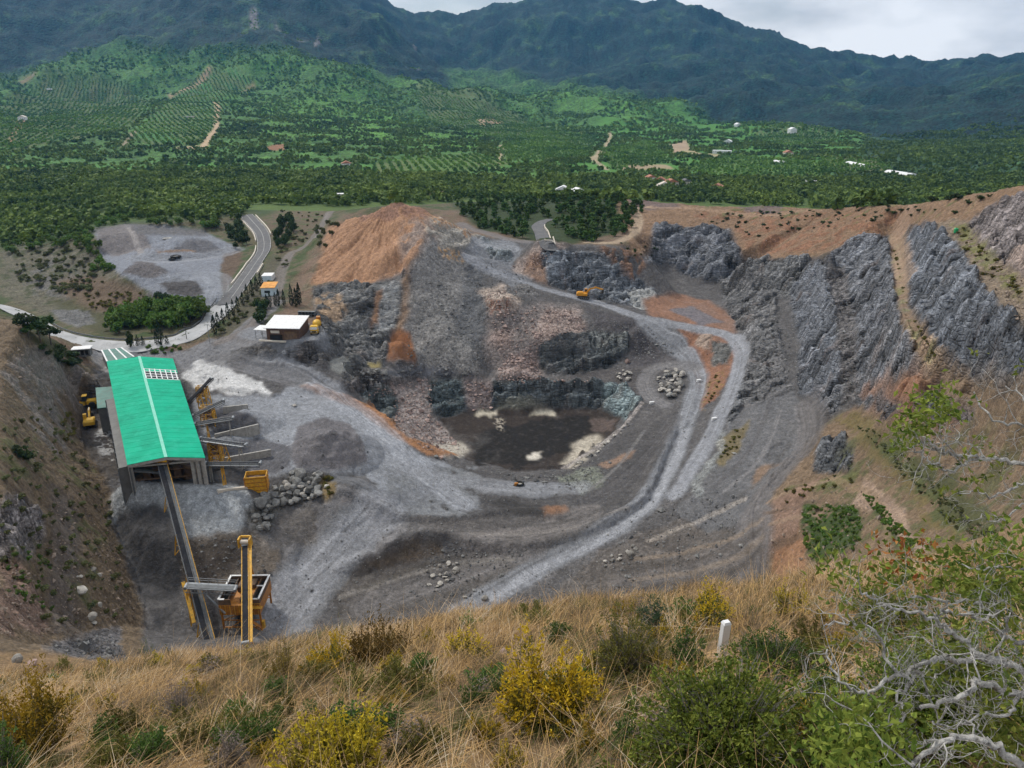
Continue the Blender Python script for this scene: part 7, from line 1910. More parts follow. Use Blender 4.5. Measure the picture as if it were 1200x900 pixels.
# concrete mixer lorry, front towards the camera
p = hit(371, 389, 150); e = empty('mixer_truck', p, heading(p, p + np.array([.05, -1, 0])), 'yellow concrete mixer lorry facing the yard beside the white roofed workshop', 'mixer truck'); e.scale = (1.1,) * 3
b = MB(); b.box((-1.2, 0, .95), (7.6, .9, .3)); b.build('chassis', M_TRACK, e)
b = MB(); b.box((2.9, 0, 1.9), (1.7, 2.4, 2.3), bev=.22); cb = b.build('cab', M_CABY, e)
b = MB(); b.box((3.77, 0, 2.3), (.06, 2.0, .85)); b.box((2.95, 1.21, 2.3), (1.0, .05, .75)); b.box((2.95, -1.21, 2.3), (1.0, .05, .75)); b.build('windscreen', M_WHITE, cb)
b = MB(); b.box((3.78, 0, 1.2), (.12, 2.2, .5)); b.build('bumper', M_TRACK, cb)
for sd in (-1, 1):
    b = MB(); b.box((3.86, sd * .85, 1.25), (.06, .3, .22)); b.build('headlight', M_WHITE, cb)
b = MB(); b.lathe([(.5, -3.4), (.8, -3.2), (1.25, -1.4), (1.3, -.2), (1.1, .9), (.6, 1.6), (.3, 1.7)], 20, 'x'); d_ = b.build('drum', M_CABY, e, (-1.1, 0, 2.45), (0, -.16, 0), True)
b = MB(); b.lathe([(1.33, -.9), (1.33, -.6)], 20, 'x'); b.build('drum_band', M_ORANGE, d_)
b = MB(); b.prism([(-4.9, 3.9), (-4.0, 3.7), (-4.4, 2.4), (-4.8, 2.4)], -.6, .6); b.bar((-4.7, 0, 2.3), (-5.5, 0, 1.2), .4, .15); b.build('chute', M_ORANGE, e)
for x_ in (2.8, -1.6, -3.0):
    for sd in (-1, 1):
        b = MB(); b.lathe([(.28, -.22), (.5, -.22), (.55, -.14), (.55, .14), (.5, .22), (.28, .22)], 16, 'y'); wl_ = b.build('wheel', M_TYRE, e, (x_, sd * 1.05, .55)); b = MB(); b.lathe([(.27, -.15), (.27, .15)], 10, 'y'); b.build('rim', M_STEEL, wl_)
b = MB(); [b.tube((-4.2, y, .8), (-4.4, y, 3.0), .08) for y in (-.8, .8)]; b.bar((-1.0, 1.1, 1.2), (-3.8, 1.1, 1.2), .1, .4); b.build('drum_stand', M_TRACK, e)

# poles at the junction
for px, py, h, lab in ((219, 398, 5.0, 'thin dark signal pole at the road junction, the shorter one'), (246, 402, 7.0, 'thin pale lamp pole at the road junction beside the cypress row')):
    p = hit(px, py, 150); e = empty('road_pole', p, 0, lab, 'pole'); b = MB(); b.tube((0, 0, -.3), (0, 0, h), .12, .08); b.build('shaft', M_TRACK if h < 6 else M_STEEL, e); b = MB(); b.bar((-.6, 0, h - .2), (.6, 0, h - .2), .25, .5 if h < 6 else .15); b.build('head', M_TRACK if h < 6 else M_STEEL, e)
# row of pale stones edging the bed behind the hall, tyre rings, drums
def ring(px, py, r, lab, mat, rmin=100):
    p = hit(px, py, rmin); e = empty('tyre_ring', p, 0, lab, 'tyre'); b = MB(); n = 24
    b.lathe([(r * .55, .02), (r * .6, .5), (r * .8, .72), (r, .5), (r, .05), (r * .8, -.1)], n); b.build('tread', mat, e); b = MB(); b.lathe([(r * .5, .05), (r * .54, .25)], n); b.build('inner_fill', M_CONC, e)
ring(206, 301, 2.6, 'dark ring of rubber with a pale centre lying on the stockpile lot', M_TYRE, 200); ring(202, 304, 1.8, 'small dark ring beside the larger ring on the stockpile lot', M_TYRE, 200)
ring(196, 280, 2.4, 'pale stone ring at the back of the stockpile lot', M_CONC, 200); ring(609, 568, 1.3, 'worn black tyre lying on the flat below the pit rim', M_TYRE)
p = hit(605, 569, 100); e = empty('water_pump', p, .2, 'small orange and black pump on skids next to the worn tyre', 'pump'); b = MB(); b.box((0, 0, .5), (1.1, .7, .8), bev=.1); b.build('body', M_ORANGE, e); b = MB(); b.box((0, 0, .06), (1.6, .9, .14)); b.build('skid', M_TYRE, e)
p = hit(1120, 272, 80); e = empty('water_tank', p, 0, 'small bright green water tank on the upper bench', 'tank'); b = MB(); b.lathe([(.5, -.2), (.55, 0), (.55, .9), (.4, 1.1), (.15, 1.15)], 16); b.build('shell', solid('green_plastic', (.01, .35, .12), .5), e); b = MB(); b.lathe([(.16, 1.14), (.16, 1.22)], 12); b.build('lid', M_TYRE, e)
for px, py, lab in ((764, 473, 'white concrete block on the outer edge of the loop road'), (819, 447, 'white concrete block beside the haul road at the loop'), (837, 492, 'white concrete block on the edge of the upper haul road')):
    p = hit(px, py, 150); b = MB(); b.box((0, 0, .35), (1.7, .8, .9), .3, .9, .08); o = b.build('marker_block', M_WHITE, None, p); tag(o, lab, 'concrete block')

# ---- boulders
def rock_mesh(seed, flat=.75):
    import bmesh
    rng = np.random.default_rng(seed); bm = bmesh.new(); bmesh.ops.create_icosphere(bm, subdivisions=2, radius=.5)
    planes = []
    for _ in range(9):
        n = rng.normal(0, 1, 3); n /= np.linalg.norm(n); planes.append((n, rng.uniform(.26, .42)))
    st = rng.uniform(.7, 1.25, 3)
    for v in bm.verts:
        c = np.array(v.co)
        for n, d in planes:
            k = c.dot(n) - d
            if k > 0: c = c - n * k * .92
        v.co = Vector(c * st * [1, 1, flat] * 1.25 + [0, 0, .18])
    me = bpy.data.meshes.new('boulder'); bm.to_mesh(me); bm.free(); return me


def rock_mat(name, col, dark, sc=2.5):
    m = solid(name, col, .9, var=.35, scale=sc, dirt=dark, bump=.4)
    nt = m.node_tree; b = nt.nodes['Principled BSDF']; lk = b.inputs['Base Color'].links[0]; src = lk.from_socket
    oi = N(nt, 'ShaderNodeObjectInfo'); r = N(nt, 'ShaderNodeMapRange'); r.inputs[3].default_value = .55; r.inputs[4].default_value = 1.45; nt.links.new(oi.outputs['Random'], r.inputs[0])
    mu = N(nt, 'ShaderNodeMix', data_type='RGBA', blend_type='MULTIPLY'); mu.inputs[0].default_value = 1; nt.links.new(src, mu.inputs[6]); nt.links.new(r.outputs[0], mu.inputs[7]); nt.links.new(mu.outputs[2], b.inputs['Base Color'])
    return m


RM = {'grey': rock_mat('grey_boulder', (.19, .19, .185), (.10, .10, .10)), 'pale': rock_mat('pale_boulder', (.36, .34, .31), (.24, .22, .20)), 'pink': rock_mat('pink_boulder', (.34, .24, .21), (.20, .15, .14))}
ROCKS = {(k, v): rock_mesh(500 + v + 10 * i) for i, k in enumerate(RM) for v in range(4)}
for (k, v), me in ROCKS.items(): me.materials.append(RM[k])


def boulders(poly, n, size, kind, label, group, seed, rmin=95, lift=.1, name='boulder'):
    rng = np.random.default_rng(seed)
    for q in in_poly(poly, n, rng):
        p = hit(q[0], q[1], rmin); s = rng.uniform(*size) * (1 + .5 * (rng.uniform() > .85))
        o = bpy.data.objects.new(name, ROCKS[(kind, int(rng.integers(4)))]); COL.objects.link(o)
        o.location = p + [0, 0, rng.uniform(-.05, lift) * s]; o.rotation_euler = rng.uniform(-.4, .4, 3) * [1, 1, 0] + [0, 0, rng.uniform(0, 6.28)]; o.scale = (s, s * rng.uniform(.75, 1.1), s * rng.uniform(.7, 1.05))
        tag(o, label, 'boulder', group)


HEAPR = [(298, 610), (298, 592), (316, 575), (345, 556), (378, 555), (388, 566), (378, 582), (345, 590), (320, 600), (312, 622), (300, 622)]
boulders(HEAPR, 85, (1.1, 2.0), 'grey', 'angular grey boulder in the heap on the bank below the yellow bin', 'boulders of the heap below the yellow bin', 1, lift=.5)
boulders(HEAPR, 25, (.9, 1.6), 'pale', 'pale boulder in the heap on the bank below the yellow bin', 'pale boulders of the heap below the yellow bin', 2, lift=.6)
ISL = [(768, 447), (776, 438), (794, 434), (802, 442), (798, 458), (790, 467), (778, 466)]
boulders(ISL, 45, (1.1, 2.0), 'pale', 'pale boulder in the heap inside the loop road', 'boulders inside the loop road', 3, lift=.5)
boulders(ISL, 14, (1.0, 1.8), 'grey', 'grey boulder in the heap inside the loop road', 'grey boulders inside the loop road', 4, lift=.5)
boulders([(722, 440), (730, 435), (742, 438), (738, 446), (726, 447)], 13, (1.0, 1.8), 'pale', 'pale boulder in the small heap beside the dark pit face', 'boulders of the small heap on the bench', 5, lift=.4)
boulders([(418, 440), (440, 432), (456, 438), (452, 446), (424, 447)], 16, (.8, 1.5), 'grey', 'grey boulder among the stones at the left end of the bench', 'boulders at the left end of the bench', 6, lift=.4)
boulders([(486, 690), (500, 668), (530, 655), (545, 668), (515, 690)], 18, (.6, 1.3), 'pale', 'pale boulder strewn on the flat behind the grassy brow', 'boulders behind the grassy brow', 7)
boulders([(690, 660), (720, 650), (745, 640), (750, 646), (710, 664)], 12, (.6, 1.3), 'pale', 'pale boulder beside the foot of the haul road', 'boulders beside the foot of the haul road', 8)
boulders([(432, 425), (470, 438), (560, 440), (550, 432), (470, 430)], 14, (.6, 1.2), 'grey', 'grey boulder at the foot of the grey talus', 'boulders at the foot of the talus', 9)
boulders([(660, 552), (700, 527), (740, 492), (744, 496), (704, 532), (664, 556)], 24, (.7, 1.2), 'pale', 'pale stone on the rim bank right of the pit floor', 'stones on the right rim of the pit', 10)
boulders([(600, 449), (690, 449), (690, 446), (600, 446)], 12, (.5, 1.0), 'pink', 'pink stone along the lip of the bench above the dark wall', 'stones along the lip of the bench', 11)
boulders([(70, 690), (110, 660), (130, 700), (120, 735), (80, 720)], 8, (.7, 1.4), 'pale', 'pale boulder lying on the left hillside above the path', 'boulders on the left hillside', 12, 60)
for px, py, s, k, lab in ((735, 425, 2.6, 'pink', 'large pink boulder right of the dark rock pocket'), (517, 537, 1.8, 'pink', 'pink boulder on the rim where the orange bank ends'), (511, 536, 1.5, 'grey', 'grey boulder beside the pink one where the orange bank ends'), (22, 775, 1.5, 'pale', 'pale boulder at the foot of the hillside just over the brow'),
                          (38, 779, 1.1, 'pink', 'small pinkish boulder next to the pale one just over the brow'), (545, 700, 1.0, 'pale', 'white slab of rock poking up behind the grass brow'), (568, 702, 1.5, 'pale', 'pointed white rock poking up behind the grass brow'), (345, 476, 1.6, 'pale', 'lone pale boulder in the middle of the yard')):
    p = hit(px, py, 50); o = bpy.data.objects.new('boulder', ROCKS[(k, int(px) % 4)]); COL.objects.link(o); o.location = p; o.scale = (s, s * .9, s * .85); o.rotation_euler = (0, 0, px * .1); tag(o, lab, 'boulder')


# ---- loose stone that nobody could count
def scree(polys, size, mat, name, seed, rmin=95):
    rng = np.random.default_rng(seed); Vs = []; Fs = []; k = 0
    base = np.array([(1, 0, 0), (0, 1, 0), (-1, 0, 0), (0, -1, 0), (0, 0, .8), (0, 0, -.6)], float); tri = np.array([(0, 1, 4), (1, 2, 4), (2, 3, 4), (3, 0, 4), (1, 0, 5), (2, 1, 5), (3, 2, 5), (0, 3, 5)])
    for poly, m in polys:
        for q in in_poly(poly, m, rng):
            p = hit(q[0], q[1], rmin); s = rng.uniform(*size) * (.6 + rng.exponential(.45))
            v = base * rng.uniform(.55, 1.3, (6, 1)) * rng.uniform(.6, 1.2, 3) * s * .5
            a = rng.uniform(0, 6.28); c, si = math.cos(a), math.sin(a); v = np.stack([v[:, 0] * c - v[:, 1] * si, v[:, 0] * si + v[:, 1] * c, v[:, 2]], -1) + p + [0, 0, .12 * s]
            Vs.append(v); Fs.append(tri + 6 * k); k += 1
    o = link_mesh(name, np_mesh(name, np.concatenate(Vs), np.concatenate(Fs)), mat); tag(o, kind='stuff')


def stone_mat(name, a, b_):
    m, nt, bs = new_mat(name); ge = N(nt, 'ShaderNodeNewGeometry'); mx = N(nt, 'ShaderNodeMix', data_type='RGBA'); mx.inputs[6].default_value = (*a, 1); mx.inputs[7].default_value = (*b_, 1); nt.links.new(ge.outputs['Random Per Island'], mx.inputs[0]); nt.links.new(mx.outputs[2], bs.inputs['Base Color']); bs.inputs['Roughness'].default_value = .95; return m


ST_PINK = stone_mat('pink_stones', (.14, .10, .09), (.48, .36, .32)); ST_GREY = stone_mat('grey_stones', (.06, .06, .062), (.28, .28, .275)); ST_SLOPE = stone_mat('slope_stones', (.10, .075, .055), (.34, .27, .22))
scree([([(640, 362), (676, 364), (690, 384), (650, 394), (634, 408), (622, 392)], 330), ([(600, 418), (626, 412), (636, 446), (580, 446), (586, 428)], 420), ([(575, 372), (630, 360), (630, 440), (590, 430)], 330), ([(462, 470), (505, 450), (508, 490), (545, 528), (500, 528), (464, 500)], 600), ([(546, 448), (578, 448), (576, 480), (552, 482)], 120), ([(425, 460), (500, 444), (510, 452), (440, 468)], 90), ([(598, 312), (645, 286), (660, 290), (625, 318)], 120), ([(563, 340), (606, 338), (606, 370), (575, 370)], 90)], (.45, .95), ST_PINK, 'pink_rubble', 61)
scree([([(240, 440), (360, 455), (470, 560), (700, 560), (820, 440), (900, 480), (880, 690), (320, 740), (330, 620)], 2600), ([(400, 440), (560, 440), (800, 425), (760, 470), (420, 462)], 500), ([(560, 320), (700, 360), (870, 400), (850, 480), (760, 420), (600, 400)], 700)], (.16, .42), ST_GREY, 'floor_stones', 64)
scree([([(475, 400), (500, 330), (545, 340), (570, 420), (560, 438), (480, 432)], 700), ([(400, 436), (460, 434), (455, 446), (405, 446)], 160), ([(690, 366), (760, 384), (800, 415), (740, 425), (740, 392)], 260), ([(966, 330), (994, 330), (1006, 470), (988, 470)], 220), ([(900, 360), (930, 360), (938, 450), (905, 460)], 260), ([(560, 546), (610, 556), (665, 549), (700, 530), (720, 545), (680, 575), (600, 566)], 260), ([(60, 758), (140, 738), (148, 785), (40, 785)], 260), ([(205, 635), (300, 625), (320, 680), (215, 700)], 200), ([(500, 640), (620, 645), (560, 700), (480, 700)], 220), ([(700, 600), (860, 560), (880, 640), (720, 690)], 300), ([(545, 306), (600, 312), (640, 345), (560, 380)], 200)], (.3, .75), ST_GREY, 'grey_rubble', 62)
scree([([(60, 585), (90, 585), (96, 740), (60, 745)], 260), ([(0, 660), (40, 670), (60, 740), (0, 745)], 260), ([(20, 400), (80, 440), (90, 540), (30, 560)], 220), ([(100, 600), (130, 620), (160, 720), (120, 735)], 220), ([(905, 600), (1000, 560), (1060, 600), (940, 690), (905, 680)], 260), ([(1120, 262), (1200, 330), (1200, 385), (1130, 290)], 240), ([(800, 250), (1000, 252), (1060, 262), (960, 296), (880, 296)], 300), ([(1020, 470), (1140, 500), (1200, 560), (1060, 560)], 240)], (.25, .6), ST_SLOPE, 'hillside_rubble', 63, 55)
# ================================================================== THE GRASSY BROW IN FRONT
def tubes(chains, n=6):
    """Round tubes along chains of (points, radii) in one vertex / face array."""
    Vs = []; Fs = []; off = 0
    for P, R in chains:
        P = np.array(P, float); m = len(P)
        T = np.gradient(P, axis=0); T /= np.linalg.norm(T, axis=1, keepdims=True) + 1e-9
        u = np.array([.0, 0, 1.0]) if abs(T[0][2]) < .9 else np.array([1.0, 0, 0])
        A = np.cross(T, u); A /= np.linalg.norm(A, axis=1, keepdims=True) + 1e-9; B = np.cross(T, A)
        t = np.linspace(0, 2 * np.pi, n, endpoint=False)
        V = P[:, None] + (A[:, None] * np.cos(t)[None, :, None] + B[:, None] * np.sin(t)[None, :, None]) * np.array(R)[:, None, None]
        Vs.append(V.reshape(-1, 3)); i = np.arange(m - 1)[:, None] * n; k = np.arange(n)[None]; k2 = (k + 1) % n
        Fs.append(np.stack([i + k, i + k2, i + n + k2, i + n + k], -1).reshape(-1, 4) + off); off += m * n
    return np.concatenate(Vs), np.concatenate(Fs)


def leaf_mesh(P, D, L, Wd, rng, droop=.25, fold=.25):
    """Oval leaves of six corners folded on the midrib, growing from P along D."""
    n = len(P); D = D / (np.linalg.norm(D, axis=1, keepdims=True) + 1e-9)
    r = rng.normal(0, 1, (n, 3)); S = np.cross(D, r); S /= np.linalg.norm(S, axis=1, keepdims=True) + 1e-9; Nn = np.cross(S, D)
    L = L * rng.uniform(.6, 1.3, (n, 1)); w = Wd * rng.uniform(.7, 1.25, (n, 1))
    mid = P + D * L * .5 - Nn * L * droop * .2; tip = P + D * L - Nn * L * droop
    V = np.stack([P, mid + S * w * .5 + Nn * w * fold, tip, mid - S * w * .5 + Nn * w * fold], 1)
    return V.reshape(-1, 3), np.arange(4 * n).reshape(n, 4)


def near_hit(px, py): return hit(px, py, .9)


def grass_mat():
    m, nt, bs = new_mat('dry_grass_blades')
    ge = N(nt, 'ShaderNodeNewGeometry'); tc = N(nt, 'ShaderNodeTexCoord')
    r = N(nt, 'ShaderNodeValToRGB'); e = r.color_ramp.elements
    e[0].position = 0; e[0].color = (.13, .095, .06, 1); e[1].position = 1; e[1].color = (.66, .55, .41, 1)
    for pos, c in ((.25, (.25, .17, .09, 1)), (.5, (.47, .31, .14, 1)), (.75, (.64, .40, .16, 1))): k = e.new(pos); k.color = c
    no = N(nt, 'ShaderNodeTexNoise'); no.inputs['Scale'].default_value = .8; no.inputs['Detail'].default_value = 4; nt.links.new(tc.outputs['Object'], no.inputs['Vector'])
    mr = N(nt, 'ShaderNodeMapRange'); mr.inputs[1].default_value = .35; mr.inputs[2].default_value = .65; mr.inputs[3].default_value = -.45; mr.inputs[4].default_value = .3; nt.links.new(no.outputs['Fac'], mr.inputs[0])
    ad = N(nt, 'ShaderNodeMath', operation='ADD'); nt.links.new(mr.outputs[0], ad.inputs[0]); nt.links.new(ge.outputs['Random Per Island'], ad.inputs[1]); nt.links.new(ad.outputs[0], r.inputs['Fac'])
    nt.links.new(r.outputs['Color'], bs.inputs['Base Color']); bs.inputs['Roughness'].default_value = .75; bs.inputs['Specular IOR Level'].default_value = .25
    tr = N(nt, 'ShaderNodeBsdfTranslucent'); nt.links.new(r.outputs['Color'], tr.inputs['Color']); ms = N(nt, 'ShaderNodeMixShader'); ms.inputs[0].default_value = .25
    nt.links.new(bs.outputs[0], ms.inputs[1]); nt.links.new(tr.outputs[0], ms.inputs[2]); nt.links.new(ms.outputs[0], nt.nodes['Material Output'].inputs['Surface'])
    return m


def blades(n_tuft, per, xr, yr, ht, wd, name, mat, seed, lean=.6, dens=None):
    rng = np.random.default_rng(seed)
    Y = np.sqrt(rng.uniform(yr[0] ** 2, yr[1] ** 2, n_tuft)); X = rng.uniform(-1, 1, n_tuft) * (xr[0] + xr[1] * Y)
    if dens is not None:
        k = dens(X, Y, rng); X, Y = X[k], Y[k]
    th = rng.uniform(.6, 1.3, len(X)); dirx = fbm(X * .5, Y * .5, 2, seed) * 2.5 + rng.normal(0, .5, len(X))
    T = np.repeat(np.arange(len(X)), per); m = len(T)
    bx = X[T] + rng.normal(0, .06, m); by = Y[T] + rng.normal(0, .06, m); bz = groundv(bx, by) - .02
    a = dirx[T] + rng.normal(0, 1.1, m); h = rng.uniform(*ht, m) * th[T]; ln = np.abs(rng.normal(lean, .35, m))
    w = rng.uniform(*wd, m)
    dx, dy = np.cos(a), np.sin(a); sx, sy = -dy, dx
    ts = np.array([0, .4, .75, 1.0]); wk = np.array([1, .85, .55, .12])
    V = []
    for t, k in zip(ts, wk):
        out = h * ln * t ** 1.8; up = h * (t - .30 * ln * t ** 2)
        cx, cy, cz = bx + dx * out, by + dy * out, bz + up
        for sgn in (-1, 1): V.append(np.stack([cx + sgn * sx * w * k, cy + sgn * sy * w * k, cz], -1))
    V = np.stack(V, 1).reshape(-1, 3); base = np.arange(m)[:, None] * 8
    F = np.concatenate([base + [0, 1, 3, 2], base + [2, 3, 5, 4], base + [4, 5, 7, 6]])
    o = link_mesh(name, np_mesh(name, V, F), mat); tag(o, kind='stuff'); return o


BUSHES = []
for q_ in ((845, 770), (842, 790), (592, 770)): BUSHES.append((*hit(*q_, .9)[:2], .28))
TWIG = solid('grey_twigs', (.22, .205, .19), .9, var=.3, scale=9); DRYTWIG = solid('dry_stalks', (.19, .145, .105), .9, var=.35, scale=12)
FM = {'broom': foliage_mat('broom_leaves', (.085, .085, .014), (.28, .22, .030)), 'yellow': foliage_mat('yellow_blossom', (.42, .28, .015), (.70, .50, .035)), 'gold': foliage_mat('golden_tips', (.26, .19, .018), (.54, .39, .035)),
      'leaf': foliage_mat('oak_leaves', (.060, .100, .014), (.230, .260, .045)), 'green': foliage_mat('fresh_shoots', (.050, .110, .020), (.130, .210, .050)), 'olive': foliage_mat('olive_foliage', (.090, .100, .022), (.240, .220, .055)),
      'blue': foliage_mat('blue_green_foliage', (.035, .075, .035), (.110, .170, .090)), 'grey': foliage_mat('grey_seed_heads', (.17, .13, .12), (.36, .30, .27)), 'brown': foliage_mat('russet_foliage', (.10, .075, .018), (.24, .16, .035)), 'rust': foliage_mat('rust_leaves', (.24, .075, .025), (.42, .20, .05))}


def bush(px, py, wpx, hpx, style, label, cat='bush', tips=None, fol='broom', seed=0, n=230, group=None, name=None):
    """A shrub whose foot is under photo point (px, py) and which is wpx x hpx photo pixels large there."""
    rng = np.random.default_rng(900 + seed + int(px)); p = near_hit(px, py)
    dep = float(proj(p[0], p[1], p[2])[2]); R = wpx * dep / FOC / 2; H = hpx * dep / FOC * 1.2; BUSHES.append((p[0], p[1], R * .85)); BUSHES.append((p[0] * .9, p[1] * .9, R * .55))
    e = empty(name or {'spike': 'flowering_broom', 'leafy': 'leafy_shrub', 'dry': 'dry_thistle', 'soft': 'soft_shrub'}[style], p - [0, 0, .03], 0, label, cat, group)
    if style in ('spike', 'soft'):
        chains = []; LP = []; LD = []; TP = []; TD = []
        subs = [(R * .62 * math.cos(k_ * 1.3 + seed) * rng.uniform(.5, 1.1), R * .62 * math.sin(k_ * 1.3 + seed) * rng.uniform(.5, 1.1), R * rng.uniform(.32, .62), rng.uniform(.6, 1.05)) for k_ in range(5)]
        for i in range(n):
            sx, sy, sr, sh = subs[rng.integers(len(subs))]
            a = rng.uniform(0, 2 * np.pi); f = math.sqrt(rng.uniform(0, 1)); hh = H * sh * rng.uniform(.45, 1.12) * (1.02 - .5 * f * f)
            q = np.array([sx + sr * f * math.cos(a), sy + sr * f * math.sin(a), hh]); b0 = np.array([sx * .6, sy * .6, 0]) + (q - [sx, sy, 0]) * [.15, .15, 0]
            k = 7; ts = np.linspace(0, 1, k); bend = rng.normal(0, .06 * R, (2,))
            pts = np.stack([b0[0] + (q[0] - b0[0]) * ts ** 1.1 + bend[0] * np.sin(ts * 3.1), b0[1] + (q[1] - b0[1]) * ts ** 1.1 + bend[1] * np.sin(ts * 3.1), hh * ts ** .85], -1)
            if i % 3 == 0: chains.append((pts, np.linspace(.004, .0015, k) * max(1, R)))
            m = 26
            t = rng.uniform(.28, 1.0, m); idx = np.clip((t * (k - 1)).astype(int), 0, k - 2); fr = (t * (k - 1) - idx)[:, None]
            pp = pts[idx] * (1 - fr) + pts[idx + 1] * fr + rng.normal(0, .012 * max(R, .5), (m, 3)); tg = pts[idx + 1] - pts[idx]; tg /= np.linalg.norm(tg, axis=1, keepdims=True)
            dd = tg * .8 + rng.normal(0, .6, (m, 3))
            tip = t > (.72 if tips else 2)
            LP.append(pp[~tip]); LD.append(dd[~tip]); TP.append(pp[tip]); TD.append(dd[tip])
        sz = .05 * max(.6, R / .55) if style == 'spike' else .06 * max(.6, R / .55)
        V, F = tubes(chains, 4); link_mesh('stems', np_mesh('stems', V, F), DRYTWIG, e)
        V, F = leaf_mesh(np.concatenate(LP), np.concatenate(LD), sz, sz * .32, rng); link_mesh('foliage', np_mesh('foliage', V, F), FM[fol], e)
        if tips:
            V, F = leaf_mesh(np.concatenate(TP), np.concatenate(TD), sz * .8, sz * .38, rng); link_mesh('blossom', np_mesh('blossom', V, F), FM[tips], e)
    elif style == 'leafy':
        chains = []; LP = []; LD = []
        for i in range(n):
            d = rng.normal(0, 1, 3); d[2] = abs(d[2]) * .9 + .12; d /= np.linalg.norm(d); rr = rng.uniform(.55, 1.03)
            lob = 1 + .22 * math.sin(3 * math.atan2(d[1], d[0]) + seed) + .12 * math.sin(7 * d[2] + 5 * d[0])
            q = d * [R * lob, R * lob, H] * rr; k = 6; ts = np.linspace(0, 1, k)[:, None]; mid = q * [.5, .5, .62] + rng.normal(0, .08 * R, 3)
            pts = (1 - ts) ** 2 * np.array([0, 0, 0]) + 2 * ts * (1 - ts) * mid + ts ** 2 * q
            chains.append((pts, np.linspace(.010, .0022, k) * max(.7, R)))
            for _ in range(3):
                c = pts[rng.integers(3, k)] + rng.normal(0, .06 * R, 3); m = 12
                LP.append(c + rng.normal(0, .035 * max(R, .5), (m, 3))); LD.append(d[None] * .5 + rng.normal(0, .7, (m, 3)))
                if rng.uniform() < .3: chains.append((np.array([pts[3], (pts[3] + c) / 2 + rng.normal(0, .02, 3), c + (c - pts[3]) * .5]), np.array([.004, .003, .0012]) * max(.7, R)))
        V, F = tubes(chains, 4); link_mesh('stems', np_mesh('stems', V, F), TWIG, e)
        sz = .042 * max(.7, R / .8); V, F = leaf_mesh(np.concatenate(LP), np.concatenate(LD), sz, sz * .6, rng); link_mesh('foliage', np_mesh('foliage', V, F), FM[fol], e)
    else:
        chains = []; LP = []; LD = []
        for i in range(n):
            d = rng.normal(0, 1, 3); d[2] = abs(d[2]) + .15; d /= np.linalg.norm(d); q = d * [R, R, H] * rng.uniform(.6, 1.05); pts = [q * t + rng.normal(0, .03 * R, 3) * (t > 0) for t in (0, .35, .7, 1)]
            chains.append((pts, np.array([.003, .0022, .0016, .0008]))); LP.append(np.array(pts[3])[None] + rng.normal(0, .015, (4, 3))); LD.append(rng.normal(0, 1, (4, 3)))
            for _ in range(2): s = pts[2] + rng.normal(0, .14 * R, 3); chains.append(([pts[1], (pts[1] + s) / 2 + rng.normal(0, .02, 3), s], np.array([.002, .0014, .0007])))
        V, F = tubes(chains, 3); link_mesh('stems', np_mesh('stems', V, F), TWIG, e)
        V, F = leaf_mesh(np.concatenate(LP), np.concatenate(LD), .022, .012, rng); link_mesh('blossom', np_mesh('blossom', V, F), FM['grey'], e)
    return e


bush(640, 850, 136, 102, 'spike', 'large golden yellow flowering bush in the middle of the grassy brow', tips='yellow', fol='broom', seed=1, n=330)
bush(398, 908, 140, 100, 'spike', 'yellow green bush at the bottom of the picture, left of the middle', tips='gold', fol='broom', seed=2, n=280)
bush(45, 892, 118, 118, 'spike', 'tall yellow green bush at the lower left corner of the brow', tips='gold', fol='broom', seed=3, n=320)
bush(440, 780, 84, 54, 'spike', 'dark russet bush on the brow beside the bright yellow flowers', tips='brown', fol='brown', seed=4, n=200)
bush(388, 792, 76, 56, 'spike', 'bush with bright lemon yellow flowers left of the dark russet bush', tips='yellow', fol='olive', seed=5, n=200)
bush(545, 772, 66, 38, 'spike', 'small lemon yellow flowered bush left of the pink rock', tips='yellow', fol='olive', seed=6, n=150)
bush(470, 820, 84, 50, 'soft', 'soft pale green bush in the dry grass below the russet bush', fol='olive', seed=7, n=170)
bush(735, 794, 108, 76, 'leafy', 'dull olive bush in front of the blue green bush on the brow', fol='olive', seed=8, n=230)
bush(765, 748, 58, 48, 'leafy', 'blue green leafy bush on the brow above the olive bush', fol='blue', seed=9, n=130)
bush(732, 732, 46, 36, 'spike', 'small amber bush beside the blue green bush at the brow edge', tips='gold', fol='brown', seed=10, n=120)
bush(834, 730, 64, 46, 'spike', 'round bush with lemon flowers above the white post', tips='yellow', fol='green', seed=11, n=180)
bush(926, 724, 56, 42, 'spike', 'round yellow green bush on the brow left of the bare branched tree', tips='gold', fol='olive', seed=12, n=150)
bush(905, 790, 100, 50, 'leafy', 'low dark green leafy bush right behind the white post', fol='green', seed=13, n=220)
bush(800, 790, 46, 60, 'leafy', 'slender bright green shoots left of the white post', fol='green', seed=14, n=90)
bush(212, 846, 56, 52, 'dry', 'grey ball of dry thistle in the grass at the left', 'thistle', seed=15, n=200)
bush(272, 900, 50, 46, 'dry', 'purplish grey dry thistle at the bottom edge', 'thistle', seed=16, n=200)
bush(182, 902, 48, 64, 'leafy', 'bright green leafy shrub below the grey thistle', fol='green', seed=17, n=120)
bush(8, 925, 60, 90, 'leafy', 'vivid green shrub cut by the lower left corner', fol='green', seed=18, n=150)
bush(330, 802, 54, 56, 'spike', 'brownish yellow upright bush left of the lemon flowered bush', tips='brown', fol='brown', seed=19, n=150)
bush(175, 772, 20, 36, 'spike', 'small bright green conifer sprig at the edge of the brow', fol='green', seed=20, n=60)
bush(655, 752, 44, 24, 'leafy', 'small fresh green shrub behind the golden bush', fol='green', seed=21, n=70)
bush(600, 908, 46, 44, 'spike', 'thin yellow green sprig at the bottom edge below the golden bush', tips='gold', fol='olive', seed=22, n=80)
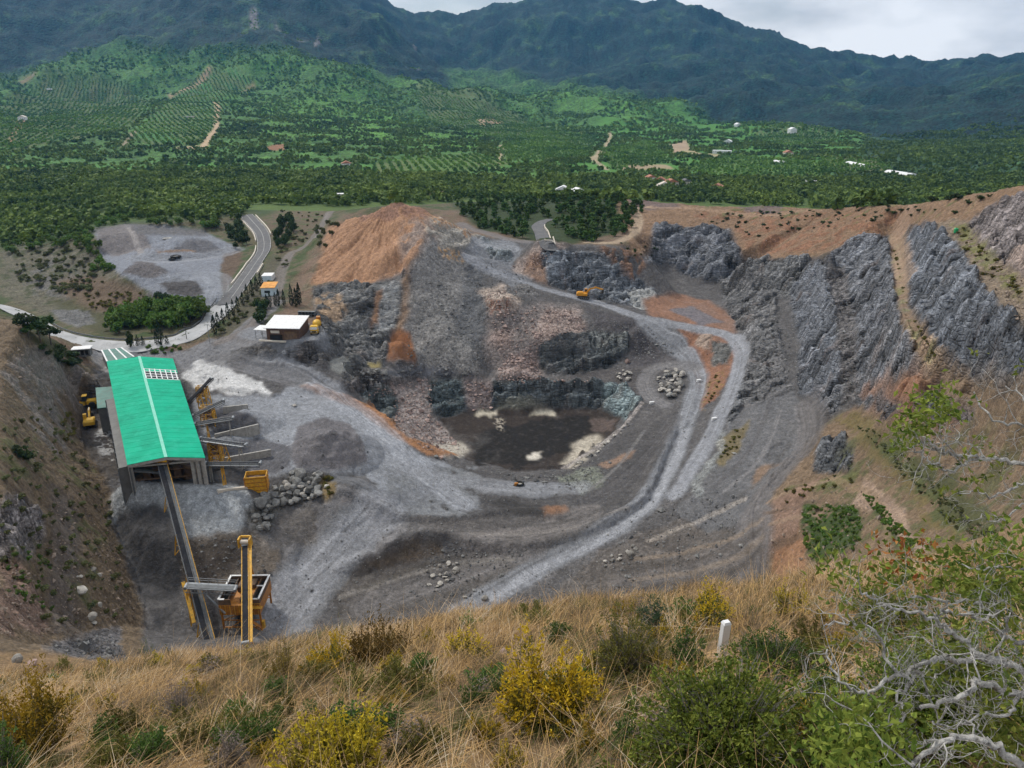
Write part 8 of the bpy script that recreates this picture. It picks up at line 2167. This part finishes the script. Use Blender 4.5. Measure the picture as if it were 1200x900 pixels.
bush(770, 880, 60, 60, 'dry', 'grey dry brush between the golden bush and the oak shrub', 'dry brush', seed=23, n=240)
bush(850, 900, 225, 115, 'leafy', 'wide green oak shrub with pale twigs at the bottom right of the middle', 'oak shrub', fol='leaf', seed=24, n=620)
bush(1000, 905, 150, 110, 'leafy', 'dense green oak shrub below the bare branches', 'oak shrub', fol='leaf', seed=25, n=420)
bush(1120, 860, 220, 120, 'leafy', 'dark green thicket behind the bare grey branches', 'thicket', fol='leaf', seed=26, n=560)
bush(1180, 720, 130, 36, 'leafy', 'green thicket along the brow at the right edge behind the tree', 'thicket', fol='leaf', seed=27, n=220)
bush(1040, 740, 120, 40, 'leafy', 'green bush with yellowing leaves behind the tips of the bare branches', fol='leaf', seed=28, n=200)
bush(960, 780, 70, 40, 'soft', 'dull green low bush right of the white post', fol='olive', seed=29, n=150)
bush(120, 905, 60, 40, 'soft', 'olive tuft at the bottom edge near the left corner', fol='olive', seed=30, n=110)
bush(505, 880, 70, 36, 'soft', 'grey green tuft in the dry grass below the pale green bush', fol='olive', seed=31, n=110)
bush(620, 722, 50, 18, 'soft', 'low straw green tuft on the lip of the brow', fol='olive', seed=32, n=80)

GRASSM = grass_mat()
def clear(X, Y):
    k = np.ones(len(X), bool)
    for bx, by, br in BUSHES: k &= (X - bx) ** 2 + (Y - by) ** 2 > br * br
    return k


def grass_dens(X, Y, rng): return clear(X, Y) & (fbm(X * .6, Y * .6, 3, 305) + rng.uniform(-.5, .5, len(X)) > -.28)
blades(4300, 17, (1.6, .74), (1.6, 14.0), (.10, .30), (.0018, .0042), 'dry_grass', GRASSM, 301, .75, grass_dens)
def brow(X, Y, rng): return clear(X, Y) & (Y > 7.5) & (fbm(X * .5, Y * .5, 2, 309) + rng.uniform(-.4, .5, len(X)) > -.15)
blades(5200, 15, (2.0, .74), (7.5, 13.4), (.12, .32), (.0022, .005), 'dry_grass', GRASSM, 302, .5, brow)
blades(2600, 12, (1.6, .74), (1.6, 11), (.20, .48), (.0015, .0035), 'dry_grass', GRASSM, 303, 1.9, lambda X, Y, rng: clear(X, Y))
blades(1500, 14, (4.5, 1.3), (.4, 9.0), (.10, .30), (.0018, .0042), 'dry_grass', GRASSM, 306, .75, lambda X, Y, rng: np.abs(X) > 1.6 + .74 * Y)
GREENG = foliage_mat('green_grass_blades', (.060, .085, .022), (.170, .180, .060))
def gdens(X, Y, rng): return fbm(X * .45 + 7, Y * .45, 3, 313) + rng.uniform(-.3, .3, len(X)) > .0
blades(4200, 14, (1.6, .74), (1.8, 12), (.12, .30), (.0022, .0045), 'green_grass', GREENG, 304, .6, gdens)

# low plants all over the brow: four kinds built once, then copied
protos = [bush(300, 850, 44, 26, 'soft', 'small olive tuft among the dry grass of the brow', 'tuft', fol='olive', seed=40, n=70, group='olive tufts on the brow'),
          bush(560, 830, 40, 30, 'leafy', 'small green leafy plant among the dry grass of the brow', 'plant', fol='green', seed=41, n=44, group='green plants on the brow'),
          bush(690, 880, 46, 34, 'spike', 'small brown yellow bush among the dry grass of the brow', 'bush', tips='gold', fol='olive', seed=42, n=80, group='brown yellow bushes on the brow'),
          bush(420, 860, 44, 30, 'dry', 'small grey dry brush among the dry grass of the brow', 'dry brush', seed=43, n=90, group='dry brush on the brow')]
g = np.random.default_rng(77)
for i in range(210):
    px, py = g.uniform(0, 1000), g.uniform(715, 900); p = near_hit(px, py)
    if p[1] > 13 or any((p[0] - bx) ** 2 + (p[1] - by) ** 2 < (br * .8) ** 2 for bx, by, br in BUSHES[:70]): continue
    c_ = copy_tree(protos[int(g.choice(4, p=[.32, .22, .34, .12]))]); c_.location = p - [0, 0, .03]; c_.rotation_euler = (0, 0, g.uniform(0, 6.28)); k_ = g.uniform(.6, 1.5); c_.scale = (k_, k_, k_ * g.uniform(.8, 1.2))
    BUSHES.append((p[0], p[1], .12 * k_))

# ---- white post and the pink rock
p = near_hit(845, 770); dep = float(proj(*p)[2]); s = dep / FOC
e = empty('marker_post', p, .3, 'leaning white concrete marker post standing in the grass of the brow', 'post'); e.rotation_euler = (.0, .03, .3)
b = MB(); b.box((0, 0, 20 * s), (9.5 * s, 7.5 * s, 56 * s), bev=.006); b.build('shaft', M_WHITE, e)
b = MB(); b.box((0, 0, 49.3 * s), (9.9 * s, 7.9 * s, 3 * s), .0, .7); b.build('cap', M_WHITE, e)
p = near_hit(592, 768); dep = float(proj(*p)[2]); o = bpy.data.objects.new('rock', ROCKS[('pink', 1)]); COL.objects.link(o); o.location = p; o.scale = (.30, .22, .22); tag(o, 'pinkish rock half hidden above the golden bush', 'rock')
for px, py, s, k, lab in ((745, 745, .07, 'pale', 'small white stone in the grass right of the olive bush'), (1110, 868, .22, 'pink', 'pinkish stone on the ground under the bare branches')):
    p = near_hit(px, py); o = bpy.data.objects.new('rock', ROCKS[(k, 2)]); COL.objects.link(o); o.location = p; o.scale = (s,) * 3; tag(o, lab, 'rock')

# ---- the half bare oak leaning in from the right
def UD(px, py, d):
    """World point on the ray of (px, py) at depth d along the view axis."""
    c = (px - 600.0) / FOC; v = (450.0 - py) / FOC
    return np.array([c * d, (CP + v * SP) * d, CAMZ + (-SP + v * CP) * d])


rng = np.random.default_rng(4242)
ROOT = UD(1330, 900, 4.2); ROOT[2] = ground(ROOT[0], ROOT[1]) - .1
LIMBS = [  # pixel, depth trail; radius at start (m)
    ([(1300, 930, 3.3), (1230, 915, 3.2), (1187, 890, 3.1), (1160, 872, 3.1), (1130, 863, 3.1), (1097, 873, 3.05), (1067, 898, 3.0)], .026),
    ([(1310, 850, 3.6), (1240, 825, 3.5), (1195, 813, 3.45), (1157, 803, 3.4), (1140, 800, 3.4), (1130, 820, 3.35), (1100, 823, 3.3), (1075, 835, 3.3)], .024),
    ([(1310, 820, 3.8), (1240, 795, 3.7), (1195, 782, 3.65), (1167, 773, 3.6), (1147, 770, 3.6), (1127, 773, 3.55), (1100, 772, 3.5), (1080, 780, 3.5), (1067, 797, 3.45)], .025),
    ([(1195, 782, 3.65), (1147, 768, 3.6), (1133, 753, 3.65), (1113, 742, 3.65), (1100, 733, 3.7), (1100, 720, 3.7), (1113, 717, 3.75), (1140, 722, 3.8), (1163, 722, 3.8)], .017),
    ([(1300, 780, 4.0), (1230, 760, 4.0), (1177, 747, 4.0), (1183, 733, 4.0), (1167, 717, 4.0), (1140, 707, 4.0), (1113, 703, 4.0), (1087, 700, 4.0), (1063, 703, 4.0)], .018),
    ([(1113, 742, 3.65), (1097, 727, 3.65), (1067, 717, 3.6), (1040, 710, 3.6), (1015, 698, 3.6), (1002, 690, 3.6)], .012),
    ([(1100, 772, 3.5), (1050, 792, 3.45), (1027, 807, 3.4), (1010, 813, 3.4), (987, 800, 3.4), (975, 780, 3.45), (967, 760, 3.5)], .012),
    ([(1067, 797, 3.45), (1040, 777, 3.45), (1032, 747, 3.5), (1010, 733, 3.5), (987, 730, 3.5), (968, 735, 3.5)], .010),
    ([(1320, 560, 4.6), (1250, 548, 4.6), (1189, 541, 4.6), (1162, 538, 4.6), (1138, 534, 4.6), (1113, 533, 4.6), (1097, 524, 4.6), (1080, 512, 4.65)], .020),
    ([(1162, 538, 4.6), (1138, 538, 4.6), (1116, 550, 4.55), (1096, 545, 4.5), (1084, 535, 4.5), (1068, 525, 4.5)], .012),
    ([(1320, 515, 4.8), (1250, 505, 4.8), (1200, 499, 4.8), (1170, 494, 4.8), (1148, 474, 4.85), (1140, 460, 4.9)], .013),
    ([(1320, 580, 4.4), (1250, 570, 4.4), (1200, 567, 4.4), (1184, 572, 4.4), (1162, 584, 4.4), (1148, 577, 4.4), (1126, 579, 4.4)], .011),
    ([(1300, 620, 4.3), (1240, 600, 4.3), (1200, 590, 4.3), (1180, 606, 4.3), (1165, 612, 4.3), (1150, 604, 4.3)], .009),
    ([(1310, 700, 4.1), (1250, 690, 4.1), (1200, 672, 4.1), (1175, 664, 4.1), (1150, 668, 4.1), (1120, 660, 4.1)], .010),
    ([(1067, 797, 3.45), (1050, 815, 3.4), (1060, 835, 3.35), (1040, 850, 3.3), (1015, 846, 3.3)], .009),
    ([(1195, 813, 3.45), (1180, 840, 3.3), (1150, 838, 3.25), (1120, 850, 3.2), (1090, 846, 3.2)], .010),
    ([(1260, 640, 4.0), (1225, 520, 4.4), (1200, 470, 4.6), (1180, 452, 4.7)], .010),
]
chains = []; tips = []
HUB = UD(1340, 760, 4.1)
chains.append(([ROOT, ROOT * .55 + HUB * .45 + [.05, .06, 0], HUB, UD(1335, 600, 4.4), UD(1330, 520, 4.7)], [.10, .085, .07, .05, .03]))


def twig(p, d, L, r, depth):
    k = 5; pts = [p]; dd = d.copy()
    for i in range(k):
        dd = dd + rng.normal(0, .38, 3) + [0, 0, .05]; dd /= np.linalg.norm(dd); pts.append(pts[-1] + dd * L / k)
    chains.append((pts, np.linspace(r, r * .35, k + 1))); tips.append((pts[-1], dd)); 
    if depth > 0:
        for _ in range(3):
            j = rng.integers(1, k + 1); nd = dd * .6 + rng.normal(0, .7, 3); twig(pts[j], nd / np.linalg.norm(nd), L * rng.uniform(.4, .7), r * .5, depth - 1)


for trail, r in LIMBS:
    P = [UD(*t) for t in trail]
    S = [np.array(q) for q in smooth_line([tuple(q) for q in P], 5)]
    if trail[0][0] >= 1290: S = [HUB if trail[0][1] > 600 else UD(1333, 560, 4.6)] + S
    wob = rng.normal(0, .008, (len(S), 3)); S = [q + w_ for q, w_ in zip(S, wob)]
    chains.append((S, np.linspace(r * .82, r * .34, len(S))))
    for i in range(2, len(S)):
        if rng.uniform() < .38:
            t = S[i] - S[i - 1]; t /= np.linalg.norm(t); d = t * .5 + rng.normal(0, .65, 3); twig(S[i], d / np.linalg.norm(d), rng.uniform(.12, .38), r * rng.uniform(.14, .26), 2)
LICHEN = solid('lichened_bark', (.36, .35, .335), .95, var=.45, scale=18, dirt=(.085, .078, .07), bump=.6, spec=.1)
tree = empty('oak_tree', ROOT, 0, 'half bare oak with pale twisted grey branches leaning in from the right', 'oak tree')
V, F = tubes(chains, 7); link_mesh('trunk', np_mesh('trunk', V - ROOT, F, True), LICHEN, tree)


def leaves(poly, n, dr, fol, name, per=11, L=.045, spread=.07, seed=1):
    g = np.random.default_rng(seed); LP = []; LD = []
    for q in in_poly(poly, n, g):
        c = UD(q[0], q[1], g.uniform(*dr)); LP.append(c + g.normal(0, spread, (per, 3))); LD.append(g.normal(0, .8, (per, 3)) + [0, 0, .35])
    V, F = leaf_mesh(np.concatenate(LP), np.concatenate(LD), L, L * .58, g); link_mesh(name, np_mesh(name, V - ROOT, F), FM[fol], tree)


TL = [t for t in tips if rng.uniform() < .05]
LP = np.concatenate([t[0] + rng.normal(0, .025, (6, 3)) for t in TL]); LD = np.concatenate([t[1] + rng.normal(0, .7, (6, 3)) for t in TL])
V, F = leaf_mesh(LP, LD, .040, .024, rng); link_mesh('crown', np_mesh('crown', V - ROOT, F), FM['leaf'], tree)
leaves([(1040, 510), (1062, 490), (1085, 468), (1110, 462), (1125, 474), (1100, 490), (1080, 506), (1060, 525)], 46, (4.5, 4.9), 'leaf', 'crown', 10, .045, .06, 2)
leaves([(960, 660), (1040, 640), (1110, 655), (1200, 640), (1200, 720), (1120, 700), (1040, 690), (970, 690)], 66, (3.9, 4.5), 'leaf', 'crown', 11, .045, .07, 3)
leaves([(1010, 635), (1030, 628), (1090, 640), (1085, 660), (1050, 665), (1015, 655)], 14, (3.9, 4.3), 'rust', 'crown', 5, .040, .05, 4)
leaves([(1150, 640), (1200, 600), (1200, 760), (1160, 740), (1120, 720)], 34, (3.9, 4.6), 'leaf', 'crown', 11, .045, .08, 5)
leaves([(960, 820), (1010, 830), (1060, 860), (1050, 900), (960, 900)], 70, (3.0, 3.5), 'leaf', 'crown', 10, .042, .06, 6)
leaves([(1080, 755), (1110, 750), (1200, 830), (1190, 900), (1120, 880), (1140, 820)], 70, (3.6, 4.2), 'leaf', 'crown', 9, .042, .07, 7)
# ================================================================== camera, light, sky, air
cam = bpy.data.cameras.new('camera'); co_ = bpy.data.objects.new('camera', cam); COL.objects.link(co_)
cam.sensor_fit = 'HORIZONTAL'; cam.sensor_width = 36; cam.lens = 36 * FOC / 1200
cam.clip_start = .05; cam.clip_end = 30000
co_.location = (0, 0, CAMZ); co_.rotation_euler = (math.pi / 2 - PITCH, 0, 0)
SC.camera = co_

SUN_EL, SUN_AZ = math.radians(50), math.radians(-48)      # azimuth from +Y towards +X
sun = bpy.data.lights.new('sun', 'SUN'); so = bpy.data.objects.new('sun', sun); COL.objects.link(so)
sun.energy = 1.5; sun.angle = math.radians(10); sun.color = (1.0, .94, .84)
sd = Vector((math.sin(SUN_AZ) * math.cos(SUN_EL), math.cos(SUN_AZ) * math.cos(SUN_EL), math.sin(SUN_EL)))
so.rotation_euler = sd.to_track_quat('Z', 'Y').to_euler(); so.location = (0, 0, 400)

w = bpy.data.worlds.new('World'); SC.world = w; w.use_nodes = True
nt = w.node_tree; bg = nt.nodes['Background']
sky = N(nt, 'ShaderNodeTexSky', sky_type='NISHITA'); sky.sun_disc = False
sky.sun_elevation = SUN_EL; sky.sun_rotation = SUN_AZ; sky.altitude = 300; sky.dust_density = 1.5; sky.air_density = 1.0
tc = N(nt, 'ShaderNodeTexCoord')
mp = N(nt, 'ShaderNodeMapping'); mp.inputs['Scale'].default_value = (1, 1, 2.6)
nt.links.new(tc.outputs['Generated'], mp.inputs['Vector'])
cn = N(nt, 'ShaderNodeTexNoise'); cn.inputs['Scale'].default_value = 2.6; cn.inputs['Detail'].default_value = 9; cn.inputs['Roughness'].default_value = .55
nt.links.new(mp.outputs['Vector'], cn.inputs['Vector'])
cr = N(nt, 'ShaderNodeMapRange'); cr.inputs[1].default_value = .24; cr.inputs[2].default_value = .50
nt.links.new(cn.outputs['Fac'], cr.inputs[0])
cb = N(nt, 'ShaderNodeTexNoise'); cb.inputs['Scale'].default_value = 5; cb.inputs['Detail'].default_value = 6
nt.links.new(mp.outputs['Vector'], cb.inputs['Vector'])
rmp = N(nt, 'ShaderNodeValToRGB')
rmp.color_ramp.elements[0].position = .3; rmp.color_ramp.elements[0].color = (5.0, 5.4, 5.9, 1)
rmp.color_ramp.elements[1].position = .56; rmp.color_ramp.elements[1].color = (10.4, 10.6, 10.8, 1)
nt.links.new(cb.outputs['Fac'], rmp.inputs['Fac'])
mx_ = N(nt, 'ShaderNodeMix', data_type='RGBA')
nt.links.new(cr.outputs[0], mx_.inputs[0]); nt.links.new(sky.outputs['Color'], mx_.inputs[6]); nt.links.new(rmp.outputs['Color'], mx_.inputs[7])
nt.links.new(mx_.outputs[2], bg.inputs['Color']); bg.inputs['Strength'].default_value = .052

HAZE = 4.2e-5
if HAZE:
    b_ = MB()
    zt = float(GZ.max()) + 12; zb = float(GZ.min()) - 1
    b_.box((0, 2790, (zt + zb) / 2), (9600, 5900, zt - zb))
    hz, hnt, hb = new_mat('haze_air')
    hnt.nodes.remove(hb)
    pv = N(hnt, 'ShaderNodeVolumePrincipled'); pv.inputs['Color'].default_value = (.16, .48, 1.0, 1); pv.inputs['Density'].default_value = HAZE; pv.inputs['Anisotropy'].default_value = .2
    hnt.links.new(pv.outputs[0], hnt.nodes['Material Output'].inputs['Volume'])
    ho = b_.build('haze', hz); tag(ho, kind='stuff')

SC.render.engine = 'CYCLES'
SC.cycles.use_denoising = True
SC.cycles.max_bounces = 5; SC.cycles.diffuse_bounces = 3; SC.cycles.glossy_bounces = 2; SC.cycles.transparent_max_bounces = 8; SC.cycles.volume_bounces = 1
SC.cycles.use_adaptive_sampling = True; SC.cycles.adaptive_threshold = .02
SC.view_settings.view_transform = 'Standard'; SC.view_settings.look = 'None'
SC.view_settings.exposure = 0.86; SC.view_settings.gamma = 1.0
